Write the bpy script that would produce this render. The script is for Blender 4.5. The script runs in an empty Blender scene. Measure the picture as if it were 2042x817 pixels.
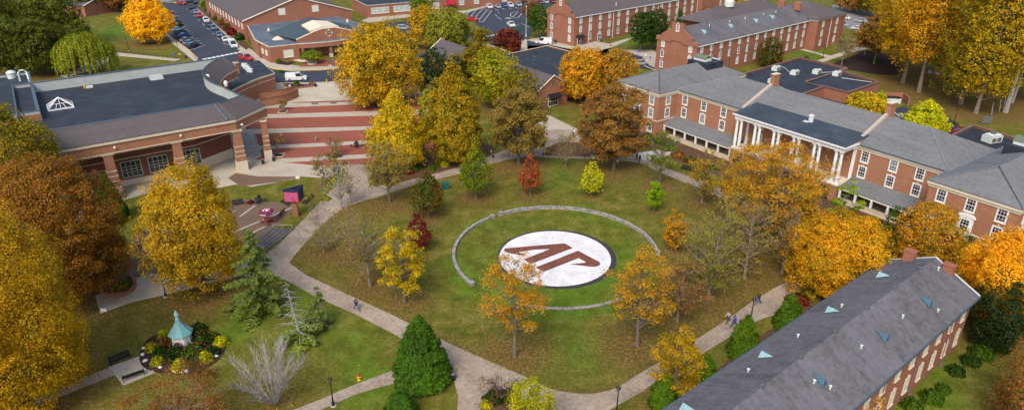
import bpy, math, random
import numpy as np
from mathutils import Vector, noise as mnoise
R = math.radians
sc = bpy.context.scene
COL = sc.collection
# ------------------------------------------------------------------ camera
FOC, TILT, CAMH, CX, CY = 1400.0, R(25.2), 52.0, 1021.0, 408.5
cam_d = bpy.data.cameras.new('camera'); cam = bpy.data.objects.new('camera', cam_d); COL.objects.link(cam)
cam.location = (0, 0, CAMH); cam.rotation_euler = (R(90) - TILT, 0, 0)
cam_d.sensor_width = 36; cam_d.lens = FOC / 2042 * 36; cam_d.clip_start = 1; cam_d.clip_end = 6000
sc.camera = cam
# ------------------------------------------------------------------ sky and light (overcast)
w = bpy.data.worlds.new('World'); sc.world = w; w.use_nodes = True
nt = w.node_tree; bg = nt.nodes['Background']
sky = nt.nodes.new('ShaderNodeTexSky'); sky.sky_type = 'NISHITA'; sky.sun_disc = False
SUN_EL, SUN_AZ = R(48), R(200)
sky.sun_elevation = SUN_EL; sky.sun_rotation = SUN_AZ; sky.air_density = 1.2; sky.dust_density = 4.0; sky.ozone_density = 1.0
nt.links.new(sky.outputs[0], bg.inputs[0]); bg.inputs[1].default_value = 0.15
sd = bpy.data.lights.new('sun', 'SUN'); sun = bpy.data.objects.new('sun', sd); COL.objects.link(sun)
sd.energy = 1.5; sd.angle = R(22); sd.color = (1.0, 0.95, 0.88)
sdir = Vector((math.sin(SUN_AZ) * math.cos(SUN_EL), math.cos(SUN_AZ) * math.cos(SUN_EL), math.sin(SUN_EL)))
sun.rotation_euler = sdir.to_track_quat('Z', 'Y').to_euler(); sun.location = (0, 0, 200)
sc.view_settings.view_transform = 'Standard'; sc.view_settings.look = 'None'
sc.view_settings.exposure = 0.5; sc.view_settings.gamma = 1.0
sc.render.engine = 'CYCLES'
# ------------------------------------------------------------------ measuring helpers
_c, _s = math.cos(TILT), math.sin(TILT)
def G(px, py, z=0.0):
    u = (px - CX) / FOC; v = (CY - py) / FOC
    t = (z - CAMH) / (-_s + v * _c)
    return (t * u, t * (_c + v * _s))
def PR(x, y, z):
    z -= CAMH; d = y * _c - z * _s
    return (CX + FOC * x / d, CY - FOC * (y * _s + z * _c) / d)
def PXM(x, y, z=0):       # photo pixels per metre there
    return FOC / (y * _c - (z - CAMH) * _s)
def HGT(px0, py0, py1):
    x, y = G(px0, py0); lo, hi = 0, 60
    for _ in range(40):
        m = (lo + hi) / 2
        if PR(x, y, m)[1] > py1: lo = m
        else: hi = m
    return lo
class Fr:
    def __init__(s, o, deg):
        s.o = o; s.deg = deg; a = R(deg); s.u = (math.cos(a), math.sin(a)); s.v = (-math.sin(a), math.cos(a))
    def l(s, px, py, z=0): return s.wl(*G(px, py, z))
    def wl(s, x, y):
        x -= s.o[0]; y -= s.o[1]
        return (x * s.u[0] + y * s.u[1], x * s.v[0] + y * s.v[1])
    def w(s, a, b): return (s.o[0] + a * s.u[0] + b * s.v[0], s.o[1] + a * s.u[1] + b * s.v[1])
# ------------------------------------------------------------------ object helpers
def tag(o, label=None, cat=None, group=None, kind=None):
    if label: o['label'] = label
    if cat: o['category'] = cat
    if group: o['group'] = group
    if kind: o['kind'] = kind
    return o
def thing(name, label, cat, loc=(0, 0, 0), rz=0.0, group=None):
    o = bpy.data.objects.new(name, None); COL.objects.link(o)
    o.location = loc if len(loc) == 3 else (loc[0], loc[1], 0); o.rotation_euler = (0, 0, rz)
    o.empty_display_size = 0.3
    return tag(o, label, cat, group)
def copy_tree(o, parent=None):
    c = o.copy(); COL.objects.link(c); c.parent = parent
    for ch in list(o.children): copy_tree(ch, c)
    return c
class MB:
    def __init__(s): s.v = []; s.f = []; s.m = []
    def face(s, pts, mi=0):
        i = len(s.v); s.v += [tuple(p) for p in pts]; s.f.append(tuple(range(i, i + len(pts)))); s.m.append(mi)
    def box(s, cx, cy, z0, sx, sy, sz, rot=0.0, mi=0, tx=1.0, ty=1.0):
        c, n = math.cos(rot), math.sin(rot); i = len(s.v)
        for k, (zz, fx, fy) in enumerate(((z0, 1, 1), (z0 + sz, tx, ty))):
            for a, b in ((-1, -1), (1, -1), (1, 1), (-1, 1)):
                x, y = a * sx / 2 * fx, b * sy / 2 * fy
                s.v.append((cx + x * c - y * n, cy + x * n + y * c, zz))
        for q in ((3, 2, 1, 0), (4, 5, 6, 7), (0, 1, 5, 4), (1, 2, 6, 5), (2, 3, 7, 6), (3, 0, 4, 7)):
            s.f.append(tuple(i + k for k in q)); s.m.append(mi)
    def bx(s, x0, x1, y0, y1, z0, z1, mi=0):
        s.box((x0 + x1) / 2, (y0 + y1) / 2, z0, abs(x1 - x0), abs(y1 - y0), z1 - z0, 0, mi)
    def prism(s, poly, z0, z1, mi=0, topmi=None, bottom=True):
        n = len(poly); a = sum(poly[k][0] * poly[(k + 1) % n][1] - poly[(k + 1) % n][0] * poly[k][1] for k in range(n))
        if a < 0: poly = poly[::-1]
        i = len(s.v); s.v += [(p[0], p[1], z0) for p in poly] + [(p[0], p[1], z1) for p in poly]
        for k in range(n):
            j = (k + 1) % n; s.f.append((i + k, i + j, i + n + j, i + n + k)); s.m.append(mi)
        s.f.append(tuple(i + n + k for k in range(n))); s.m.append(mi if topmi is None else topmi)
        if bottom: s.f.append(tuple(i + n - 1 - k for k in range(n))); s.m.append(mi)
    def tube(s, pts, rad, n=6, mi=0, cap=True):
        pts = [Vector(p) for p in pts]
        if not hasattr(rad, '__len__'): rad = [rad] * len(pts)
        i0 = len(s.v)
        for k, p in enumerate(pts):
            d = (pts[min(k + 1, len(pts) - 1)] - pts[max(k - 1, 0)])
            if d.length < 1e-6: d = Vector((0, 0, 1))
            d.normalize(); a = Vector((1, 0, 0)) if abs(d.x) < 0.8 else Vector((0, 1, 0))
            e = d.cross(a).normalized(); g = d.cross(e)
            for q in range(n):
                t = 2 * math.pi * q / n; s.v.append(tuple(p + (e * math.cos(t) + g * math.sin(t)) * rad[k]))
        for k in range(len(pts) - 1):
            for q in range(n):
                a = i0 + k * n + q; b = i0 + k * n + (q + 1) % n
                s.f.append((a, b, b + n, a + n)); s.m.append(mi)
        if cap:
            s.f.append(tuple(i0 + n - 1 - q for q in range(n))); s.m.append(mi)
            e = i0 + (len(pts) - 1) * n; s.f.append(tuple(e + q for q in range(n))); s.m.append(mi)
    def lathe(s, cx, cy, prof, n=12, mi=0, ph=0.0):
        i0 = len(s.v)
        for r, z in prof:
            for q in range(n):
                t = ph + 2 * math.pi * q / n; s.v.append((cx + r * math.cos(t), cy + r * math.sin(t), z))
        for k in range(len(prof) - 1):
            for q in range(n):
                a = i0 + k * n + q; b = i0 + k * n + (q + 1) % n
                s.f.append((a, b, b + n, a + n)); s.m.append(mi)
        s.f.append(tuple(i0 + n - 1 - q for q in range(n))); s.m.append(mi)
        e = i0 + (len(prof) - 1) * n; s.f.append(tuple(e + q for q in range(n))); s.m.append(mi)
    def mesh(s, name, mats, smooth=False):
        me = bpy.data.meshes.new(name); me.from_pydata(s.v, [], s.f)
        for m in (mats if isinstance(mats, (list, tuple)) else [mats]): me.materials.append(m)
        me.polygons.foreach_set('material_index', s.m)
        if smooth: me.polygons.foreach_set('use_smooth', [True] * len(s.f))
        me.update(); return me
    def build(s, name, mats, parent=None, smooth=False):
        return link(name, s.mesh(name, mats, smooth), parent)
def link(name, me, parent=None, loc=None, rz=0.0):
    o = bpy.data.objects.new(name, me); COL.objects.link(o)
    if parent: o.parent = parent
    if loc is not None: o.location = loc
    o.rotation_euler = (0, 0, rz)
    return o
def npmesh(name, V, nper, mats, midx=None):
    """V: (N*nper,3) array of separate n-gons"""
    N = len(V) // nper; me = bpy.data.meshes.new(name)
    me.vertices.add(len(V)); me.vertices.foreach_set('co', V.astype(np.float32).ravel())
    me.loops.add(len(V)); me.loops.foreach_set('vertex_index', np.arange(len(V), dtype=np.int32))
    me.polygons.add(N); me.polygons.foreach_set('loop_start', np.arange(N, dtype=np.int32) * nper)
    try: me.polygons.foreach_set('loop_total', np.full(N, nper, dtype=np.int32))
    except Exception: pass
    for m in mats: me.materials.append(m)
    if midx is not None: me.polygons.foreach_set('material_index', midx.astype(np.int32))
    me.update(calc_edges=True); return me
# ------------------------------------------------------------------ materials
def srgb(h):
    h = h.lstrip('#'); c = [int(h[i:i + 2], 16) / 255 for i in (0, 2, 4)]
    return tuple((x / 12.92 if x <= 0.04045 else ((x + 0.055) / 1.055) ** 2.4) for x in c) + (1.0,)
class NT:
    def __init__(s, name, rough=0.8, spec=0.3, metal=0.0):
        s.m = bpy.data.materials.new(name); s.m.use_nodes = True; s.t = s.m.node_tree
        s.b = s.t.nodes['Principled BSDF']; s.b.inputs['Roughness'].default_value = rough
        s.b.inputs['Specular IOR Level'].default_value = spec; s.b.inputs['Metallic'].default_value = metal
    def n(s, t, **k):
        o = s.t.nodes.new(t)
        for a, b in k.items(): setattr(o, a, b)
        return o
    def L(s, a, b): s.t.links.new(a, b)
    def coord(s, scale=(1, 1, 1), which='Object', rot=(0, 0, 0)):
        tc = s.n('ShaderNodeTexCoord'); mp = s.n('ShaderNodeMapping'); mp.inputs['Scale'].default_value = scale
        mp.inputs['Rotation'].default_value = rot
        s.L(tc.outputs[which], mp.inputs[0]); return mp.outputs[0]
    def noise(s, vec, scale, detail=4, rough=0.6):
        o = s.n('ShaderNodeTexNoise'); o.inputs['Scale'].default_value = scale
        o.inputs['Detail'].default_value = detail; o.inputs['Roughness'].default_value = rough
        if vec is not None: s.L(vec, o.inputs['Vector'])
        return o.outputs['Fac']
    def ramp(s, fac, stops):
        o = s.n('ShaderNodeValToRGB'); e = o.color_ramp.elements
        while len(e) > 1: e.remove(e[0])
        e[0].position = stops[0][0]; e[0].color = stops[0][1]
        for p, c in stops[1:]:
            q = e.new(p); q.color = c
        s.L(fac, o.inputs[0]); return o.outputs[0]
    def mix(s, fac, a, b, bt='MIX'):
        o = s.n('ShaderNodeMix', data_type='RGBA', blend_type=bt)
        for inp, v in ((o.inputs[0], fac), (o.inputs[6], a), (o.inputs[7], b)):
            if isinstance(v, (int, float, tuple)): inp.default_value = v
            else: s.L(v, inp)
        return o.outputs[2]
    def math(s, op, a, b=0.0):
        o = s.n('ShaderNodeMath', operation=op)
        for inp, v in ((o.inputs[0], a), (o.inputs[1], b)):
            if isinstance(v, (int, float)): inp.default_value = v
            else: s.L(v, inp)
        return o.outputs[0]
    def base(s, c):
        if isinstance(c, tuple): s.b.inputs['Base Color'].default_value = c
        else: s.L(c, s.b.inputs['Base Color'])
        return s
    def bump(s, h, strength=0.3, dist=0.05):
        o = s.n('ShaderNodeBump'); o.inputs['Strength'].default_value = strength; o.inputs['Distance'].default_value = dist
        s.L(h, o.inputs['Height']); s.L(o.outputs[0], s.b.inputs['Normal'])
def mul(c, k): return (c[0] * k, c[1] * k, c[2] * k, 1.0)
def m_var(name, col, rough=0.8, var=0.25, scale=0.5, spec=0.3, metal=0.0, fine=6.0):
    n = NT(name, rough, spec, metal); c = n.coord()
    a = n.noise(c, scale, 5); b = n.noise(c, fine, 3)
    f = n.math('ADD', n.math('MULTIPLY', a, 0.6), n.math('MULTIPLY', b, 0.4))
    n.base(n.ramp(f, [(0.3, mul(col, 1 - var)), (0.7, mul(col, 1 + var))])); return n.m
def m_brick(name, col, col2, mortar):
    n = NT(name, 0.9, 0.2); tc = n.n('ShaderNodeTexCoord'); sp = n.n('ShaderNodeSeparateXYZ'); n.L(tc.outputs['Object'], sp.inputs[0])
    cb = n.n('ShaderNodeCombineXYZ'); n.L(n.math('ADD', sp.outputs[0], sp.outputs[1]), cb.inputs[0]); n.L(sp.outputs[2], cb.inputs[1])
    br = n.n('ShaderNodeTexBrick'); n.L(cb.outputs[0], br.inputs['Vector'])
    br.inputs['Scale'].default_value = 1.0; br.inputs['Brick Width'].default_value = 0.42; br.inputs['Row Height'].default_value = 0.15
    br.inputs['Mortar Size'].default_value = 0.012; br.inputs['Color1'].default_value = col; br.inputs['Color2'].default_value = col2
    br.inputs['Mortar'].default_value = mortar; br.inputs['Bias'].default_value = 0.1
    a = n.noise(tc.outputs['Object'], 0.35, 5); c2 = n.mix(n.ramp(a, [(0.35, (0, 0, 0, 1)), (0.7, (1, 1, 1, 1))]), br.outputs[0], mul(col, 0.72), 'MIX')
    v = n.mix(0.45, br.outputs[0], c2)
    n.base(v); return n.m
def m_shingle(name, col, streak=0.25, direction=(0.15, 2.0, 1)):
    n = NT(name, 0.95, 0.15); c = n.coord()
    a = n.noise(c, 1.6, 6, 0.75); b = n.noise(n.coord(direction), 0.6, 5, 0.7); d = n.noise(c, 0.12, 3)
    f = n.math('ADD', n.math('MULTIPLY', a, 0.45), n.math('ADD', n.math('MULTIPLY', b, 0.35), n.math('MULTIPLY', d, 0.2)))
    w_ = n.n('ShaderNodeTexWave', wave_type='BANDS', bands_direction='Z'); w_.inputs['Scale'].default_value = 3.2; w_.inputs['Distortion'].default_value = 1.2
    n.L(c, w_.inputs[0])
    base = n.ramp(f, [(0.28, mul(col, 1 - streak * 1.5)), (0.5, col), (0.72, mul(col, 1 + streak))])
    n.base(n.mix(n.math('MULTIPLY', w_.outputs['Fac'], 0.14), base, mul(col, 0.55)))
    n.bump(a, 0.4, 0.05); return n.m
def m_flat(name, col, patch, ang=0.0):
    n = NT(name, 0.75, 0.3); c = n.coord(rot=(0, 0, ang))
    a = n.noise(c, 0.25, 6, 0.65); st = n.noise(n.coord((0.12, 1.4, 1), rot=(0, 0, ang)), 1.0, 3, 0.5)
    base = n.ramp(a, [(0.3, mul(col, 0.65)), (0.55, col), (0.75, mul(col, 1.5))])
    w_ = n.n('ShaderNodeTexWave', wave_type='BANDS', bands_direction='Y', wave_profile='SAW'); w_.inputs['Scale'].default_value = 0.16; n.L(c, w_.inputs[0])
    seam = n.ramp(w_.outputs['Fac'], [(0.0, (1, 1, 1, 1)), (0.03, (0, 0, 0, 1)), (1.0, (0, 0, 0, 1))])
    base = n.mix(n.math('MULTIPLY', seam, 0.5), base, mul(col, 2.0))
    pf = n.ramp(n.noise(n.coord((0.5, 2.2, 1), rot=(0, 0, ang)), 0.55, 2, 0.4), [(0.69, (0, 0, 0, 1)), (0.73, (1, 1, 1, 1))])
    n.base(n.mix(n.math('MULTIPLY', pf, 0.55), base, patch)); return n.m
def m_conc(name, col, joints=0.0, ang=0.0, var=0.18):
    n = NT(name, 0.9, 0.2); c = n.coord()
    a = n.noise(c, 0.25, 6, 0.65); b = n.noise(c, 2.0, 4, 0.7)
    f = n.math('ADD', n.math('MULTIPLY', a, 0.6), n.math('MULTIPLY', b, 0.4))
    base = n.ramp(f, [(0.3, mul(col, 1 - var * 1.3)), (0.5, col), (0.7, mul(col, 1 + var))])
    if joints:
        br = n.n('ShaderNodeTexBrick'); n.L(n.coord(rot=(0, 0, ang)), br.inputs[0]); br.inputs['Scale'].default_value = 1.0
        br.inputs['Brick Width'].default_value = joints; br.inputs['Row Height'].default_value = joints; br.inputs['Mortar Size'].default_value = 0.035
        br.offset = 0.0; br.inputs['Color1'].default_value = (1, 1, 1, 1); br.inputs['Color2'].default_value = (0.84, 0.83, 0.82, 1); br.inputs['Mortar'].default_value = (0.74, 0.70, 0.66, 1)
        base = n.mix(1.0, base, br.outputs[0], 'MULTIPLY')
    n.base(base); return n.m
def m_leaf(name, cols, scale=0.22, trans=0.45, obj_var=True):
    """cols: list of hex for leaves; random per leaf plus patches over the crown"""
    n = NT(name, 0.6, 0.25); g = n.n('ShaderNodeNewGeometry')
    k = len(cols); c = [srgb(x) for x in cols]; c = [(q[0] * 1.08, q[1] * 1.12, q[2] * .48, 1.0) for q in c]
    nz = n.noise(n.coord(), scale, 3, 0.6)
    nz = n.math('MULTIPLY', n.math('SUBTRACT', nz, 0.5), 2.0)
    f = n.math('ADD', n.math('MULTIPLY', g.outputs['Random Per Island'], 0.6), n.math('ADD', 0.2, n.math('MULTIPLY', nz, 0.75)))
    col = n.ramp(f, [(i / max(1, k - 1), c[i]) for i in range(k)])
    rnd2 = n.math('FRACT', n.math('MULTIPLY', g.outputs['Random Per Island'], 37.13))
    val = n.math('ADD', 0.72, n.math('MULTIPLY', rnd2, 0.5))
    cb = n.n('ShaderNodeCombineXYZ')
    for q in range(3): n.L(val, cb.inputs[q])
    col = n.mix(1.0, col, cb.outputs[0], 'MULTIPLY')
    oi = n.n('ShaderNodeObjectInfo'); hs = n.n('ShaderNodeHueSaturation'); n.L(col, hs.inputs['Color'])
    n.L(n.math('ADD', .497, n.math('MULTIPLY', oi.outputs['Random'], .018)), hs.inputs['Hue']); n.L(n.math('ADD', .90, n.math('MULTIPLY', n.math('FRACT', n.math('MULTIPLY', oi.outputs['Random'], 7.3)), .26)), hs.inputs['Value']); col = hs.outputs[0]
    n.base(col)
    tr = n.n('ShaderNodeBsdfTranslucent'); n.L(col, tr.inputs[0]); ms = n.n('ShaderNodeMixShader'); ms.inputs[0].default_value = trans
    out = n.t.nodes['Material Output']; n.L(n.b.outputs[0], ms.inputs[1]); n.L(tr.outputs[0], ms.inputs[2]); n.L(ms.outputs[0], out.inputs[0])
    return n.m
def m_plain(name, col, rough=0.5, spec=0.5, metal=0.0, emit=None):
    n = NT(name, rough, spec, metal); c = n.coord(); a = n.noise(c, 3.0, 3)
    n.base(n.ramp(a, [(0.3, mul(col, 0.88)), (0.7, mul(col, 1.1))]))
    if emit: n.b.inputs['Emission Color'].default_value = col; n.b.inputs['Emission Strength'].default_value = emit
    return n.m
M = {}
M['brick'] = m_brick('brick_red', (0.32, 0.122, 0.072, 1), (0.25, 0.088, 0.054, 1), (0.38, 0.25, 0.19, 1))
M['brick_orange'] = m_brick('brick_orange', (0.37, 0.160, 0.086, 1), (0.28, 0.112, 0.060, 1), (0.42, 0.28, 0.20, 1))
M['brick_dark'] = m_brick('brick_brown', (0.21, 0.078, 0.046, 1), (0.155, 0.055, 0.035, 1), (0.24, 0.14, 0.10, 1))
M['stone'] = m_var('limestone', (0.50, 0.42, 0.31, 1), 0.85, 0.15)
M['cream'] = m_var('cream_stone', (0.60, 0.52, 0.40, 1), 0.85, 0.12)
M['white'] = m_var('white_paint', (0.74, 0.74, 0.73, 1), 0.55, 0.08)
M['panel'] = m_var('white_panel_blind', (0.62, 0.62, 0.52, 1), 0.6, 0.12)
M['sh_grey'] = m_shingle('grey_shingle', (0.155, 0.157, 0.163, 1), 0.34)
M['sh_brown'] = m_shingle('brown_grey_shingle', (0.105, 0.092, 0.096, 1), 0.2)
M['sh_near'] = m_shingle('weathered_grey_shingle', (0.122, 0.118, 0.130, 1), 0.55, (1.5, 0.14, 1))
M['sh_teal'] = m_shingle('blue_grey_shingle', (0.055, 0.080, 0.095, 1), 0.2)
M['flat'] = m_flat('dark_membrane_roof', (0.025, 0.031, 0.044, 1), (0.10, 0.14, 0.20, 1), R(-35))
M['flat_grey'] = m_flat('grey_membrane_roof', (0.10, 0.125, 0.16, 1), (0.20, 0.24, 0.30, 1), R(-30))
M['flat_blue'] = m_flat('blue_membrane_roof', (0.040, 0.054, 0.074, 1), (0.10, 0.12, 0.16, 1), R(-35))
M['parapet'] = m_var('beige_parapet', (0.40, 0.34, 0.29, 1), 0.85, 0.2)
M['flash'] = m_plain('dark_flashing', (0.055, 0.085, 0.115, 1), 0.5, 0.5)
M['metal_wall'] = m_var('grey_metal_panel', (0.40, 0.42, 0.41, 1), 0.5, 0.12, 0.8)
M['coping'] = m_plain('brown_coping', (0.17, 0.105, 0.10, 1), 0.7)
M['concrete'] = m_conc('concrete_walk', (0.335, 0.272, 0.215, 1), 3.0, R(-32), .36)
M['concrete2'] = m_conc('concrete_plain', (0.40, 0.35, 0.28, 1))
M['conc_pale'] = m_conc('pale_concrete', (0.55, 0.53, 0.50, 1))
M['conc_stripe'] = m_conc('concrete_band', (0.44, 0.385, 0.30, 1))
M['kerb'] = m_conc('kerb_concrete', (0.40, 0.37, 0.33, 1))
M['kerb_yellow'] = m_conc('yellow_kerb_paint', (0.62, 0.43, 0.14, 1))
M['asphalt'] = m_var('asphalt', (0.036, 0.043, 0.062, 1), 0.85, 0.25, 0.15)
M['asphalt_grey'] = m_var('worn_asphalt', (0.20, 0.195, 0.20, 1), 0.85, 0.15, 0.2)
M['line'] = m_var('road_paint', (0.62, 0.62, 0.62, 1), 0.7, 0.15)
M['paver'] = m_brick('red_paver', (0.29, 0.088, 0.058, 1), (0.245, 0.074, 0.050, 1), (0.25, 0.10, 0.08, 1))
M['paver_brown'] = m_conc('brown_paver', (0.150, 0.098, 0.066, 1))
M['mulch'] = m_var('mulch', (0.040, 0.026, 0.023, 1), 0.95, 0.5, 2.0, 0.1)
M['mulch_litter'] = m_var('leafy_mulch', (0.10, 0.058, 0.034, 1), 0.95, 0.55, 2.0, 0.1)
M['whitestone'] = m_var('white_gravel', (0.64, 0.63, 0.64, 1), 0.9, 0.28, 0.35, 0.2, 0, 3.0)
M['redstone'] = m_var('red_gravel', (0.16, 0.062, 0.042, 1), 0.9, 0.35, 0.5, 0.2, 0, 5.0)
M['kiltedge'] = m_var('dark_gravel', (0.040, 0.037, 0.042, 1), 0.9, 0.4, 2.0)
n = NT('limestone_block_wall', 0.9, 0.2); v = n.n('ShaderNodeTexVoronoi'); v.inputs['Scale'].default_value = 1.6; n.L(n.coord(), v.inputs['Vector'])
n.base(n.mix(n.ramp(n.noise(n.coord(), 3.0, 4), [(0.35, (0, 0, 0, 1)), (0.65, (1, 1, 1, 1))]), n.ramp(v.outputs['Distance'], [(0.0, (0.44, 0.42, 0.41, 1)), (0.7, (0.12, 0.115, 0.11, 1))]), (0.32, 0.305, 0.295, 1))); M['ringwall'] = n.m
M['glass'] = m_plain('dark_glass', (0.018, 0.022, 0.030, 1), 0.12, 0.6)
M['glass_pale'] = m_plain('window_with_pale_blind', (0.36, 0.42, 0.38, 1), 0.3, 0.5)
M['black'] = m_plain('black_metal', (0.012, 0.013, 0.018, 1), 0.45, 0.5)
M['copper'] = m_var('verdigris_copper', (0.13, 0.30, 0.31, 1), 0.65, 0.22, 1.5)
M['copper_pale'] = m_var('pale_verdigris', (0.23, 0.37, 0.41, 1), 0.6, 0.2, 1.5)
M['copper_dark'] = m_var('blue_copper', (0.045, 0.11, 0.17, 1), 0.5, 0.2, 1.5)
M['acwhite'] = m_plain('painted_metal_unit', (0.56, 0.60, 0.57, 1), 0.5)
M['grille'] = m_plain('dark_grille', (0.10, 0.10, 0.10, 1), 0.6)
M['bark'] = m_var('grey_bark', (0.15, 0.125, 0.105, 1), 0.95, 0.35, 1.5)
M['bark_dark'] = m_var('dark_bark', (0.060, 0.048, 0.042, 1), 0.95, 0.35, 1.5)
M['bark_pale'] = m_var('pale_bark', (0.29, 0.27, 0.26, 1), 0.9, 0.3, 1.5)
M['bark_tan'] = m_var('tan_bark', (0.23, 0.175, 0.13, 1), 0.9, 0.3, 1.5)
M['red'] = m_plain('red_paint', (0.42, 0.008, 0.025, 1), 0.4)
M['yellow'] = m_plain('yellow_paint', (0.72, 0.42, 0.02, 1), 0.45)
M['blue'] = m_plain('blue_paint', (0.02, 0.10, 0.55, 1), 0.45)
M['navy'] = m_plain('navy_cloth', (0.012, 0.02, 0.07, 1), 0.7)
M['tyre'] = m_plain('tyre_rubber', (0.012, 0.012, 0.013, 1), 0.8)
M['rim'] = m_plain('wheel_metal', (0.35, 0.36, 0.37, 1), 0.35, 0.5, 0.6)
M['lamp_glass'] = m_plain('headlight_glass', (0.60, 0.62, 0.64, 1), 0.15)
M['tail'] = m_plain('tail_light', (0.35, 0.01, 0.01, 1), 0.25)
M['green_box'] = m_plain('green_metal', (0.02, 0.10, 0.085, 1), 0.5)
# ------------------------------------------------------------------ TREE DATA is needed by the ground (fallen leaves lie under the crowns)
LEAF = dict(
 golden=['#5c501a', '#907a1a', '#ba921c', '#d0a01e', '#b88020'],
 ginkgo=['#d69a08', '#f4b810', '#fdc822', '#f7bc18'],
 grove=['#7a5e14', '#a87c18', '#cc961c', '#d49c1e', '#b4801c'],
 greengold=['#5a6a18', '#7c801a', '#a89c1c', '#c0a81e', '#8c8a1c'],
 goldolive=['#5e5c1a', '#84781c', '#a68e1e', '#b8901e', '#a0781e'],
 olive=['#40421a', '#64601e', '#8c7820', '#a88420', '#846c20'],
 oliveorange=['#6e6424', '#9c8228', '#c4902a', '#c8862c', '#947436'],
 orange=['#b8780f', '#e09614', '#f4a81c', '#f8b424', '#e8a018'],
 orangegreen=['#6c681c', '#a4821c', '#dc961e', '#e49e20', '#d0881e'],
 rust=['#5c4634', '#80583e', '#986a48', '#a67a58', '#825c42'],
 rustgreen=['#54441e', '#7c4c28', '#a0602c', '#a8702e', '#84502c'],
 tanleaf=['#6e5e40', '#88724e', '#9c8256', '#907650'],
 redbrown=['#583420', '#7c4a30', '#965c3c', '#9c6a44', '#6c4a30'],
 red=['#6e2420', '#943a34', '#ac4c44', '#b0584a', '#8c342e'],
 maroon=['#3a1218', '#5c1820', '#7c2028', '#8c3038', '#4a1a20'],
 maroongreen=['#2c4416', '#4a5c1c', '#6c5a24', '#7c2c2c', '#68202c'],
 lime=['#8a8c0c', '#aca80e', '#ccc014', '#bcb410'],
 limegreen=['#5c7c0c', '#809c10', '#a0b414', '#90a412'],
 yellowgreen=['#6a6a14', '#9c8c16', '#c8a418', '#d8ac1a', '#a89018'],
 darkgreen=['#223412', '#304616', '#40561a', '#2e4214'],
 green=['#2c420e', '#405a14', '#54701a', '#425c14'],
 holly=['#2c4410', '#3e5a16', '#54761c', '#466418'],
 cedar=['#5a6844','#768456','#8e985e','#949a58'],
 forest=['#2a3a14', '#48521c', '#5c6020', '#706c1e', '#48521c'],
 willow=['#5e6c1e', '#7a8428', '#929434', '#82862c'],
 arbor=['#364c0c', '#526c10', '#6a8014', '#587010'],
 paleolive=['#64642e', '#807a38', '#989040', '#908640'],
 yew=['#20301a', '#2c3c20', '#384a26', '#2a3a1e'],
 ballyellow=['#8a8c14', '#b4ac18', '#ccbc1c'],
 greenfall=['#465c10', '#627412', '#808014', '#8e8416'],
)
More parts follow.
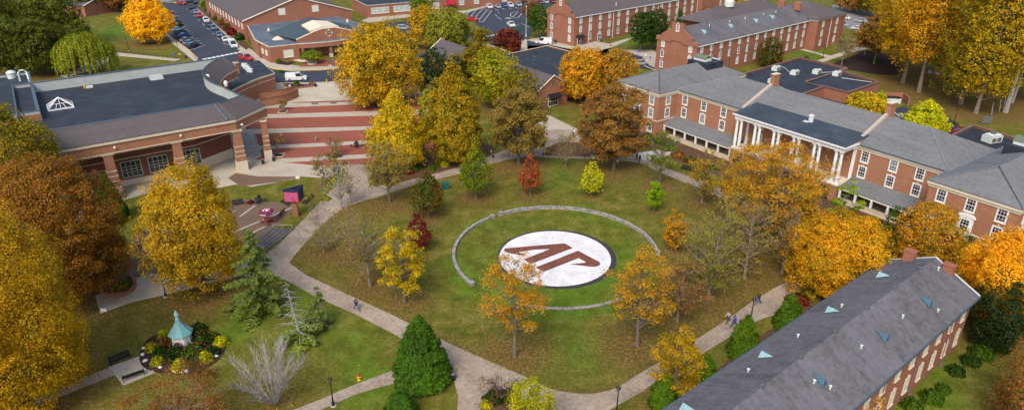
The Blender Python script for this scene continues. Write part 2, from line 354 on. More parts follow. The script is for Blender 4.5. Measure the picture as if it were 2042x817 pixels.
# base px x, base px y, top px y, crown half width px, shape, leaf colour, density, crown-bottom fraction, bark, label
T = [
 # dark wood at the far left, one tree at a time
 (28,152,28,58,'round','forest',1,.12,'bark_dark','big dark olive tree at the left edge, nearest the student centre roof'),
 (88,150,38,46,'round','forest',1,.12,'bark_dark','dark olive green tree left of the willow, second in from the left edge'),
 (140,140,52,40,'round','forest',1,.12,'bark_dark','rounded dark green tree touching the willow at the wood edge'),
 (50,95,-30,60,'round','forest',1,.12,'bark_dark','tall dark tree in the middle of the wood at the top left'),
 (118,95,-25,52,'round','forest',1,.12,'bark_dark','tall dark green tree beside the small gabled wing at the top left'),
 (-12,110,-25,60,'round','forest',1,.12,'bark_dark','dark tree cut by the left edge at the top corner'),
 (164,98,40,26,'round','forest',1,.1,'bark_dark','small dark green tree in front of the gabled wing, right side of the wood'),
 (182,28,-20,22,'round','forest',.8,.3,'bark_dark','small dark tree by the road at the top left behind the lawn'),
 (305,86,-28,48,'ovate','ginkgo',1.4,.08,'bark_dark','bright golden yellow tree beside the long car park'),
 (180,155,66,56,'weep','willow',1.3,.0,'bark_dark','pale green weeping willow behind the student centre roof'),
 (240,24,-30,32,'round','rust',.5,.2,'bark_dark','thin reddish tree by the road left of the golden one'),
 # left foreground
 (45,450,208,96,'round','olive',1.5,.08,'bark_dark','olive and yellow tree at the left edge below the roof corner'),
 (142,600,318,134,'round','rustgreen',1.5,.08,'bark_dark','large russet brown tree between two yellow trees at left'),
 (40,810,416,154,'round','grove',2.3,.03,'bark_dark','huge golden olive tree filling the lower left corner'),
 (410,582,326,90,'round','golden',1.5,.09,'bark_dark','yellow olive tree beside the lamp and the paved terrace'),
 (230,440,346,32,'hollycone','green',1.3,.0,'bark_dark','narrow green conifer by the student centre entrance'),
 # centre left
 (797,335,178,62,'ovate','yellowgreen',1.8,.04,'bark_dark','bright yellow green tree at the right end of the brick stripes'),
 (765,207,42,82,'round','golden',1.8,.04,'bark_dark','wide amber tree between the loop road and the plaza'),
 (910,326,116,63,'ovate','goldolive',2.0,.03,'bark_dark','tall dense gold green tree left of the brown leafed one'),
 (868,262,172,34,'round','greengold',1.0,.1,'bark_dark','small yellow green tree tucked behind the tall gold green one'),
 (990,215,96,46,'round','greengold',1.2,.12,'bark_dark','green and yellow tree in front of the dark flat roof'),
 (1038,235,135,38,'round','olive',1.1,.12,'bark_dark','yellow olive tree just left of the small gabled brick hall'),
 (958,170,88,48,'round','olive',.7,.12,'bark_dark','loose olive tree over the gabled shingle roof'),
 (868,200,92,34,'round','yew',1.2,.05,'bark_dark','very dark evergreen behind the amber plaza tree'),
 (905,185,110,24,'round','yew',1.2,.05,'bark_dark','second very dark evergreen below the end of the shingle roof'),
 (848,95,10,34,'round','golden',1.0,.1,'bark','small yellow tree left of the pale olive one by the car park'),
 (895,105,15,44,'round','paleolive',1.2,.12,'bark','pale olive tree on the corner of the striped car park'),
 (842,42,-40,26,'round','greenfall',1.1,.1,'bark_dark','green tree in front of the long low classroom block'),
 (960,82,55,20,'round','olive',.8,.0,'bark_dark','low olive and red shrub by the yellow kerb'),
 (1034,328,178,66,'round','tanleaf',.72,.2,'bark','brown half bare tree right of the tall gold green tree'),
 (1013,107,56,28,'round','maroon',1.4,.05,'bark_dark','dark red round tree by the crosswalk'),
 (1073,76,8,21,'round','green',1.3,.2,'bark','round green tree at the gable of the farther dormitory'),
 (1060,52,4,20,'round','rust',.5,.2,'bark','thin rust tree by the tall car park light'),
 (1158,203,92,47,'round','orangegreen',1.2,.12,'bark','orange green tree right of the small gabled brick hall'),
 (1226,200,98,46,'round','oliveorange',.9,.15,'bark','yellow orange tree left of the main hall roof'),
 (1224,338,164,74,'round','rust',.74,.14,'bark','big rust brown tree hiding the left wing of the main hall'),
 (1276,104,20,24,'round','darkgreen',1.4,.2,'bark','left one of two dark green trees before the farther dormitory'),
 (1300,98,18,30,'round','darkgreen',1.4,.2,'bark','right one of two dark green trees before the farther dormitory'),
 (1354,50,12,11,'cone','green',1.3,.0,'bark_dark','small dark spruce between the two dormitories'),
 (1343,60,38,7,'cone','cedar',1.0,.0,'bark_dark','tiny blue grey spruce beside the dark one'),
 (1408,60,12,22,'round','rust',.8,.1,'bark','orange brown tree between the two dormitories'),
 (1460,55,-12,25,'round','golden',1.1,.1,'bark','yellow tree between the two dormitories'),
 (1534,134,75,25,'round','maroongreen',1.2,.06,'bark','red green tree in front of the nearer dormitory'),
 # the grove top right
 (1742,128,28,44,'round','rust',.7,.3,'bark_tan','rust coloured tree left of the grove'),
 (1724,110,50,24,'round','orange',.6,.35,'bark_tan','orange lower tree by the footbridge'),
 (1678,130,72,26,'round','tanleaf',.12,.4,'bark_pale','pale bare sapling beside the footbridge'),
 (1800,165,-90,74,'round','grove',.95,.16,'bark_tan','gold tree at the left front of the grove'),
 (1832,184,-90,66,'round','grove',.9,.24,'bark_tan','tall gold tree with a straight leaning trunk in the grove'),
 (1862,148,-90,72,'round','grove',.95,.14,'bark_tan','olive gold tree deeper in the grove behind the picnic spot'),
 (1915,208,-60,72,'round','olive',.9,.12,'bark_tan','olive gold tree in the middle front of the grove'),
 (1945,226,-40,66,'round','golden',.9,.14,'bark_tan','amber tree in front of the pale trunks'),
 (2004,224,-110,66,'round','grove',.85,.3,'bark_pale','tall tree with a pale trunk at the right of the grove'),
 (2016,204,-90,60,'round','oliveorange',.85,.22,'bark_pale','slender tree with pale trunk behind the tallest one'),
 (2050,200,-80,70,'round','oliveorange',.95,.12,'bark_tan','amber tree cut by the right edge of the photo'),
 (1900,110,-100,80,'round','grove',.95,.08,'bark_tan','yellow tree at the back of the grove'),
 (1975,115,-100,80,'round','grove',.95,.08,'bark_tan','orange gold tree at the back right of the grove'),
 (1790,90,-60,60,'round','grove',.95,.08,'bark_tan','amber tree beside the parked silver cars, back of the grove'),
 (1700,25,-40,40,'round','rust',1,.1,'bark_tan','russet tree beyond the parked silver cars'),
 (1745,35,-50,40,'round','olive',1,.1,'bark_tan','dull green tree beyond the road at the top right'),
 # behind the main hall
 (1715,235,185,36,'round','yellowgreen',1.2,.1,'bark','yellow green tree against the flat roofed annex wall'),
 (1748,230,178,22,'ovate','lime',1.2,.1,'bark','bright yellow sapling beside the rubbish enclosure'),
 (1835,278,200,48,'ovate','lime',1.2,.1,'bark','bright yellow green tree behind the hall beside the parked pickup'),
 # the lawn
 (949,397,284,37,'ovate','greenfall',.95,.18,'bark','green tree on the lawn above the ring wall gap'),
 (855,434,335,37,'ovate','maroongreen',1.25,.14,'bark','green tree with maroon top on the lawn'),
 (836,500,420,31,'ovate','maroon',1.0,.05,'bark','small maroon tree just below the maroon topped one'),
 (1057,389,304,27,'ovate','red',1.2,.14,'bark','red maple sapling on the lawn'),
 (1179,391,314,27,'ovate','lime',.9,.12,'bark','yellow green sapling on the lawn right of the red one'),
 (1303,424,356,20,'ovate','limegreen',.7,.22,'bark','small lime green sapling at the right of the lawn'),
 (807,602,452,52,'round','yellowgreen',.6,.2,'bark','loose yellow green tree on the left part of the lawn'),
 (738,570,402,62,'round','tanleaf',.16,.15,'bark_tan','thin brown nearly bare tree behind the yellow green one'),
 (1027,712,502,80,'round','oliveorange',.3,.3,'bark','half bare orange tree in front of the white circle'),
 (1271,690,492,80,'round','oliveorange',.27,.25,'bark','sparse amber tree at the lower right of the ring'),
 (1350,642,505,62,'round','rust',.22,.2,'bark_tan','thin russet tree beside the sparse amber tree'),
 (1342,500,412,36,'ovate','orangegreen',.4,.1,'bark_tan','small orange and green tree right of the ring wall end'),
 (1412,597,415,72,'round','paleolive',.16,.12,'bark_tan','nearly bare olive tree with dark trunk on the right lawn'),
 (1484,555,395,60,'round','tanleaf',.15,.12,'bark_tan','nearly bare tan tree below the big mixed tree'),
 (1530,488,287,112,'round','oliveorange',.4,.26,'bark','very broad thinning orange and brown tree before the portico'),
 (1400,405,300,45,'round','golden',.22,.2,'bark_tan','thin yellow tree beside the left porch'),
 (1315,368,262,42,'round','greenfall',.18,.28,'bark','bare twisted tree with some green by the black bench'),
 (1128,333,262,34,'round','tanleaf',.06,.25,'bark_tan','bare slim tree by the curved railing'),
 (777,404,282,54,'round','tanleaf',.28,.28,'bark','half bare brown leafed tree left of the maroon topped one'),
 (647,505,402,55,'round','tanleaf',.02,.2,'bark_tan','bare young tree at the left tip of the lawn'),
 (682,416,310,44,'ovate','yellowgreen',.03,.2,'bark_pale','bare multi stem tree with a few yellow leaves by the walk'),
 (700,407,312,36,'ovate','tanleaf',.02,.2,'bark_pale','bare upright tree right of the multi stem one'),
 (648,372,302,30,'round','tanleaf',.12,.3,'bark_tan','bare tree on the grass wedge by the brick stripes'),
 (668,335,296,20,'round','tanleaf',.05,.3,'bark_dark','small bare tree near the poster stand'),
 (556,308,264,20,'round','tanleaf',.02,.35,'bark_tan','bare sapling in the planting square nearest the columns'),
 (565,222,198,12,'round','tanleaf',.02,.35,'bark_tan','bare sapling in the upper planting square of the plaza'),
 (673,310,270,22,'round','tanleaf',.03,.35,'bark_tan','bare sapling in the grated square of the plaza'),
 (1385,560,425,60,'round','tanleaf',.10,.12,'bark_tan','bare tan tree left of the nearly bare olive one'),
 (1448,525,385,58,'round','tanleaf',.14,.12,'bark_tan','bare tan tree between the nearly bare olive and tan ones'),
 (1560,545,410,44,'round','tanleaf',.12,.12,'bark_tan','thin tan tree in front of the walk bend at the right'),
 (1478,420,320,60,'round','oliveorange',.3,.15,'bark_tan','thin orange tree left of the big mixed tree'),
 (700,520,400,44,'round','tanleaf',.06,.15,'bark_tan','bare tan tree between the left tip of the lawn and the brown one'),
 (1255,610,520,40,'round','oliveorange',.25,.15,'bark_tan','faint orange tree at the lower right end of the ring'),
 # right side
 (1670,482,358,40,'layer','limegreen',1.1,.05,'bark','lime green tree with layered branches by the right porch'),
 (1668,578,430,93,'round','orangegreen',2.0,.04,'bark_dark','dense orange tree at the end of the near roof'),
 (1832,535,405,62,'round','oliveorange',1.1,.08,'bark_tan','lighter orange tree in front of the right wing'),
 (1990,650,462,92,'round','orange',1.9,.06,'bark_tan','orange tree at the right edge above the dark evergreen'),
 (1775,505,408,30,'round','green',1.3,.0,'bark_dark','dark green bush tree under the right porch'),
 (1905,525,465,34,'round','darkgreen',1.2,.0,'bark_dark','green bush tree left of the balcony window'),
 (1975,690,552,58,'oval','yew',1.7,.0,'bark_dark','big dark evergreen at the gable of the near building'),
 (1340,800,655,64,'round','golden',.6,.22,'bark_tan','loose yellow tree over the lower right walk'),
 (2040,860,660,78,'round','redbrown',.95,.0,'bark_dark','red brown tree in the lower right corner'),
 # bottom
 (842,757,630,69,'hollycone','holly',2.3,.0,'bark_dark','large dense green cone shaped holly at the path junction'),
 (800,835,785,40,'hollycone','holly',2.0,.0,'bark_dark','top of a smaller green conifer at the bottom edge'),
 (1058,872,757,50,'round','lime',1.3,.05,'bark_dark','pale yellow green bushy tree at the bottom edge'),
 (995,800,742,52,'round','redbrown',.02,.2,'bark_dark','low dark bare tree over the planted corner'),
 (548,806,700,88,'vase','tanleaf',.0,.05,'bark_pale','silver grey bare tree with upswept branches'),
 (372,880,742,112,'round','redbrown',.22,.0,'bark_tan','orange red thin tree below the cupola bed'),
 (1690,880,770,55,'round','orange',.1,.2,'bark_tan','orange twigs in front of the near roof at the bottom edge'),
]
CON = [  # open cedars: base, top, half width, label, fullness
 (516,618,450,78,'broad blue green cedar with drooping branches',1.0),
 (602,682,560,58,'thin half dead cedar with a bare pale trunk',.18),
 (637,655,568,30,'slim pale green cedar top beside the main walk',.5),
]
GREEN_PATCH = [(1110,590,60),(1250,560,45),(700,690,45),(640,640,55),(740,770,60),(1330,640,40),(930,560,35),(1150,700,60),(1080,720,45),(520,385,50),(1165,435,35),(1220,455,30),(1770,790,60),(1850,730,50),(1900,810,60),(1620,115,60),(1560,130,40),(1280,80,40),(600,600,40),(720,720,40),(480,640,60),(250,60,60),(960,460,30),(1260,350,40),(1130,345,50)]
def tree_geo(bx, by, ty, hw):
    x, y = G(bx, by); h = max(2.0, HGT(bx, by, ty)); r = hw / PXM(x, y, h * 0.6)
    return x, y, h, r
def _vn(x, y, s, seed):
    x = x / s + seed * 17.3; y = y / s - seed * 9.1
    xi = np.floor(x).astype(int); yi = np.floor(y).astype(int); xf = x - xi; yf = y - yi
    xf = xf * xf * (3 - 2 * xf); yf = yf * yf * (3 - 2 * yf)
    def h(a, b):
        k = (a * 374761393 + b * 668265263 + seed * 974711) & 0x7fffffff
        k = ((k ^ (k >> 13)) * 1274126177) & 0x7fffffff
        return (k % 100003) / 100003.0
    return (h(xi, yi) * (1 - xf) + h(xi + 1, yi) * xf) * (1 - yf) + (h(xi, yi + 1) * (1 - xf) + h(xi + 1, yi + 1) * xf) * yf
def litter_at(X, Y):
    Lr = np.zeros_like(X)
    for (bx, by, ty, hw, sh, lc, den, cb, bk, lb) in T:
        if sh in ('cone', 'hollycone') or lc in ('darkgreen', 'holly', 'yew', 'green', 'willow'): continue
        x, y, h, r = tree_geo(bx, by, ty, hw); r = min(r, 11) * 1.25
        k = 0.9 if h > 8 else 0.45
        Lr = np.maximum(Lr, 1.0 * np.exp(-((X - x) ** 2 + (Y - y) ** 2) / 1.6 ** 2))
        Lr = np.maximum(Lr, k * np.exp(-(((X - x) ** 2 + (Y - y) ** 2) / r ** 2) ** 1.2))
    return Lr
def axis(a, b, st): return list(np.arange(a, b + st / 2, st))
XS = np.array([-3000, -1200, -500, -300] + axis(-190, 190, 1.25) + [300, 500, 1200, 3000], float)
YS = np.array([-600, -100, 0, 20] + axis(34, 345, 1.25) + [420, 600, 1500, 4000], float)
GX, GY = np.meshgrid(XS, YS); gx = GX.ravel(); gy = GY.ravel()
LIT = litter_at(gx, gy); GRN = np.zeros_like(gx)
for px, py, rp in GREEN_PATCH:
    x, y = G(px, py); r = rp / PXM(x, y)
    GRN = np.maximum(GRN, np.exp(-((gx - x) ** 2 + ((gy - y) * 0.62) ** 2) / r ** 2))
RC = G(1109, 519); rr = np.hypot(gx - RC[0] + .6, gy - RC[1]) ; RINGR = 15.4
GRN = np.maximum(GRN, np.where(rr < RINGR, np.clip(0.55 + 0.5 * ((RC[1] + 4 - gy) / 12), 0.25, 1.0), 0)); LIT = np.where(rr < RINGR, LIT * 0.25, LIT)
me = bpy.data.meshes.new('ground'); nx, ny = len(XS), len(YS)
me.vertices.add(nx * ny); me.vertices.foreach_set('co', np.stack([gx, gy, np.zeros_like(gx)], 1).astype(np.float32).ravel())
ii = (np.arange(ny - 1)[:, None] * nx + np.arange(nx - 1)[None, :]).ravel(); q = np.stack([ii, ii + 1, ii + nx + 1, ii + nx], 1).astype(np.int32)
me.loops.add(q.size); me.loops.foreach_set('vertex_index', q.ravel()); me.polygons.add(len(q)); me.polygons.foreach_set('loop_start', np.arange(len(q), dtype=np.int32) * 4)
me.polygons.foreach_set('loop_total', np.full(len(q), 4, dtype=np.int32)); me.update(calc_edges=True)
ca = me.color_attributes.new('cover', 'FLOAT_COLOR', 'POINT')
ca.data.foreach_set('color', np.stack([LIT, GRN, np.zeros_like(LIT), np.ones_like(LIT)], 1).astype(np.float32).ravel())
n = NT('grass_with_leaves', 0.95, 0.12)
at = n.n('ShaderNodeAttribute', attribute_name='cover'); sp = n.n('ShaderNodeSeparateColor'); n.L(at.outputs['Color'], sp.inputs[0])
c = n.coord(); big = n.noise(c, 0.06, 6, 0.65); mid = n.noise(c, 0.35, 6, 0.7); fine = n.noise(c, 2.5, 5, 0.75)
grass = n.ramp(n.math('ADD', n.math('MULTIPLY', mid, 0.55), n.math('MULTIPLY', fine, 0.45)), [(0.36, (0.048, 0.064, 0.006, 1)), (0.5, (0.110, 0.108, 0.014, 1)), (0.64, (0.235, 0.195, 0.050, 1))])
lush = n.ramp(n.math('ADD', n.math('MULTIPLY', mid, 0.5), n.math('MULTIPLY', fine, 0.5)), [(0.34, (0.030, 0.088, 0.004, 1)), (0.5, (0.064, 0.150, 0.007, 1)), (0.70, (0.17, 0.20, 0.035, 1))])
leafy = n.ramp(fine, [(0.33, (0.050, 0.034, 0.010, 1)), (0.5, (0.125, 0.080, 0.024, 1)), (0.66, (0.24, 0.145, 0.045, 1))])
gf = n.math('MULTIPLY', sp.outputs[1], n.ramp(n.math('ADD', n.math('MULTIPLY', mid, 0.6), n.math('MULTIPLY', big, 0.4)), [(0.38, (0.1, 0.1, 0.1, 1)), (0.58, (1, 1, 1, 1))]))
col = n.mix(gf, grass, lush)
lf = n.math('ADD', n.math('MULTIPLY', sp.outputs[0], 1.15), n.math('MULTIPLY', n.math('SUBTRACT', n.math('ADD', n.math('MULTIPLY', mid, 0.6), n.math('MULTIPLY', fine, 0.4)), 0.42), 1.1))
lf = n.math('MINIMUM', n.math('MAXIMUM', n.math('SUBTRACT', lf, 0.13), 0.0), 0.92)
n.base(n.mix(lf, col, leafy)); n.bump(fine, 0.5, 0.08)
me.materials.append(n.m); tag(link('ground', me), kind='structure')
# ------------------------------------------------------------------ flat ground surfaces traced on the ground plane
AREA_N = [0]
def area(name, pts, mat, z, world=False, th=None):
    AREA_N[0] += 1; z += 0.00035 * AREA_N[0]
    w_ = list(pts) if world else [G(*p) for p in pts]
    mb = MB(); mb.prism(w_, -0.2, z, 0, None, False)
    return tag(mb.build(name, mat), kind='structure')
def ribbon(name, pts, wid, mat, z0, z1, parent=None, close=False, world=False):
    P_ = [Vector(p if world else G(*p)) for p in pts]; mb = MB(); nn = len(P_); Lf, Rt = [], []
    for k, p in enumerate(P_):
        a = P_[(k - 1) % nn] if (close or k > 0) else p; b = P_[(k + 1) % nn] if (close or k < nn - 1) else p
        d = (b - a).normalized(); nrm = Vector((-d.y, d.x)) * wid / 2; Lf.append(p + nrm); Rt.append(p - nrm)
    for k in range(nn if close else nn - 1):
        j = (k + 1) % nn
        mb.face([(*Lf[k], z1), (*Rt[k], z1), (*Rt[j], z1), (*Lf[j], z1)][::-1])
        mb.face([(*Lf[k], z0), (*Lf[k], z1), (*Lf[j], z1), (*Lf[j], z0)]); mb.face([(*Rt[k], z1), (*Rt[k], z0), (*Rt[j], z0), (*Rt[j], z1)])
    if not close:
        mb.face([(*Lf[0], z0), (*Rt[0], z0), (*Rt[0], z1), (*Lf[0], z1)]); mb.face([(*Rt[-1], z0), (*Lf[-1], z0), (*Lf[-1], z1), (*Rt[-1], z1)])
    return mb.build(name, mat, parent)
def smooth(pts, k=5, close=False):
    n_ = len(pts); out = []
    for i in range(n_ if close else n_ - 1):
        p0, p1, p2, p3 = [pts[j % n_] if close else pts[max(0, min(n_ - 1, j))] for j in (i - 1, i, i + 1, i + 2)]
        for t in range(k):
            t /= k; out.append(tuple(0.5 * (2 * p1[a] + (p2[a] - p0[a]) * t + (2 * p0[a] - 5 * p1[a] + 4 * p2[a] - p3[a]) * t * t + (3 * p1[a] - p0[a] - 3 * p2[a] + p3[a]) * t ** 3) for a in (0, 1)))
    if not close: out.append(pts[-1])
    return out
inner_up = [(577,524),(591,505),(618,475),(661,432),(697,410),(766,389),(826,369),(875,357),(931,343),(984,326),(1050,313),(1110,315),(1165,317),(1218,320),(1274,325),(1314,343),(1357,361),(1397,376),(1450,400),(1515,420),(1560,444),(1577,490),(1592,530),(1584,553)]
inner_low = [(1584,553),(1512,593),(1465,626),(1400,669),(1363,692),(1258,755),(1228,773),(1185,784),(1145,783),(1099,775),(1050,752),(974,719),(885,679),(779,626),(700,590),(608,547)]
inner = smooth(inner_up, 3)[:-1] + smooth(inner_low, 3)[:-1] + [(608,547)]
outer_up = [(515,519),(552,491),(585,458),(611,432),(635,405),(678,362),(690,335),(740,330),(746,372),(829,356),(872,344),(911,334),(931,324),(960,316),(998,303),(1024,290),(1060,276),(1087,262),(1100,250),(1150,258),(1172,283),(1225,302),(1265,308),(1297,323),(1357,346),(1403,362),(1460,385),(1520,405),(1590,432),(1634,452),(1648,500),(1648,560),(1598,612)]
outer_low = [(1545,628),(1525,633),(1499,645),(1459,669),(1388,712),(1330,744),(1284,778),(1245,800),(1200,825),(1119,826),(1060,815),(1010,785),(981,787),(964,800),(954,825),(911,825),(914,790),(905,758),(860,725),(793,669),(707,625),(631,592),(568,557),(545,545)]
area('walkway', smooth(outer_up, 2) + outer_low, M['concrete'], 0.028)
area('walkway', [(200,625),(264,602),(331,587),(380,575),(423,564),(479,549),(568,557),(560,530),(520,514),(455,528),(400,540),(330,535),(262,540),(225,575),(190,590)], M['concrete2'], 0.024)
area('walkway', [(40,825),(90,803),(230,746),(216,733),(60,798),(0,822)], M['concrete'], 0.02)
area('walkway', [(216,731),(282,708),(290,730),(310,742),(246,768)], M['concrete2'], 0.028)
area('walkway', smooth([(570,822),(640,795),(700,769),(780,739),(800,760),(720,782),(650,812),(620,825)][:4], 3) + smooth([(800,760),(720,782),(665,805),(620,825)], 3), M['concrete'], 0.02)
lawn_w = [G(*p) for p in inner]
# the lawn inside the walks is a sheet of the same turf, a few millimetres above the walk edge



# fine turf mesh for the lawn, clipped from a grid so it carries the leaf cover too
def grid_poly(name, poly, z, step=1.25):
    import bmesh
    bm = bmesh.new(); vs = [bm.verts.new((p[0], p[1], 0)) for p in poly]; bm.faces.new(vs)
    xs = [p[0] for p in poly]; ys = [p[1] for p in poly]
    for ax, lo, hi in ((0, min(xs), max(xs)), (1, min(ys), max(ys))):
        k = lo + step
        while k < hi:
            co = (k, 0, 0) if ax == 0 else (0, k, 0); no = (1, 0, 0) if ax == 0 else (0, 1, 0)
            bmesh.ops.bisect_plane(bm, geom=bm.verts[:] + bm.edges[:] + bm.faces[:], plane_co=co, plane_no=no); k += step
    for v_ in bm.verts: v_.co.z = z
    me = bpy.data.meshes.new(name); bm.to_mesh(me); bm.free()
    if me.polygons[0].normal.z < 0: me.flip_normals()
    n_ = len(me.vertices); co = np.empty(n_ * 3, np.float32); me.vertices.foreach_get('co', co); co = co.reshape(-1, 3)
    Lt = litter_at(co[:, 0], co[:, 1]); Gn = np.zeros(n_)
    for px, py, rp in GREEN_PATCH:
        x, y = G(px, py); r = rp / PXM(x, y); Gn = np.maximum(Gn, np.exp(-((co[:, 0] - x) ** 2 + ((co[:, 1] - y) * 0.62) ** 2) / r ** 2))
    d = np.hypot(co[:, 0] - RC[0] + .6, co[:, 1] - RC[1]); ins = d < RINGR
    Gn = np.where(ins, np.clip(0.6 + 0.06 * (RC[1] + 2 - co[:, 1]), 0.3, 1.0), Gn); Lt = np.where(ins, Lt * 0.2, Lt)
    # leaves gather along the walk edges
    dm = np.full(n_, 99.0); pw = np.array(poly)
    for k in range(len(pw)):
        a = pw[k]; b = pw[(k + 1) % len(pw)]; ab = b - a; t = np.clip(((co[:, :2] - a) @ ab) / max(ab @ ab, 1e-6), 0, 1)
        dm = np.minimum(dm, np.hypot(*(co[:, :2] - a - t[:, None] * ab).T))
    Lt = np.maximum(Lt, 0.6 * np.exp(-dm / 1.2))
    ca = me.color_attributes.new('cover', 'FLOAT_COLOR', 'POINT'); ca.data.foreach_set('color', np.stack([Lt, Gn, Lt * 0, Lt * 0 + 1], 1).astype(np.float32).ravel())
    me.materials.append(bpy.data.materials['grass_with_leaves']); return tag(link(name, me), kind='structure')
grid_poly('lawn', lawn_w, 0.05)
wedge = [G(*p) for p in [(688,352),(672,350),(655,356),(640,385),(600,430),(570,458),(548,480),(548,488),(578,462),(625,412),(660,378),(690,360)]]
# ---- student centre forecourt, brick stripes, terrace
area('forecourt', [(150,440),(235,425),(262,405),(340,392),(470,368),(520,374),(600,352),(650,355),(700,330),(760,322),(870,240),(870,170),(700,158),(640,165),(548,165),(470,180),(400,300),(200,330)], M['concrete2'], 0.02)
BANDS = [((575,204),(560,206),(700,199),(860,190)),]
def band(xl, xr, yl0, yr0, yl1, yr1, x0=490, x1=868, mat='paver', z=0.026):
    f = lambda x, a, b: a + (b - a) * (x - xl) / (xr - xl)
    return area('brick_stripe_paving', [(x0, f(x0, yl0, yr0)), (x1, f(x1, yl0, yr0)), (x1, f(x1, yl1, yr1)), (x0, f(x0, yl1, yr1))], M[mat], z)
area('brick_stripe_paving', [(575,206),(640,199),(700,196),(868,190),(868,196),(700,203),(640,205)], M['paver'], 0.026)
band(535, 700, 216, 209, 228, 223, 500); band(535, 700, 236, 232, 257, 253); band(539, 744, 266, 259, 290, 280)
band(539, 744, 297, 287, 317, 307); area('brick_stripe_paving', [(568,324),(744,315),(868,309),(868,318),(744,327),(640,331)], M['paver'], 0.026)
area('brick_stripe_paving', [(455,355),(470,345),(515,352),(600,352),(560,362),(480,372)], M['paver_brown'], 0.026)
area('terrace', smooth([(250,560),(255,500),(285,455),(350,430),(440,402),(500,398),(560,404),(583,415),(580,425),(548,455),(520,487),(455,520),(400,545),(300,545)], 2), M['paver_brown'], 0.024)
for a, b in (((478,432),(508,410)), ((430,478),(582,414)), ((400,512),(528,452)), ((380,470),(470,505)), ((300,470),(470,420)), ((390,545),(500,500))):
    tag(ribbon('terrace_band', [a, b], 0.35, M['kerb'], 0.0, 0.03), kind='structure')
area('grass_strip', smooth([(470,378),(540,366),(600,354),(604,358),(590,380),(585,400),(560,402),(500,396),(468,398)], 2), bpy.data.materials['grass_with_leaves'], 0.034)
area('grass_strip', [(690,350),(668,350),(655,356),(640,380),(615,400),(597,425),(560,440),(545,472),(550,486),(578,462),(625,412),(655,382),(690,358)], bpy.data.materials['grass_with_leaves'], 0.036)
area('grass_strip', [(250,398),(300,384),(470,372),(468,398),(350,428),(285,452),(240,470),(225,440)], bpy.data.materials['grass_with_leaves'], 0.032)
# shallow steps between terrace and walk
st = thing('steps', 'wide shallow grey steps from the terrace down to the main walk', 'steps', (0, 0, 0))
mb = MB()
p0, p1, q0, q1 = Vector(G(540,457)), Vector(G(500,495)), Vector(G(588,457)), Vector(G(530,500))
for k in range(5):
    a0 = p0.lerp(q0, k / 5); a1 = p1.lerp(q1, k / 5); b0 = p0.lerp(q0, (k + 1) / 5 - .01); b1 = p1.lerp(q1, (k + 1) / 5 - .01)
    mb.prism([tuple(a0), tuple(a1), tuple(b1), tuple(b0)], 0.0, 0.42 - 0.075 * k, 0)
mb.build('tread', m_conc('weathered_step_stone', (0.12, 0.11, 0.105, 1)), st)
mb = MB()
for a, b in ((p0, q0), (p1, q1)):
    for t in (0.1, 0.5, 0.9):
        c_ = a.lerp(b, t); mb.tube([(c_.x, c_.y, 0), (c_.x, c_.y, .85)], 0.022, 5)
    c0, c1 = a.lerp(b, .1), a.lerp(b, .9); mb.tube([(c0.x, c0.y, .85), (c1.x, c1.y, 0.8)], 0.022, 5)
mb.build('handrail', M['acwhite'], st)
# ---- roads and car parks
area('road', [(325,8),(330,68),(376,103),(395,122),(520,132),(506,122),(484,108),(447,68),(418,39),(403,28),(393,17),(400,-6),(360,-8),(330,-4)], M['asphalt'], 0.010)
area('road', [(506,122),(531,132),(545,139),(581,142),(680,137),(740,130),(800,118),(860,104),(920,98),(977,89),(962,60),(925,22),(966,14),(1060,-4),(1120,-6),(1100,12),(1086,20),(1070,50),(1052,81),(1130,97),(1150,110),(1300,140),(1320,135),(1290,112),(1250,100),(1215,95),(1215,120),(1150,130),(1080,118),(1020,112),(980,104),(925,125),(870,140),(800,158),(740,165),(697,162),(634,165),(597,167),(540,168),(500,150)], M['asphalt'], 0.012)
area('road', [(150,22),(260,12),(330,4),(420,-10),(420,-25),(100,-20),(120,10)], M['asphalt_grey'], 0.014)
area('road', [(150,22),(260,12),(240,0),(150,6)], M['asphalt'], 0.018)
area('road', [(1655,48),(1700,60),(1740,72),(1800,82),(2100,130),(2100,60),(1800,20),(1700,14),(1660,10)], M['asphalt_grey'], 0.010)
area('road', [(1755,228),(1800,212),(1860,235),(1930,262),(1960,300),(1800,290)], M['asphalt'], 0.010)
area('walkway', [(326,60),(345,88),(387,122),(398,125),(376,100),(331,66)], M['concrete2'], 0.026)
area('walkway', [(392,16),(403,16),(430,42),(470,72),(520,115),(545,126),(600,132),(690,128),(690,136),(580,141),(540,136),(505,118),(484,106),(447,66),(418,38),(402,28)], M['concrete2'], 0.03)
area('walkway', [(120,152),(230,105),(360,118),(350,122),(235,112),(150,160)], M['concrete2'], 0.02)
area('walkway', [(640,165),(548,166),(540,170),(560,205),(700,200),(860,185),(860,160),(740,170)], M['conc_stripe'], 0.022)
area('walkway', [(925,22),(900,22),(820,25),(735,36),(720,42),(735,46),(820,34),(900,30),(930,26),(966,16),(1065,-2),(1055,-6)], M['concrete2'], 0.02)
area('walkway', [(1052,80),(1130,97),(1180,105),(1220,95),(1260,78),(1372,50),(1372,46),(1262,74),(1215,88),(1175,80),(1145,93),(1088,79),(1070,76)], M['concrete2'], 0.02)
area('walkway', [(1235,100),(1300,100),(1345,125),(1340,140),(1315,140),(1290,128),(1283,114)], M['concrete2'], 0.02)
area('walkway', [(1640,125),(1700,105),(1730,98),(1720,92),(1690,100),(1628,122)], M['conc_stripe'], 0.03)
area('walkway', [(1600,97),(1640,108),(1660,112),(1650,116),(1630,108),(1595,100)], M['concrete2'], 0.02)
area('walkway', [(1085,225),(1160,262),(1100,258),(1085,262),(1060,280),(1040,270),(1080,240)], M['concrete2'], 0.018)
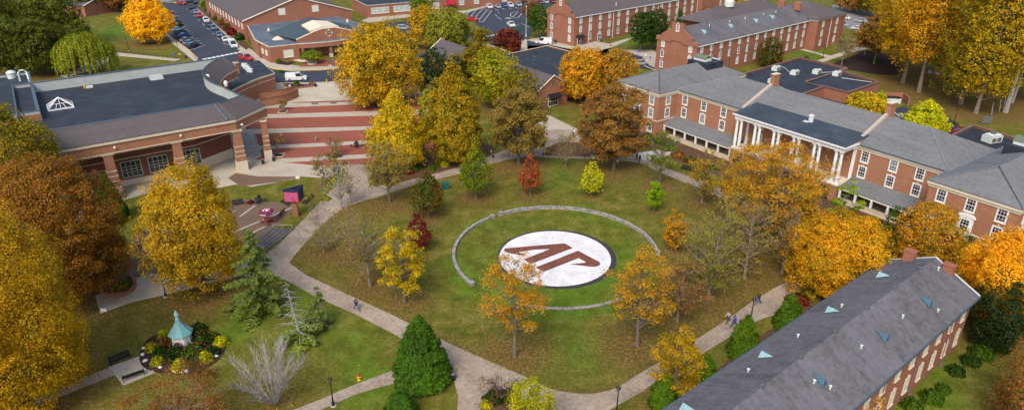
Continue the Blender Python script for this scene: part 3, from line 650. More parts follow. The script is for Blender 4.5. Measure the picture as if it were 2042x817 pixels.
area('walkway', smooth([(1165,285),(1195,290),(1225,304),(1228,315),(1205,303),(1170,292)], 2), M['conc_pale'], 0.034)
area('walkway', smooth([(1258,306),(1290,303),(1304,301),(1299,312),(1296,320),(1275,316)], 2), M['conc_pale'], 0.034)
area('walkway', [(1300,300),(1330,296),(1345,300),(1345,312),(1303,315)], M['concrete2'], 0.02)
area('planting_bed', smooth([(1090,296),(1110,286),(1150,284),(1190,296),(1222,312),(1160,312),(1080,310)], 2), M['mulch_litter'], 0.034)
area('planting_bed', smooth([(746,372),(829,356),(911,334),(935,320),(990,300),(960,285),(900,290),(820,318),(750,345)], 2), M['mulch_litter'], 0.034)
area('planting_bed', smooth([(1240,275),(1300,300),(1350,322),(1420,345),(1520,395),(1600,428),(1660,450),(1760,470),(1800,440),(1700,400),(1480,330),(1350,270),(1280,255)], 2), M['mulch_litter'], 0.016)
area('planting_bed', [(1658,128),(1730,100),(1800,110),(1790,150),(1740,148),(1690,140)], M['mulch'], 0.012)
area('planting_bed', [(392,16),(404,12),(445,40),(500,95),(490,100),(440,58)], M['mulch_litter'], 0.034)
area('planting_bed', [(590,125),(575,131),(550,128),(560,118)], M['mulch'], 0.034)
area('planting_bed', smooth([(960,812),(975,797),(1000,783),(1035,788),(1062,812),(1080,840),(955,840)], 2), M['mulch_litter'], 0.04)
area('planting_bed', smooth([(200,585),(228,548),(262,552),(268,575),(240,590)], 2, True), M['mulch_litter'], 0.03)
area('planting_bed', [(280,455),(900,455),(900,455)][:3] if False else [(1590,560),(1640,580),(1600,640),(1500,700),(1420,760),(1400,765),(1470,700),(1560,640)], M['mulch_litter'], 0.012)
area('brick_stripe_paving', [(596,136-2),(618,118),(655,118),(655,133)], M['paver'], 0.036); area('brick_stripe_paving', [(662,133),(662,118),(700,116),(705,131)], M['paver'], 0.036)
def kerb(pts, mat='kerb', wid=0.22, lab=None): tag(ribbon('kerb', pts, wid, M[mat], 0, 0.13), kind='structure')
kerb([(331,68),(376,100),(395,118)], 'kerb_yellow'); kerb([(403,28),(418,39),(447,68),(484,108),(496,116)]); kerb([(484,107),(506,121),(545,138)], 'kerb_yellow', .3)
kerb([(545,138),(581,141.5),(640,140),(697,135)], 'kerb_yellow', .5); kerb([(548,166),(597,167.5),(634,165),(697,162)], 'kerb')
kerb([(330,5),(347,5),(358,9)], 'kerb_yellow', .6); kerb(smooth([(977,89),(945,92),(953,78),(957,68),(962,60),(960,57)], 3), 'kerb_yellow', .45); kerb([(830,85),(850,92),(862,94)], 'kerb_yellow', .4)
kerb([(925,24),(966,15),(1010,8),(1062,-2)]); kerb([(1052,81),(1130,97)], 'kerb', .3); kerb(smooth([(1290,112),(1281,120),(1286,132),(1310,141)], 3), 'kerb', .3); kerb([(1085,14),(1070,50),(1060,60)])
def lines(pairs, wid, name='parking_line'):
    for a, b in pairs: tag(ribbon(name, [a, b], wid, M['line'], 0.0, 0.032), kind='structure')
z3 = lambda x, y: (330 + x / 5.448, y / 5.448)
lines([(z3(250, 555), z3(430, 495)), (z3(330, 490), z3(400, 470)), (z3(300, 460), z3(375, 442)), (z3(270, 430), z3(350, 418)), (z3(150, 445), z3(322, 390)), (z3(240, 380), z3(300, 364)), (z3(210, 345), z3(275, 340)),
       (z3(190, 325), z3(250, 318)), (z3(175, 300), z3(230, 292)), (z3(165, 275), z3(205, 270)), (z3(150, 250), z3(185, 246)), (z3(140, 232), z3(165, 228)), (z3(225, 100), z3(250, 102)), (z3(260, 130), z3(285, 135)), (z3(305, 170), z3(330, 182)),
       (z3(352, 215), z3(375, 228)), (z3(400, 262), z3(425, 278)), (z3(450, 312), z3(478, 325)), (z3(505, 365), z3(530, 375)), (z3(560, 415), z3(585, 432)), (z3(620, 470), z3(680, 488))], 0.16)
lines([(z3(415 + 48 * k, 640 - 9.5 * k), z3(440 + 48 * k, 650 - 9.5 * k)) for k in range(9)], 1.1, 'crosswalk_bar')
z4 = lambda x, y: (900 + x / 5.448, y / 5.448)
lines([(z4(165, 165), z4(215, 110)), (z4(215, 175), z4(280, 105)), (z4(258, 192), z4(345, 98)), (z4(290, 235), z4(390, 110)), (z4(340, 245), z4(438, 122)), (z4(290, 235), z4(340, 245)), (z4(350, 98), z4(438, 122)),
       (z4(470, 100), z4(510, 118)), (z4(545, 92), z4(580, 108)), (z4(615, 88), z4(655, 102)), (z4(690, 80), z4(730, 95)), (z4(500, 190), z4(545, 215)), (z4(480, 160), z4(490, 180)), (z4(505, 140), z4(522, 148)), (z4(700, 280), z4(740, 265)),
       (z4(668, 190), z4(720, 135)), (z4(722, 198), z4(770, 145)), (z4(760, 258), z4(850, 300))], 0.17)
lines([(z4(588, 200), z4(650, 202))], 1.1); lines([(z4(305 + 36 * k, 408 - 7 * k), z4(335 + 36 * k, 414 - 7 * k)) for k in range(6)], 0.9, 'crosswalk_bar')
mb_pts = [z4(640 + 90 + 90 * math.cos(t) * (1 if True else 1), 165 + 36 * math.sin(t)) for t in [k * math.pi / 8 for k in range(4, 13)]]
tag(ribbon('parking_line', mb_pts, 0.17, M['line'], 0, 0.032), kind='structure')
area('walkway', [z4(765, 430), z4(822, 430), z4(826, 545), z4(752, 548)], M['concrete2'], 0.03)
lines([((1765 + 9 * k, 217 + 3.0 * k), (1775 + 9 * k, 226 + 3 * k)) for k in range(5)], 0.2)
# ---- white circle with its emblem, ring wall
def circ(c_, r, n_=72, a0=0, a1=360): return [(c_[0] + r * math.cos(R(a0 + (a1 - a0) * k / n_)), c_[1] + r * math.sin(R(a0 + (a1 - a0) * k / n_))) for k in range(n_ + (a1 - a0 < 360))]
CC = ((G(998,517)[0] + G(1222,517)[0]) / 2, (G(1110,460)[1] + G(1110,574)[1]) / 2)
em = thing('gravel_emblem', 'white gravel disc with two brown red slanted letters and a black rim', 'emblem', (CC[0], CC[1], 0))
loc = lambda p: (p[0] - CC[0], p[1] - CC[1])
mb = MB(); mb.prism([loc(p) for p in circ(CC, 8.95)], 0, 0.07, 0); mb.build('rim', M['kiltedge'], em)
CW = (CC[0] - .22, CC[1] + .05)
mb = MB(); mb.prism([loc(p) for p in circ(CW, 8.35)], 0.0, 0.10, 0); mb.build('gravel_disc', M['whitestone'], em)
ze = lambda x, y: loc(G(980 + x / 5.108, 440 + y / 5.106))
L1 = [(128,300),(140,288),(180,283),(500,255),(745,235),(828,283),(400,445),(328,398),(600,292),(430,300),(272,325),(345,352),(270,352),(180,335),(135,320)]
L2 = [(450,480),(882,310),(1095,422),(1108,440),(1098,460),(1060,472),(1000,472),(805,447),(955,432),(960,424),(888,386),(530,525)]
for L_ in (L1, L2):
    mb = MB(); mb.prism([ze(*p) for p in L_], 0.02, 0.125, 0); mb.build('letter', M['redstone'], em)
RCX = ((G(902,517)[0] + G(1316,517)[0]) / 2, (G(1110,417)[1] + G(1110,616)[1]) / 2); RR = 15.4
def angpx(px, py): x, y = G(px, py); return math.degrees(math.atan2(y - RCX[1], x - RCX[0]))
rw_h = 0.5
for nm, a0, a1, h_, lab in (('stone_ring_wall', angpx(1310, 508), angpx(1003, 433), .55, 'long arc of pale stacked stone wall behind the white circle'),
                        ('stone_ring_wall', angpx(985, 437), angpx(938, 570) + 360, .42, 'short arc of pale stone wall left of the white circle'),
                        ('stone_ring_wall', angpx(1044, 610) + 360, angpx(1240, 588) + 360, .24, 'low arc of pale stone wall in front of the white circle')):
    a0 %= 360; a1 %= 360
    if a1 < a0: a1 += 360
    o = thing(nm, lab, 'wall', (RCX[0], RCX[1], 0), 0, 'stone wall arcs round the circle'); mb = MB(); mc = MB(); mp = MB(); rng = random.Random(3)
    steps = int((a1 - a0) / 2.1)
    for k in range(steps):
        am = R(a0 + (a1 - a0) * (k + .5) / steps); ln = RR * R(a1 - a0) / steps
        mb.box(RR * math.cos(am), RR * math.sin(am), 0, 0.36, ln * .995, h_ - .1 + rng.uniform(-.02, .02), am)
        mc.box(RR * math.cos(am), RR * math.sin(am), h_ - .12, 0.46 + rng.uniform(-.04, .04), ln * rng.uniform(.86, .97), .13 + rng.uniform(-.015, .02), am)
    for aa in (a0, a1):
        mp.box(RR * math.cos(R(aa)), RR * math.sin(R(aa)), 0, .62, .62, h_ + .1, R(aa)); mp.box(RR * math.cos(R(aa)), RR * math.sin(R(aa)), h_ + .102, .7, .7, .09, R(aa))
    mb.build('wall', M['ringwall'], o); mc.build('cap', M['ringwall'], o)
    if h_ > .3: mp.build('end_pier', M['ringwall'], o)
# ------------------------------------------------------------------ BUILDINGS
def hull_off(poly, d):
    """offset a closed polygon outward by d (any winding)"""
    n_ = len(poly); a = sum(poly[k][0] * poly[(k + 1) % n_][1] - poly[(k + 1) % n_][0] * poly[k][1] for k in range(n_))
    if a < 0: poly = poly[::-1]
    out = []
    for k in range(n_):
        p, q, r = Vector(poly[k - 1]), Vector(poly[k]), Vector(poly[(k + 1) % n_])
        e1, e2 = (q - p).normalized(), (r - q).normalized(); n1, n2 = Vector((e1.y, -e1.x)), Vector((e2.y, -e2.x))
        b = n1 + n2; s_ = max(0.35, 1 + n1.dot(n2)); o = q + b * d / s_; out.append((o.x, o.y))
    return out
def slab(mb, pts, th, mi=0, side=None):
    """roof plane with thickness th below it"""
    nr = (Vector(pts[1]) - Vector(pts[0])).cross(Vector(pts[2]) - Vector(pts[0]))
    if nr.z < 0: pts = pts[::-1]
    lo = [(p[0], p[1], p[2] - th) for p in pts]; side = mi if side is None else side
    mb.face(pts, mi); mb.face(lo[::-1], side)
    for k in range(len(pts)):
        j = (k + 1) % len(pts); mb.face([pts[k], lo[k], lo[j], pts[j]], side)
def hip(mb, x0, x1, y0, y1, ze, zr, ov=.5, mi=0, ends=(True, True)):
    x0 -= ov; x1 += ov; y0 -= ov; y1 += ov; w_ = min(x1 - x0, y1 - y0) / 2
    if x1 - x0 >= y1 - y0:
        a = (x0 + w_ * ends[0], (y0 + y1) / 2, zr); b = (x1 - w_ * ends[1], (y0 + y1) / 2, zr)
        F_ = [[(x0, y0, ze), (x1, y0, ze), b, a], [(x1, y1, ze), (x0, y1, ze), a, b]]
        F_ += [[(x0, y1, ze), (x0, y0, ze), a]] * ends[0] + [[(x1, y0, ze), (x1, y1, ze), b]] * ends[1]
    else:
        a = ((x0 + x1) / 2, y0 + w_ * ends[0], zr); b = ((x0 + x1) / 2, y1 - w_ * ends[1], zr)
        F_ = [[(x1, y0, ze), (x1, y1, ze), b, a], [(x0, y1, ze), (x0, y0, ze), a, b]]
        F_ += [[(x0, y0, ze), (x1, y0, ze), a]] * ends[0] + [[(x1, y1, ze), (x0, y1, ze), b]] * ends[1]
    for f in F_: mb.face(f, mi)
    # thin eave board closes the underside
    mb.bx(x0, x1, y0, y1, ze - .16, ze - .004, mi)
    return a, b
def proto_window(w_, h_, cols=3, rows=4, arch=False, key=True, sill=True, frame='white', glass='glass', trim='cream', fw=.13, mw=.045):
    """a window standing in the xz plane, looking towards -y; window > pane"""
    mb = MB()
    for sx in (-1, 1): mb.bx(sx * w_ / 2 - fw / 2, sx * w_ / 2 + fw / 2, -.09, 0.02, 0, h_, 0)
    mb.bx(-w_ / 2 + fw / 2, w_ / 2 - fw / 2, -.088, .02, 0, fw, 0); mb.bx(-w_ / 2 + fw / 2, w_ / 2 - fw / 2, -.088, .02, h_ - fw, h_, 0)
    mb.bx(-w_ / 2 + fw / 2, w_ / 2 - fw / 2, -.082, .02, h_ / 2 - .04, h_ / 2 + .04, 0)
    for k in range(1, cols): x = -w_ / 2 + w_ * k / cols; mb.bx(x - mw / 2, x + mw / 2, -.062, 0, fw, h_ - fw, 0)
    for k in range(1, rows):
        if abs(k / rows - .5) > .01: z = h_ * k / rows; mb.bx(-w_ / 2 + fw / 2, w_ / 2 - fw / 2, -.058, 0, z - mw / 2, z + mw / 2, 0)
    if arch:
        pts = [(w_ / 2 * math.cos(t), w_ * .42 * math.sin(t) + h_) for t in [math.pi * k / 8 for k in range(9)]]
        mb.face([(x * 1.13, -.07, (z - h_) * 1.13 + h_) for x, z in pts], 0); mb.face([(x * .8, -.08, (z - h_) * .8 + h_ + .02) for x, z in pts], 2)
    if sill: mb.bx(-w_ / 2 - .12, w_ / 2 + .12, -.16, .01, -.14, -.003, 1)
    if key:
        top = h_ + (w_ * .47 if arch else 0); mb.bx(-.10, .10, -.12, .01, top + .003, top + .32, 1)
    me = mb.mesh('window', [M[frame], M[trim], M[glass]]); o = bpy.data.objects.new('window', me)
    pm = MB(); pm.face([(-w_ / 2 + .02, -.035, .02), (w_ / 2 - .02, -.035, .02), (w_ / 2 - .02, -.035, h_ - .02), (-w_ / 2 + .02, -.035, h_ - .02)])
    return (me, pm.mesh('pane', M[glass]))
WR = random.Random(77); PANE_ALT = {}
def put_window(par, pr, x, y, z, rz=0.0, name='window', alt=True):
    o = link(name, pr[0], par, (x, y, z), rz); me = pr[1]
    if alt and pr[1].materials[0] not in (M['panel'], M['glass_pale']) and WR.random() < .3:
        if me.name not in PANE_ALT:
            m2 = me.copy(); m2.materials.clear(); m2.materials.append(M['glass_mid']); PANE_ALT[me.name] = m2
        me = PANE_ALT[me.name]
    link('pane', me, o); return o
def spout(mb, x, y, z0, z1, mi=0): mb.box(x, y, z0, .14, .12, z1 - z0, 0, mi)

# ======================= main hall with the portico
HF = Fr((36.07, 148.32), -55); D_ = R(-55)
H = thing('brick_hall', 'long brick hall with white columned portico, hipped grey roofs and two wings', 'building', (*HF.o, 0), D_)
foot = [(-12.4,-5.8),(0,-5.8),(0,0),(56.8,0),(56.8,-5.8),(69.2,-5.8),(69.2,27),(56.8,27),(56.8,16),(0,16),(0,22),(-12.4,22)]
mb = MB(); mb.prism(foot, -.3, 9.45, 0); mb.build('wall', M['brick_orange'], H)
mb = MB(); mb.prism(hull_off(foot, .14), 8.95, 9.4, 0); mb.prism(hull_off(foot, .34), 9.403, 9.88, 0); mb.build('cornice', M['cream'], H)
mb = MB(); mb.prism([(-12.48,-5.88),(.08,-5.88),(.08,-.0),(-.3,.5),(-12.4,.5)], 3.55, 3.8); mb.prism([(56.72,.0),(56.72,-5.88),(69.28,-5.88),(69.28,.5),(57,.5)], 3.55, 3.8); mb.build('belt_course', M['cream'], H)
mb = MB()
ze, zr = 9.9, 13.4
A0, A1 = (8, 8, zr), (48.8, 8, zr)
slab(mb, [(0, -.36, ze), (56.8, -.36, ze), A1, A0], .15); slab(mb, [(56.8, 16.4, ze), (0, 16.4, ze), A0, A1], .15)
slab(mb, [(0, 16.4, ze), (0, -.36, ze), A0], .15); slab(mb, [(56.8, -.36, ze), (56.8, 16.4, ze), A1], .15)
mb.build('roof', M['sh_grey'], H)
for x0, x1, yb, nm in ((-12.4, 0, 22, 0), (56.8, 69.2, 27, 1)):
    mb = MB(); hip(mb, x0, x1, -5.8, yb, ze + .02, 12.75, .36); mb.build('wing_roof', M['sh_grey'], H)
    mb = MB(); xm = (x0 + x1) / 2
    mb.tube([(x1 + .3 if x0 < 0 else x0 - .3, -6.1, ze + .1), (xm, .2, 12.82)], .10, 4); mb.tube([(x0 - .3 if x0 < 0 else x1 + .3, -6.1, ze + .1), (xm, .2, 12.82)], .07, 4); mb.build('hip_flashing', M['flash'], H)
# valleys, dark gutters along the eaves
mb = MB()
mb.tube([(56.8, -.3, ze + .09), (56.8, 16, ze + .09)], .16, 4); mb.tube([(0, -.3, ze + .09), (0, 16, ze + .09)], .16, 4)
mb.tube([(56.8, -.4, ze + .06), (48.8, 8, zr + .04)], .12, 4); mb.build('valley_flashing', m_plain('grey_flashing', (.19, .22, .24, 1), .5), H)
mb = MB(); mb.bx(0.6, 18.2, -.52, -.37, ze - .12, ze + .04); mb.bx(42.1, 56.2, -.52, -.37, ze - .12, ze + .04); mb.build('gutter', M['flash'], H)
# fire parapets and chimneys
for x in (17.3, 41.3):
    mb = MB(); mb.face([(x - .3, -.3, 9.9), (x + .3, -.3, 9.9), (x + .3, -.3, 10.35), (x - .3, -.3, 10.35)])
    for xx, fl in ((x - .3, 1), (x + .3, 0)):
        q_ = [(xx, -.3, 9.9), (xx, 8, 13.2), (xx, 8, 13.95), (xx, -.3, 10.35)]; mb.face(q_ if not fl else q_[::-1])
        q_ = [(xx, 16.3, 9.9), (xx, 8, 13.2), (xx, 8, 13.95), (xx, 16.3, 10.35)]; mb.face(q_ if fl else q_[::-1])
    mb.face([(x - .3, -.3, 10.35), (x + .3, -.3, 10.35), (x + .3, 8, 13.95), (x - .3, 8, 13.95)]); mb.face([(x - .3, 8, 13.95), (x + .3, 8, 13.95), (x + .3, 16.3, 10.35), (x - .3, 16.3, 10.35)])
    mb.build('parapet', M['parapet'], H)
    mb = MB(); mb.box(x + .1, 8.6, 12.6, .9, 1.7, 2.9, 0); mb.box(x + .1, 8.6, 15.5, 1.15, 2.0, .18, 0); ch = mb.build('chimney', M['brick_orange'], H)
    mb = MB(); mb.box(x + .1, 8.6, 15.682, .95, 1.75, .08); mb.build('chimney_cap', M['cream'], ch)
# decks and glazed monitors
for x0, x1, y0, y1 in ((-11.2, -1.2, 12.5, 18), (57.2, 67.0, 11.0, 18.5)):
    mb = MB(); xm = (x0 + x1) / 2
    mb.bx(x0 + 2.0, x1 - 2, y0, y1, 11.2, 12.86); mb.build('roof_deck', M['flat'], H)
    mb = MB(); mb.bx(xm - 2.2, xm + 1.2, y0 + 1.2, y0 + 3.4, 12.8, 13.5, 1)
    slab(mb, [(xm - 2.3, y0 + 1.1, 13.5), (xm + 1.3, y0 + 1.1, 13.5), (xm + 1.3, y0 + 2.3, 14.2), (xm - 2.3, y0 + 2.3, 14.2)], .06, 0)
    slab(mb, [(xm - 2.3, y0 + 3.5, 13.5), (xm + 1.3, y0 + 3.5, 13.5), (xm + 1.3, y0 + 2.3, 14.2), (xm - 2.3, y0 + 2.3, 14.2)], .06, 0)
    mb.build('roof_monitor', [m_var('green_glazing', (.12, .15, .10, 1), .4, .3, 1.0), M['acwhite']], H)
# portico
PX0, PX1, PY = 18.7, 41.6, -4.3
mb = MB(); mb.bx(PX0, PX1, PY, -.003, -.3, 2.95); mb.build('portico_base', M['brick_orange'], H)
mb = MB(); mb.bx(PX0 - .15, PX1 + .15, PY - .15, -.01, 2.953, 3.2); mb.build('portico_floor', M['cream'], H)
mb = MB()
for k in range(6):
    xc = PX0 + 2.0 + k * 3.75
    pts = [(xc + 1.05 * math.cos(t), 1.5 + 1.05 * math.sin(t)) for t in [math.pi * j / 10 for j in range(11)]]
    mb.face([(x, PY - .012, z) for x, z in [(xc - 1.05, .05)] + pts[::-1] + [(xc + 1.05, .05)]][::-1])
mb.build('arcade_opening', M['glass'], H)
mb = MB(); mb.bx(PX0, PX1, PY, PY + .7, 9.2, 9.75); mb.bx(PX0, PX0 + .6, PY + .703, -.3, 9.2, 9.75); mb.bx(PX1 - .6, PX1, PY + .703, -.3, 9.2, 9.75)
mb.bx(PX0 - .2, PX1 + .2, PY - .2, -.31, 9.753, 9.95); mb.bx(PX0 - .4, PX1 + .4, PY - .4, -.32, 9.953, 10.2); mb.build('entablature', M['white'], H)
mb = MB(); mb.bx(PX0 + .6, PX1 - .6, PY + .7, -.3, 9.3, 9.35); mb.build('portico_ceiling', M['cream'], H)
mb = MB(); slab(mb, [(PX0 - .3, PY - .3, 10.27), (PX1 + .3, PY - .3, 10.27), (PX1 + .3, 2.4, 11.12), (PX0 - .3, 2.4, 11.12)], .06); mb.build('portico_roof', M['flat_blue'], H)
for k in range(6):
    for d in (-.5, .5):
        x = PX0 + .95 + k * (PX1 - PX0 - 1.9) / 5 + d; mb = MB()
        mb.bx(x - .36, x + .36, PY + .05, PY + .77, 3.2, 3.4); mb.lathe(x, PY + .41, [(.33, 3.4), (.30, 3.55), (.29, 5.2), (.24, 8.75), (.30, 8.85), (.33, 8.95)], 12); mb.bx(x - .34, x + .34, PY + .07, PY + .75, 8.95, 9.2)
        mb.build('column', M['white'], H)
for x in (PX0 + .3, PX1 - .3): mb = MB(); mb.bx(x - .25, x + .25, -.25, -.01, 3.2, 9.2); mb.build('pilaster', M['white'], H)
M['glass_mid'] = m_plain('window_with_grey_blind', (.13, .15, .17, 1), .2, .6)
W_main = proto_window(1.3, 2.15, 3, 4, fw=.2, mw=.035)
def cols_px(lst, z, fr=HF): return [fr.l(px, py, z)[0] for px, py in lst]
up = cols_px([(1295,209),(0,0)][:0] or [(1338+26,203),(1403,211),(1435,221)], 8.2)
UPX = [1.9, 6.1, 10.9, 15.5] ; print('hall cols', up, cols_px([(1721,311),(1773,328),(1820,342)], 8.2))
for x in [2.2, 7.4, 12.6, 16.0] [:3] + [43.2, 48.2, 52.6, 56.0]:
    put_window(H, W_main, x, 0, 6.95); put_window(H, W_main, x, 0, 4.15)
    put_window(H, W_main, x, 0, .9)
for k in range(5):
    x = PX0 + 3.0 + k * 4.2
    put_window(H, W_main, x, 0, 6.95); put_window(H, W_main, x, 0, 4.0)
mb = MB(); mb.bx(29.2, 31.4, -.35, -.01, 3.2, 6.4); mb.bx(28.9, 31.7, -.5, -.01, 6.4, 6.75); mb.bx(29.4, 29.7, -.9, -.36, 3.2, 6.0); mb.bx(30.9, 31.2, -.9, -.36, 3.2, 6.0); dr = mb.build('door_surround', M['white'], H)
mb = MB(); mb.bx(29.75, 30.85, -.37, -.353, 3.25, 5.6); mb.build('door', M['glass'], dr)
for xs in ([-10.4, -6.2, -2.0], [58.8, 63.0, 67.2]):
    for k, x in enumerate(xs):
        put_window(H, W_main, x, -5.8, 6.95); put_window(H, W_main, x, -5.8, .9)
        if k != 1: put_window(H, W_main, x, -5.8, 4.1)
        else:
            mb = MB(); mb.bx(x - 1.05, x + 1.05, -6.0, -5.81, 3.3, 6.1); pr_ = [(x - 1.25, 6.1), (x + 1.25, 6.1)] + [(x + 1.25 * math.cos(t), 6.25 + .45 * math.sin(t)) for t in [math.pi * j / 8 for j in range(9)]]
            mb.face([(a, -6.12, b) for a, b in pr_]); mb.face([(a, -5.85, b) for a, b in pr_][::-1])
            for j in range(len(pr_)):
                a, b = pr_[j], pr_[(j + 1) % len(pr_)]; mb.face([(a[0], -6.12, a[1]), (a[0], -5.85, a[1]), (b[0], -5.85, b[1]), (b[0], -6.12, b[1])])
            bw = mb.build('balcony_window', M['white'], H)
            o = link('window', W_main[0], bw, (x, -6.01, 3.75)); link('pane', W_main[1], bw, (x, -6.02, 3.75))
            mb = MB(); mb.bx(x - 1.2, x + 1.2, -6.9, -6.0, 3.15, 3.28)
            for j in range(13): mb.bx(x - 1.15 + j * .19, x - 1.12 + j * .19, -6.88, -6.85, 3.28, 4.15)
            mb.bx(x - 1.2, x + 1.2, -6.9, -6.83, 4.15, 4.2); mb.bx(x - 1.2, x - 1.15, -6.83, -6.01, 4.15, 4.2); mb.bx(x + 1.15, x + 1.2, -6.83, -6.01, 4.15, 4.2); mb.build('balcony_rail', M['acwhite'], H)
for y in (-2.9,): put_window(H, W_main, 0, y, 6.95, R(90)); put_window(H, W_main, 0, y, 4.15, R(90)); put_window(H, W_main, 56.8, y, 6.95, R(-90)); put_window(H, W_main, 56.8, y, 4.15, R(-90))
for y in (-3.2, 2, 7, 12, 17): put_window(H, W_main, -12.4, y, 6.95, R(-90)); put_window(H, W_main, -12.4, y, 4.15, R(-90)); put_window(H, W_main, 69.2, y, 6.95, R(90)); put_window(H, W_main, 69.2, y, 4.15, R(90))
for x0, x1, np_ in ((.1, 18.5, 7), (41.8, 56.7, 6)):
    mb = MB(); slab(mb, [(x0, -3.9, 2.85), (x1, -3.9, 2.85), (x1, -.02, 3.95), (x0, -.02, 3.95)], .12); mb.build('porch_roof', M['sh_grey'], H)
    mb = MB(); mb.bx(x0 + .05, x1 - .05, -3.85, -3.6, 2.45, 2.72); mb.build('porch_beam', M['white'], H)
    mb = MB(); mb.bx(x0, x1, -3.9, -.05, -.2, .25); mb.bx(x0, x1, -3.75, -3.6, .253, .95); mb.build('porch_floor', M['stone'], H)
    for k in range(np_): mb = MB(); x = x0 + .3 + (x1 - x0 - .6) * k / (np_ - 1); mb.bx(x - .16, x + .16, -3.86, -3.54, .96, 2.45); mb.build('porch_post', M['white'], H)
mb = MB(); mb.lathe(31.4, .9, [(.45, 10.8), (.45, 11.9), (.52, 11.95), (.52, 12.2), (.2, 12.3)], 12); mb.bx(30.3, 31.2, .1, .9, 10.8, 10.95); mb.build('roof_fan', M['acwhite'], H)
mb = MB(); mb.bx(-10.6, -6.5, 19, 21.0, 11.6, 12.2); mb.build('roof_unit', M['acwhite'], H)
# ======================= annex behind the hall with rooftop units
AN = thing('flat_roofed_annex', 'low brick annex with dark flat roof behind the columned hall', 'building', (*G(1600,140,5.8), 0), R(40))
AF = Fr(G(1600,140,5.8), 40)
an = [AF.l(px, py, 5.8) for px, py in ((1475,148),(1596,114),(1690,135.4),(1674,140),(1754,163),(1692,184),(1644,172),(1600,187),(1560,205),(1500,180))]
an = [AF.l(*p, 5.8) for p in ((1470,150),(1596,114),(1690,135.4),(1674,140),(1754,163),(1692,184),(1644,172),(1590,192),(1540,178))]
mb = MB(); mb.prism(an, -.3, 5.2); mb.build('wall', M['brick'], AN)
mb = MB(); mb.prism(hull_off(an, -.3), 5.203, 5.3); mb.build('roof', M['flat'], AN)
def parapet(par, poly, z0, z1, th, mat, cop, copth=.1, name='parapet'):
    inn = hull_off(poly, -th); out = hull_off(poly, .0); mb = MB(); mc = MB(); n_ = len(out); o2 = hull_off(poly, .06); i2 = hull_off(poly, -th - .06)
    for (ou, i_, za, zb, m_) in ((out, inn, z0, z1, mb), (o2, i2, z1 + .002, z1 + copth, mc)):
        for k in range(n_):
            j = (k + 1) % n_
            m_.face([(*ou[k], za), (*ou[j], za), (*ou[j], zb), (*ou[k], zb)]); m_.face([(*i_[j], za), (*i_[k], za), (*i_[k], zb), (*i_[j], zb)])
            m_.face([(*ou[k], zb), (*ou[j], zb), (*i_[j], zb), (*i_[k], zb)])
    p = mb.build(name, mat, par); mc.build('coping', cop, par)
parapet(AN, an, 5.21, 5.75, .3, M['brick_dark'], M['coping'])
mb = MB(); a, b = AF.l(1690,135.4,5.8), AF.l(1606,161,5.8); c_ = AF.l(1644,172,5.8)
mb.tube([(*a, 5.55), (*b, 5.55), (*c_, 5.55)], .22, 4); mb.build('parapet', M['coping'], AN)
low = [AF.l(*p, 3.0) for p in ((1592,178),(1644,190),(1690,204),(1680,214),(1640,215),(1580,200))]
mb = MB(); mb.prism(low, -.3, 3.0); mb.build('low_roof', M['flat'], AN)
def acunit(par, x, y, z, rz, s=1.0):
    mb = MB(); mb.box(x, y, z + .12, 2.3 * s, 1.5 * s, .95 * s, rz, 0); mb.box(x, y, z + 1.07 * s + .12, 2.0 * s, 1.2 * s, .14, rz, 0, .8, .8)
    mb.box(x, y, z, 2.0 * s, 1.2 * s, .12, rz, 1)
    c_, n_ = math.cos(rz), math.sin(rz)
    for t in (-.5, .5): mb.box(x + t * s * c_ + .76 * s * n_, y + t * s * n_ - .76 * s * c_, z + .3, .8 * s, .03, .6 * s, rz, 1)
    mb.lathe(x, y, [(.38 * s, z + 1.2 * s + .14), (.38 * s, z + 1.32 * s + .14)], 10, 1)
    o = mb.build('rooftop_unit', [M['acwhite'], M['grille']], par); return o
for px, py in ((1547,141),(1584,149.5),(1628,147.5),(1668,151.5),(1540,166)): x, y = AF.l(px, py, 5.3); acunit(AN, x, y, 5.3, R(5), 1.0)
mb = MB()
for p in (((1558,133),(1567,138),(1575,147)), ((1638,146),(1662,144)), ((1677,156),(1738,165))): mb.tube([(*AF.l(*q, 5.5), 5.6) for q in p], .06, 5)
mb.build('roof_conduit', M['acwhite'], AN)
# flat roof behind the right wing
J = thing('flat_roofed_block', 'dark flat roof with a large white unit behind the right wing at the right edge', 'building', (*G(1960,275,5.5), 0), 0); JF = Fr(G(1960,275,5.5), 0)
jp = [JF.l(*p, 5.5) for p in ((1868,283),(1940,249),(2090,295),(2060,330),(1990,320))]
mb = MB(); mb.prism(jp, -.3, 5.0); mb.build('wall', M['brick'], J); mb = MB(); mb.prism(hull_off(jp, -.3), 5.002, 5.06); mb.build('roof', M['flat'], J); parapet(J, jp, 5.01, 5.5, .3, M['brick_dark'], M['coping'])
x, y = JF.l(1976, 283, 5.1); acunit(J, x, y, 5.1, R(20), 1.35)
# ======================= student centre
LF = Fr((-51.76, 125.81), 34.6); LR = R(34.6)
S = thing('student_centre', 'large brick student centre with dark flat roof, shingle skirt and tall striped columns', 'building', (*LF.o, 0), LR)
wl = LF.wl
C0 = (-44.0, 159.0)
def arc(r, a0, a1, n_=14): return [(C0[0] + r * math.cos(R(a0 + (a1 - a0) * k / n_)), C0[1] + r * math.sin(R(a0 + (a1 - a0) * k / n_))) for k in range(n_ + 1)]
X0 = -33.5
E3 = wl(-48.73, 134.65); E2 = (0, 0)
arc_e = [wl(*p) for p in arc(21.6, 221, 166)]        # eave of the drum, from the front tip backwards
arc_t = [wl(*p) for p in arc(24.6, 232, 170)]
T3 = wl(-52.65, 132.77); T2 = wl(-54.76, 127.49)
zE, zT, zF = 10.55, 13.0, 10.95
DEP = 44.0
Tl = (X0 + 1, 3.6); back = [(arc_t[-1][0] + .5, DEP - 3.5)]
mb = MB()
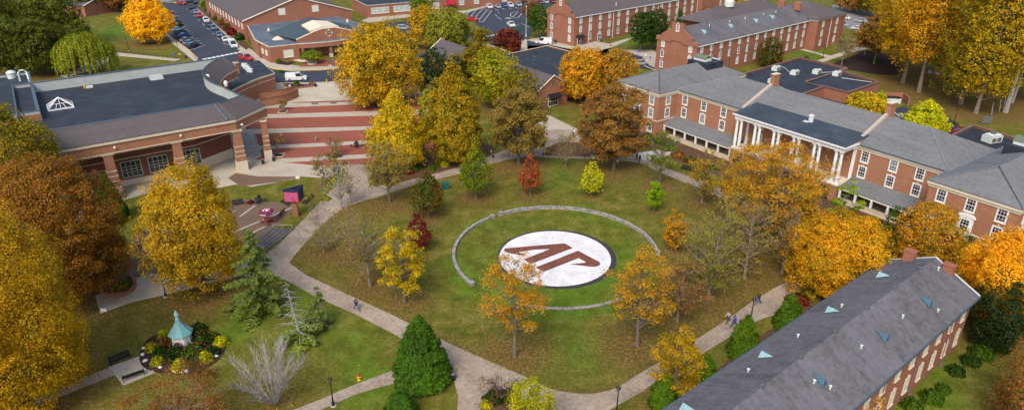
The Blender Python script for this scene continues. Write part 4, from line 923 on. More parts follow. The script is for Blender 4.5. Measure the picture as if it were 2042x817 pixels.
slab(mb, [(X0, 0, zE), (E2[0], E2[1], zE), (T2[0], T2[1], zT), (X0, 3.6, zT)], .12)
slab(mb, [(*E2, zE), (*E3, zE), (*T3, zT), (*T2, zT)], .12)
ee = arc_e; tt = arc_t
slab(mb, [(*E3, zE), (*ee[0], zE), (*tt[0], zT), (*T3, zT)], .12)
for k in range(len(ee) - 1): slab(mb, [(*ee[k], zE), (*ee[k + 1], zE), (*tt[k + 1], zT), (*tt[k], zT)], .12)
bx1 = tt[-1][0] + 1.0
slab(mb, [(X0, DEP, zE), (bx1 + 1.5, DEP, zE), (bx1, DEP - 3.5, zT), (X0, DEP - 3.5, zT)], .12)
slab(mb, [(*ee[-1], zE), (bx1 + 1.5, DEP, zE), (bx1, DEP - 3.5, zT), (*tt[-1], zT)], .12)
mb.build('skirt_roof', M['sh_brown'], S)
ring = [(X0, 3.6), T2, T3] + tt + [(bx1, DEP - 3.5), (X0, DEP - 3.5)]
mb = MB(); mb.prism(hull_off(ring, -.05), zF - .2, zF); mb.build('flat_roof', M['flat'], S)
mb = MB(); mt = MB(); r2 = hull_off(ring, -.22)
if sum(ring[k][0] * ring[(k + 1) % len(ring)][1] - ring[(k + 1) % len(ring)][0] * ring[k][1] for k in range(len(ring))) < 0: r1 = ring[::-1]
else: r1 = ring
for k in range(len(r1)):
    j = (k + 1) % len(r1); mb.face([(*r2[j], zF - .1), (*r2[k], zF - .1), (*r2[k], zT), (*r2[j], zT)])
    mt.tube([(*r2[k], zT + .03), (*r2[j], zT + .03)], .14, 4, 0, False)
mb.build('inner_parapet', M['metal_wall'], S); mt.build('parapet_cap', M['flash'], S)
mb = MB(); a = Vector((-6.5, 0.1, zE + .1)); mb.tube([(-1.4 - .0, 0.0, zE + .08), (T2[0] - 1.0, T2[1], zT + .06)], .2, 4); mb.build('roof_flashing', M['flash'], S)
# fascia below the skirt
def strip(mb, pts, z0, z1, off0, off1, mi=0):
    def offs(d):
        out = []
        for k in range(len(pts)):
            a = Vector(pts[max(0, k - 1)]); b = Vector(pts[min(len(pts) - 1, k + 1)]); t = (b - a).normalized(); n_ = Vector((t.y, -t.x)); out.append(Vector(pts[k]) + n_ * d)
        return out
    A_, B2 = offs(off0), offs(off1)
    for k in range(len(pts) - 1):
        mb.face([(*A_[k], z0), (*A_[k + 1], z0), (*A_[k + 1], z1), (*A_[k], z1)], mi); mb.face([(*B2[k + 1], z0), (*B2[k], z0), (*B2[k], z1), (*B2[k + 1], z1)], mi)
        mb.face([(*A_[k], z1), (*A_[k + 1], z1), (*B2[k + 1], z1), (*B2[k], z1)], mi); mb.face([(*A_[k + 1], z0), (*A_[k], z0), (*B2[k], z0), (*B2[k + 1], z0)], mi)
front = [(X0, .25), (-.1, .25), (E3[0] - .2, E3[1])]; drum = [E3] + ee
mb = MB(); strip(mb, front, 8.35, 9.95, 0, -.7); strip(mb, drum, 8.35, 9.95, -.25, -.9); mb.build('fascia', M['brick_orange'], S)
mb = MB(); strip(mb, front, 9.953, 10.43, .22, -.7); strip(mb, front, 8.2, 8.347, .08, -.7); strip(mb, drum, 9.953, 10.43, -.05, -.9); strip(mb, drum, 8.2, 8.347, -.17, -.9); mb.build('stone_band', M['cream'], S)
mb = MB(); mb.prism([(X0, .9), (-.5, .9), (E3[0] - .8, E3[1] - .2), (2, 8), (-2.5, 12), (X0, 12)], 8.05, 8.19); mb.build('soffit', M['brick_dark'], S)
# recessed brick walls
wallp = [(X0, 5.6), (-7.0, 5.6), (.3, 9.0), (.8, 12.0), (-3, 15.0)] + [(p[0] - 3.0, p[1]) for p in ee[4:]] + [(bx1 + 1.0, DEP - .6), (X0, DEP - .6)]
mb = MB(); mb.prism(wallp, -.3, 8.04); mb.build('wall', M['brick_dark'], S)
mb = MB(); wf = [(X0, 5.6), (-7.0, 5.6), (.3, 9.0), (.8, 12.0)]
strip(mb, wf, -.2, 1.0, .08, -.1); strip(mb, wf, 5.0, 5.16, .06, -.05); strip(mb, wf, 6.2, 6.36, .06, -.05); strip(mb, [(-7.02, 5.6), (.3, 9.0), (.8, 12.0)], 1.003, 1.9, .07, -.1); mb.build('stone_band', M['cream'], S)
big = proto_window(3.3, 3.1, 4, 3, key=False, sill=False, fw=.10, mw=.06, trim='stone', frame='acwhite')
for x in [LF.l(258,352,3.2)[0] + 1.0, LF.l(310,340,3.2)[0] + 1.2, LF.l(384,325,3.2)[0] + .6]: put_window(S, big, x, 5.52, 1.4, alt=False); print('Lwin', x)
gd = proto_window(4.6, 3.6, 4, 3, key=False, sill=False, fw=.10, mw=.07, trim='stone', frame='acwhite')
xx = LF.l(178, 352, 1.5)[0]; put_window(S, gd, xx + .2, 5.52, .05, name='entrance_doors', alt=False)
cw = proto_window(4.4, 1.2, 4, 1, key=False, sill=False, trim='stone', mw=.1); put_window(S, cw, xx + .2, 5.5, 6.5); print('col x', [LF.l(px, py, 8.3) for px, py in ((213,305),(352,283),(472,262),(528,237))])
def pillar(par, x, y, rz, hgt_=8.2, sc_=1.0, oct=True):
    mb = MB(); s_ = .62
    mb.box(x, y, 2.0, 1.75 * sc_, 1.15 * sc_, hgt_ - 2.0, rz, 0, .82, .9)
    mb.box(x, y, -.3, 2.0 * sc_, 1.6 * sc_, 2.28, rz, 1, .95, .95)
    for z in (3.0, 3.95, 4.9):
        t = 1 - .18 * (z - 2) / (hgt_ - 2); mb.box(x, y, z, 1.82 * sc_ * t, 1.25 * sc_, .15, rz, 1)
    mb.box(x, y, hgt_ - .25, 2.0 * sc_, 1.3 * sc_, .22, rz, 1)
    mb.build('pillar', [M['brick_orange'], M['cream']], par)
for px, py in ((213,305),(352,283),(474,262)): x, y = LF.l(px, py, 8.3); pillar(S, x, .9, 0)
x, y = LF.l(531,236,8.3); pillar(S, x - .7, y, R(75)); x, y = LF.l(481,186,0); pillar(S, x, y + .3, R(100), 8.2, .8)
ff = [(p[0] + .1, p[1]) for p in ee]
mb = MB()
for px, py in ((227,291),(360,270),(480,246),(455,150),(450,167)):
    if px > 440 and py < 200: continue
    x, y = LF.l(px, py, 9.3); mb.box(x, .1, 9.1, .35, .35, .3)
mb.build('flood_light', M['white'], S)
# roof furniture
sk = MB(); x, y = LF.l(120, 211, 11.2); 
for s_ in (1,): 
    w_, d_ = 2.1, 2.0; a = [(x - w_, y - d_, 11.25), (x + w_, y - d_, 11.25), (x + w_, y + d_, 11.25), (x - w_, y + d_, 11.25)]; t_ = (x, y, 12.9)
    for k in range(4): sk.face([a[k], a[(k + 1) % 4], t_], 1)
    sk.bx(x - w_ - .1, x + w_ + .1, y - d_ - .1, y + d_ + .1, 10.9, 11.24, 0)
    for k in range(4):
        sk.tube([a[k], t_], .1, 5, 0); b = a[(k + 1) % 4]; m1 = Vector(a[k]).lerp(Vector(b), .5)
        for f in (.3, .5, .7):
            m2 = Vector(a[k]).lerp(Vector(b), f); h_ = 1 - abs(f - .5) * 2; sk.tube([m2 + Vector((0, 0, .04)), m2.lerp(Vector(t_), .4 + .55 * (h_ > .9))], .05, 4, 0)
        q1, q2 = Vector(a[k]).lerp(Vector(t_), .42), Vector(b).lerp(Vector(t_), .42); sk.tube([q1, q2], .05, 4, 0)
sk.build('skylight', [M['white'], M['glass']], S)
mb = MB(); x, y = LF.l(311, 152, 11.5); mb.box(x, y, zF, 2.7, 2.6, .7, 0, 0, .9, .8); mb.build('roof_hatch', M['metal_wall'], S)
mb = MB(); x, y = LF.l(178, 173, 11.2); mb.box(x, y, zF, 1.3, .7, .4); mb.lathe(x - .9, y, [(.14, zF), (.14, zF + .8)], 8, 1); mb.build('roof_vent', [M['acwhite'], M['yellow']], S)
mb = MB()
for px, py in ((414,152),(450,165)): x, y = LF.l(px, py, 12.4); mb.lathe(x, y, [(.3, 11.6), (.45, 12.3), (.3, 12.75), (.1, 12.8)], 10)
mb.build('roof_light', M['white'], S)
# raised flat block at the left edge
Q = thing('flat_roofed_tower', 'grey panelled flat roof block with a pipe at the far left of the student centre', 'building', (*G(58,145,12.6), 0), R(34.6)); QF = Fr(G(58,145,12.6), 34.6)
qp = [QF.l(*p, 12.6) for p in ((-60,165),(52,143),(58,147),(58,233),(-60,262))]
qp = [(-24, 0), (0, 0), (0, -34), (-24, -34)]
mb = MB(); mb.prism(qp, -.3, 12.2); mb.build('wall', M['brick_orange'], Q); mb = MB(); mb.prism(hull_off(qp, -.35), 12.203, 12.28); mb.build('roof', M['flat'], Q); parapet(Q, qp, 12.21, 12.75, .35, M['metal_wall'], M['flash'], .08)
mb = MB(); mb.bx(-.003, .12, -33.9, -.1, 9, 12.7); mb.build('side_panel', M['metal_wall'], Q)
mb = MB(); x, y = QF.l(24, 155, 12.4); mb.lathe(x, y, [(.8, 12.28), (.8, 13.4), (1.0, 13.5), (.5, 13.9)], 12); mb.build('roof_fan', M['acwhite'], Q)
mb = MB(); x, y = QF.l(48, 160, 12.4); mb.tube([(x - .7, y, 12.2), (x - .7, y, 14), (x - .3, y, 14.5), (x + .4, y, 14.5), (x + .8, y, 14), (x + 1.0, y - 3, 10.9)], .17, 8); mb.build('pipe', M['acwhite'], Q)
# curved service block beside the brick stripes
V = thing('service_block', 'low curved brick block with dark flat roof and four small units by the loop road', 'building', (*G(500,140,5.1), 0), 0); VF = Fr(G(500,140,5.1), 0)
vp = [VF.l(*p, 5.1) for p in ((440,190),(478,172),(512,157),(547,146),(518,121),(470,124),(425,128),(420,160))]
mb = MB(); mb.prism(vp, -.3, 4.75); mb.build('wall', M['brick_orange'], V); mb = MB(); mb.prism(hull_off(vp, .08), 4.753, 5.1); mb.prism(hull_off(vp, .05), 3.65, 3.8); mb.build('stone_band', M['cream'], V)
mb = MB(); mb.prism(hull_off(vp, -.1), 5.103, 5.16); mb.build('roof', M['flat'], V)
mb = MB()
for k in range(4): x, y = VF.l(488 + 3.6 * k, 131 + 3.6 * k, 5.5); mb.box(x, y, 5.2, 1.5, .75, .9, R(-10))
mb.build('condenser', M['acwhite'], V)
for pts, h_, lab in (([(520,214),(545,210),(570,204),(595,193)], 1.9, 'curved brick ramp wall nearest the brick stripes'), ([(516,196),(540,196),(565,192),(588,186)], 1.7, 'curved brick ramp wall behind, against the service block')):
    o = thing('ramp_wall', lab, 'wall', (0, 0, 0)); ribbon('wall', smooth(pts, 4), .45, M['brick_orange'], 0, h_, o); ribbon('coping', smooth(pts, 4), .6, M['brick_dark'], h_ + .003, h_ + .12, o)
o = thing('outdoor_stair', 'grey outdoor stair between the student centre wall and the last striped column', 'stairs', (0, 0, 0))
mb = MB(); a0, a1, b0, b1 = [Vector(G(*p)) for p in ((488,330),(522,312),(478,292),(505,272))]
for k in range(8): mb.prism([tuple(a0.lerp(b0, k / 8)), tuple(a1.lerp(b1, k / 8)), tuple(a1.lerp(b1, 1)), tuple(a0.lerp(b0, 1))], .16 * k + .03, .16 * (k + 1))
mb.build('step', M['kerb'], o)
mb = MB()
for f in (.05, .5, .95): p0 = a1.lerp(b1, f); mb.tube([(p0.x, p0.y, 0), (p0.x, p0.y, 1.2 + 1.2 * f)], .04, 5)
p0, p1 = a1.lerp(b1, .05), a1.lerp(b1, .95); mb.tube([(*p0, 1.25), (*p1, 2.35)], .04, 5); mb.build('handrail', M['acwhite'], o)
# ======================= gymnasium and its entrance block
BF = Fr((-92, 244), 33); B = thing('gymnasium', 'big brick gymnasium with a wide grey gabled roof', 'building', (-92, 244, 0), R(33))
def gable_house(par, x0, x1, y0, y1, ze, zr, along, wallm, roofm, ov=.4, th=.18, copm=None):
    mb = MB(); mb.bx(x0, x1, y0, y1, -.3, ze - .05)
    if along == 'y':
        xm = (x0 + x1) / 2
        for yy, fl in ((y0, 0), (y1, 1)):
            t = [(x0, yy, ze - .05), (x1, yy, ze - .05), (xm, yy, zr - .1)]; mb.face(t if not fl else t[::-1])
        w_ = mb.build('wall', M[wallm], par); mb = MB()
        sl = (zr - ze) / (xm - x0)
        slab(mb, [(x0 - ov, y0 - .15, ze - ov * sl), (xm, y0 - .15, zr), (xm, y1 + .15, zr), (x0 - ov, y1 + .15, ze - ov * sl)], th); slab(mb, [(x1 + ov, y0 - .15, ze - ov * sl), (xm, y0 - .15, zr), (xm, y1 + .15, zr), (x1 + ov, y1 + .15, ze - ov * sl)], th)
    else:
        ym = (y0 + y1) / 2
        for xx, fl in ((x0, 1), (x1, 0)):
            t = [(xx, y0, ze - .05), (xx, y1, ze - .05), (xx, ym, zr - .1)]; mb.face(t if not fl else t[::-1])
        w_ = mb.build('wall', M[wallm], par); mb = MB(); sl = (zr - ze) / (ym - y0)
        slab(mb, [(x0 - .15, y0 - ov, ze - ov * sl), (x0 - .15, ym, zr), (x1 + .15, ym, zr), (x1 + .15, y0 - ov, ze - ov * sl)], th); slab(mb, [(x0 - .15, y1 + ov, ze - ov * sl), (x0 - .15, ym, zr), (x1 + .15, ym, zr), (x1 + .15, y1 + ov, ze - ov * sl)], th)
    r_ = mb.build('roof', M[roofm], par); return w_, r_
gable_house(B, 0, 39, 0, 62, 6.5, 12.6, 'y', 'brick', 'sh_brown')
mb = MB(); mb.tube([(-.3, -.2, 6.5), (19.5, -.2, 12.7), (39.3, -.2, 6.5)], .22, 4); mb.build('rake_coping', M['cream'], B)
pw = proto_window(2.3, 2.3, 1, 1, key=False, sill=False, glass='panel', frame='panel')
for x in (13.5, 25.5): put_window(B, pw, x, 0, 7.3)
sw = proto_window(1.2, 1.9, 1, 2, arch=True, key=False, sill=True, glass='panel')
for k in range(12): put_window(B, sw, 0, 2.5 + 4.6 * k, 3.6, R(-90))
EB = thing('gym_entrance_block', 'brick entrance block with a round window gable, teal grey roof and pillared porch', 'building', (*G(541,126), 0), R(30)); EF = Fr(G(541,126), 30)
f1 = EF.l(541,126); bk = EF.wl(*BF.w(38, -.06))[1]
ep = [(0, 0), (9.3, 0), (9.3, -1.2), (29.5, -1.2), (29.5, 0), (36, 0), (36, 21), EF.wl(*BF.w(33, -.06)), EF.wl(*BF.w(1.2, -.06)), (-1.0, 14), (-1.0, 11.5), (0, 11.5)]
porchless = [(0, 0), (8.9, 0), (8.9, 2.6), (28.9, 2.6), (28.9, 0), (36, 0), (36, 21), EF.wl(*BF.w(33, -.06)), EF.wl(*BF.w(1.2, -.06)), (-1.5, 13)]
mb = MB(); mb.prism(porchless, -.3, 3.4); mb.build('lower_wall', M['brick'], EB)
full = [(0, 0), (8.9, 0)] + [(8.9 + 20 * k / 8, -1.6 * math.sin(math.pi * k / 8)) for k in range(1, 8)] + [(28.9, 0), (36, 0), (36, 21), EF.wl(*BF.w(33, -.06)), EF.wl(*BF.w(1.2, -.06)), (-1.5, 13)]
mb = MB(); mb.prism(full, 3.403, 4.7); mb.build('wall', M['brick'], EB); mb = MB(); mb.prism(hull_off(full, .08), 4.703, 4.95); mb.build('coping', M['cream'], EB); mb = MB(); mb.prism(hull_off(full, -.15), 4.953, 5.0); mb.build('flat_roof', M['flat_grey'], EB)
gx0, gx1, gy0 = 8.6, 29.2, .9; gm = (gx0 + gx1) / 2
mb = MB(); mb.bx(gx0, gx1, gy0, gy0 + .4, 5.0, 5.9); mb.face([(gx0, gy0, 5.9), (gx1, gy0, 5.9), (gm + 2.5, gy0, 8.4), (gm - 2.5, gy0, 8.4)]); mb.face([(gx0, gy0 + .4, 5.9), (gx1, gy0 + .4, 5.9), (gm + 2.5, gy0 + .4, 8.4), (gm - 2.5, gy0 + .4, 8.4)][::-1]); mb.build('gable_wall', M['brick'], EB)
mb = MB(); mb.tube([(gx0, gy0 + .1, 5.95), (gm - 4.5, gy0 + .1, 7.85), (gm - 2.0, gy0 + .1, 8.5), (gm + 2.0, gy0 + .1, 8.5), (gm + 4.5, gy0 + .1, 7.85), (gx1, gy0 + .1, 5.95)], .2, 4); mb.build('rake_coping', M['cream'], EB)
mb = MB(); yb2 = bk + .5; yb2 = 20.5
slab(mb, [(gx0 - 3.5, 5, 5.05), (gx0, gy0 + .4, 5.9), (gm - 2.2, gy0 + .4, 8.5), (gm - 1.5, yb2 - 2, 9.2), (gx0 - 4.5, yb2, 5.05)][1:], .1); slab(mb, [(gx1, gy0 + .4, 5.9), (gm + 2.2, gy0 + .4, 8.5), (gm - 1.5, yb2 - 2, 9.2), (gx1 + 2, yb2, 5.05)], .1)
slab(mb, [(gm - 2.2, gy0 + .4, 8.5), (gm + 2.2, gy0 + .4, 8.5), (gm - 1.5, yb2 - 2, 9.2)], .1); mb.build('roof', M['sh_teal'], EB)
mb = MB(); slab(mb, [(gm - 5.6, gy0 + .6, 8.15), (gm - 1.6, gy0 + .6, 9.15), (gm - 2.4, gy0 + 9, 9.75), (gm - 6.0, gy0 + 9, 8.6)], .5); slab(mb, [(gm - 1.6, gy0 + .6, 9.15), (gm + 3.6, gy0 + .6, 8.6), (gm + 2.2, gy0 + 8, 9.2), (gm - 2.4, gy0 + 9, 9.75)], .5); mb.build('metal_roof', M['cream'], EB)
mb = MB(); t = [k * math.pi / 10 for k in range(20)]
mb.face([(gm + .95 * math.cos(a), gy0 - .02, 7.0 + .95 * math.sin(a)) for a in t], 0); mb.face([(gm + .75 * math.cos(a), gy0 - .035, 7.0 + .75 * math.sin(a)) for a in t], 1)
mb.bx(gm - .06, gm + .06, gy0 - .08, gy0 - .04, 6.25, 7.75, 0); mb.bx(gm - .75, gm - .061, gy0 - .08, gy0 - .04, 6.94, 7.06, 0); mb.bx(gm + .061, gm + .75, gy0 - .08, gy0 - .04, 6.94, 7.06, 0)
for dx, dz in ((1.1, 0), (-1.1, 0), (0, 1.1), (0, -1.1)): mb.box(gm + dx, gy0 - .04, 7.0 + dz - .17, .34, .06, .34)
mb.build('round_window', [M['cream'], M['glass']], EB)
for x in (9.9, 18.4, 27.8): mb = MB(); yy = -1.25 * math.sin(math.pi * (x - 8.9) / 20) + .35; mb.box(x, yy, -.2, .95, .95, 1.2, 0, 1); mb.box(x, yy, 1.0, .75, .75, 2.4, 0, 0); mb.build('pillar', [M['brick'], M['cream']], EB)
gd2 = proto_window(3.4, 2.6, 4, 2, key=False, sill=False); 
for x in (12.5, 21.5, 25.5): put_window(EB, gd2, x, 2.55, .4)
put_window(EB, proto_window(2.9, 2.2, 1, 1, key=False, sill=True, glass='panel', frame='panel'), 5.5, 0, 1.2)
sm2 = proto_window(1.6, 1.5, 1, 1, key=False, sill=True, glass='panel', frame='panel')
for y in (3, 6.2): put_window(EB, sm2, 0 - .13 * y, y, 1.9, R(-90 + 6))
mb = MB(); 
for px, py in ((554,78),): 
    x, y = EF.l(px, py, 5.2); a = [(x - 1.6, y - 1.1, 5.05), (x + 1.6, y - 1.1, 5.05), (x + 1.6, y + 1.1, 5.05), (x - 1.6, y + 1.1, 5.05)]
    for k in range(4): mb.face([a[k], a[(k + 1) % 4], (x, y, 6.2)])
x, y = EF.l(536, 61, 5.2); mb.lathe(x, y, [(.5, 5), (.4, 5.5), (.1, 6.1)], 8); x, y = EF.l(693, 43, 5.2); mb.lathe(x, y, [(.5, 5), (.4, 5.5), (.1, 6.1)], 8); mb.build('roof_skylight', M['cream'], EB)
mb = MB(); mb.prism([(6, 1.5), (8.9, -4.5), (10.5, -4.5), (9.2, 2.5)], 0, .12) ; mb.build('entrance_ramp', M['cream'], EB)
# ======================= low classroom block at the top
CF = Fr(G(734, 36), 27.5); Cb = thing('classroom_block', 'long low brick classroom block with rows of white windows and a red awning', 'building', (*CF.o, 0), R(27.5))
mb = MB(); mb.bx(0, 34, 0, 22, -.3, 4.6); mb.bx(34, 128, 2.5, 20, -.3, 4.6); mb.build('wall', M['brick'], Cb); mb = MB(); mb.bx(-.2, 34.2, -.2, 22.2, 4.603, 4.9); mb.bx(34.2, 128, 2.3, 20.2, 4.603, 4.9); mb.build('roof_edge', M['metal_wall'], Cb)
mb = MB(); mb.bx(0, 34, 0, 22, 4.903, 4.96); mb.bx(34.01, 128, 2.5, 20, 4.903, 4.96); mb.build('roof', M['flat'], Cb)
cw2 = proto_window(2.2, 2.3, 2, 2, key=False, glass='glass_pale')
for x in (2.7, 5.2, 7.7, 12.0, 14.5, 17.0, 19.5, 22.0, 27, 29.5): put_window(Cb, cw2, x, 0, 1.4)
for x in (42, 49, 62.5, 76, 84, 92, 100, 108): put_window(Cb, cw2, x, 2.5, 1.5)
xa = CF.l(897, 10, 2.5)[0]
mb = MB(); slab(mb, [(xa - 2.8, -.3, 2.9), (xa + 3.2, -.3, 2.9), (xa + 3.2, 2.45, 4.3), (xa - 2.8, 2.45, 4.3)], .08); mb.bx(xa - 2.8, xa + 3.2, -.33, -.305, 2.3, 2.9); mb.build('awning', M['red'], Cb)
put_window(Cb, proto_window(1.5, 2.4, 2, 2, key=False, sill=False), xa + .3, 2.46, .05, name='door')
# ======================= gabled and flat hall in the middle distance
DE = Fr((10.15, 168.21), math.degrees(math.atan2(210.15 - 168.21, -20.91 - 10.15))); Dd = thing('gabled_hall', 'low brick hall with a long shingle gable and a wide dark flat roof behind', 'building', (*DE.o, 0), R(DE.deg))
gable_house(Dd, 0, 52.4, -4.6, 4.6, 4.7, 7.6, 'x', 'brick', 'sh_brown')
mb = MB(); mb.tube([(-.2, -5, 4.5), (-.2, 0, 7.75), (-.2, 5, 4.5)], .16, 4); mb.tube([(52.5, -5, 4.5), (52.5, 0, 7.75), (52.5, 5, 4.5)], .16, 4); mb.build('rake_coping', M['cream'], Dd)
fl = [DE.l(*p, 4.9) for p in ((905,96),(925,118),(977,90),(1023,106),(1091,91),(1142,103),(1240,128),(1190,160),(1112,150))]; fl = [DE.wl(*G(*p, 4.9)) for p in ((977,90),(1023,106),(1091,91),(1142,103),(1215,121),(1120,165),(1050,135),(960,100))]
fl2 = [(52.0, -4.7), (52.0, -12), ] 
flp = [DE.l(*p, 5.0) for p in ((977,91),(1023,106),(1091,91.5),(1138,103),(1205,120))]
flp = [flp[0], flp[1], flp[2], flp[3], flp[4], (2.5, flp[4][1]), (2.5, -4.75), (flp[0][0], -4.75)]
mb = MB(); mb.prism(flp, -.3, 4.6); mb.build('flat_wall', M['brick'], Dd); mb = MB(); mb.prism(hull_off(flp, -.3), 4.603, 4.66); mb.build('flat_roof', M['flat'], Dd); parapet(Dd, flp, 4.61, 5.0, .3, M['brick_dark'], M['stone'])
mb = MB(); t = [k * math.pi / 8 for k in range(16)]; mb.face([(-.03, .55 * math.cos(a), 5.9 + .55 * math.sin(a)) for a in t][::-1], 0); mb.build('round_louvre', M['grille'], Dd)
mb = MB(); slab(mb, [(-.02, -1.9, 3.2), (-.02, 1.9, 3.2), (-1.6, 1.9, 2.5), (-1.6, -1.9, 2.5)], .06); mb.build('door_awning', M['black'], Dd)
put_window(Dd, proto_window(3.0, 2.3, 4, 2, key=False, sill=False), 0, 0, .05, R(-90), 'entrance_doors')
for x in (6, 12, 18): put_window(Dd, W_main, x, 4.6, 1.3, R(180))
# ======================= dormitories
W_dorm = proto_window(1.05, 1.75, 2, 2, arch=True, key=True, glass='glass_pale', fw=.17)
W_flat = proto_window(1.05, 1.75, 2, 2, arch=False, key=False, glass='glass_pale', fw=.17)
W_dark = proto_window(1.0, 1.7, 2, 2, arch=True, key=True, glass='glass', fw=.15)
def copper_vent(par, x, y, z, side, s=1.0, mat='copper_pale'):
    """small triangular copper roof vent; side -1 lies on the slope that falls towards -y"""
    mb = MB(); d = side
    a, b, t, r_ = (x - .75 * s, y + d * .55 * s, z - .32 * s), (x + .75 * s, y + d * .55 * s, z - .32 * s), (x, y + d * .5 * s, z + .75 * s), (x, y - d * 1.5 * s, z + .72 * s)
    for f in ((a, b, t), (a, t, r_), (b, r_, t), (a, r_, b)): mb.face(f)
    c1 = Vector(a).lerp(Vector(b), .15); mb.build('roof_vent', M[mat], par)
def dorm(name, label, org, deg, Ln, dep, ze, zr, roofm, cols, dark=(), dx0=2.2, seed=1):
    o = thing(name, label, 'building', (*org, 0), R(deg)); gable_house(o, 0, Ln, 0, dep, ze, zr, 'x', 'brick', roofm, .35)
    mb = MB(); mb.bx(0, Ln, -.42, -.25, ze - .55, ze - .3); mb.build('eave_board', M['white'], o)
    # end wall rising above the roof with a wide chimney
    mb = MB(); ym = dep / 2; sl = (zr - ze) / ym
    mb.bx(-.25, .35, ym - 2.0, ym + 2.0, ze, zr + 1.3)
    mb.bx(-.25, .35, -.3, ym - 2.003, ze - .6, ze + .55); mb.bx(-.25, .35, ym + 2.003, dep + .3, ze - .6, ze + .55)
    for s_, y0 in ((1, 1.6), (-1, dep - 1.6)):
        t_ = [(y0, ze + .55), (ym - s_ * 2.003, ze + .55), (ym - s_ * 2.003, zr - 2.0 * sl + .75), (y0, ze + 1.6 * sl + .55)]
        mb.prism([(0, 0)] * 0 or [(-.25, t_[0][0]), (.35, t_[0][0]), (.35, t_[1][0]), (-.25, t_[1][0])], ze + .553, ze + .6)
        mb.face([(-.25, a, b) for a, b in (t_ if s_ < 0 else t_[::-1])]); mb.face([(.35, a, b) for a, b in (t_ if s_ > 0 else t_[::-1])])
        mb.face([(-.25, t_[3][0], t_[3][1]), (.35, t_[3][0], t_[3][1]), (.35, t_[2][0], t_[2][1]), (-.25, t_[2][0], t_[2][1])])
    mb.build('gable_parapet', M['brick'], o)
    link('attic_window', W_dark[0], o, (-.25, ym, zr - .95), R(-90))
    rng = random.Random(seed); st_ = (Ln - 2 * dx0) / (cols - 1)
    for k in range(cols):
        x = dx0 + st_ * k
        for r_, z in enumerate((1.2, 4.2, 7.15)):
            if r_ == 0 and rng.random() < .12: continue
            put_window(o, W_flat if r_ == 2 else (W_dark if rng.random() < .12 else W_dorm), x, 0, z)
    for y in (2.2, dep - 2.2, ):
        for z in (1.2, 4.2, 7.15): put_window(o, W_dorm if rng.random() < .7 else W_dark, -.0 - .003, y, z, R(-90))
    return o
F_ = dorm('dormitory', 'nearer three storey brick dormitory behind the hall, with copper roof vents', (51.0, 193.2), 40, 59, 14, 9.5, 13.2, 'sh_near', 13)
mb = MB()
for k in range(6): spout(mb, 7 + k * 9.2, -.1, 0, 9.2)
mb.build('downpipe', M['grille'], F_)
FF = Fr((51.0, 193.2), 40)
for px, py in ((1433,69),(1485,57),(1530,45),(1563,38)): x, y = FF.l(px, py, 11.6); copper_vent(F_, x, 3.6, 11.4, -1, .95)
mb = MB()
for x in (12, 22, 30, 40, 47): mb.lathe(x, 5.2, [(.12, 12), (.12, 12.8), (.18, 12.85), (.05, 12.95)], 6)
mb.build('vent_pipe', M['acwhite'], F_)
mb = MB(); mb.bx(57.5, 58.6, 3.0, 5.2, 12, 14.4); mb.bx(57.5, 58.6, 8.8, 11, 12, 14.4); mb.build('chimney', M['brick'], F_)
mb = MB(); mb.bx(58.98, 77, -3.2, 17, -.3, 9.6); mb.bx(30, 58.9, 14.1, 28, -.3, 9.3); mb.build('wing_wall', M['brick'], F_)
mb = MB(); hip(mb, 58.98, 77, -3.2, 17, 9.9, 13.6, .5); hip(mb, 28, 70, 14.5, 28, 9.6, 13.0, .5); mb.build('wing_roof', M['sh_brown'], F_); mb = MB(); mb.bx(58.9, 77.1, -3.35, -3.2, 9.25, 9.6); mb.bx(58.85, 58.98, -3.3, 3, 9.25, 9.6); spout(mb, 67.5, -3.3, 0, 9.2); mb.build('eave_board', M['white'], F_)
for x in (62.5, 71.5, ):
    for z in (1.2, 4.2, 7.15): put_window(F_, W_dorm, x, -3.2, z)
mb = MB(); mb.lathe(44, 20.5, [(1.6, 12.6), (1.6, 14.2), (1.2, 14.6), (.2, 14.7)], 14); mb.build('roof_fan', M['acwhite'], F_)
E_ = dorm('dormitory', 'farther three storey brick dormitory with white downpipes and a black door awning', (20.65, 235.3), 41, 120, 13, 9.7, 13.4, 'sh_brown', 25, dx0=3.0, seed=4)
mb = MB()
for k in range(9): spout(mb, 7 + k * 12.2, -.1, 0, 9.5)
mb.build('downpipe', M['white'], E_)
mb = MB(); slab(mb, [(.8, -.02, 3.3), (4.4, -.02, 3.3), (4.4, -1.8, 2.6), (.8, -1.8, 2.6)], .06); mb.build('door_awning', M['black'], E_)
for x in (2.4, 12.3): put_window(E_, proto_window(1.7, 2.3, 2, 2, key=False, sill=False), x, -.11, .1, name='door')
mb = MB(); mb.bx(68.5, 80, -1.8, -.01, -.3, 9.4); mb.build('stair_bay', M['brick'], E_); 
mb = MB()
for x in (22, 40, 58): mb.lathe(x, 1.5, [(.15, 10), (.15, 11.6), (.22, 11.65)], 6)
mb.build('vent_pipe', M['acwhite'], E_)
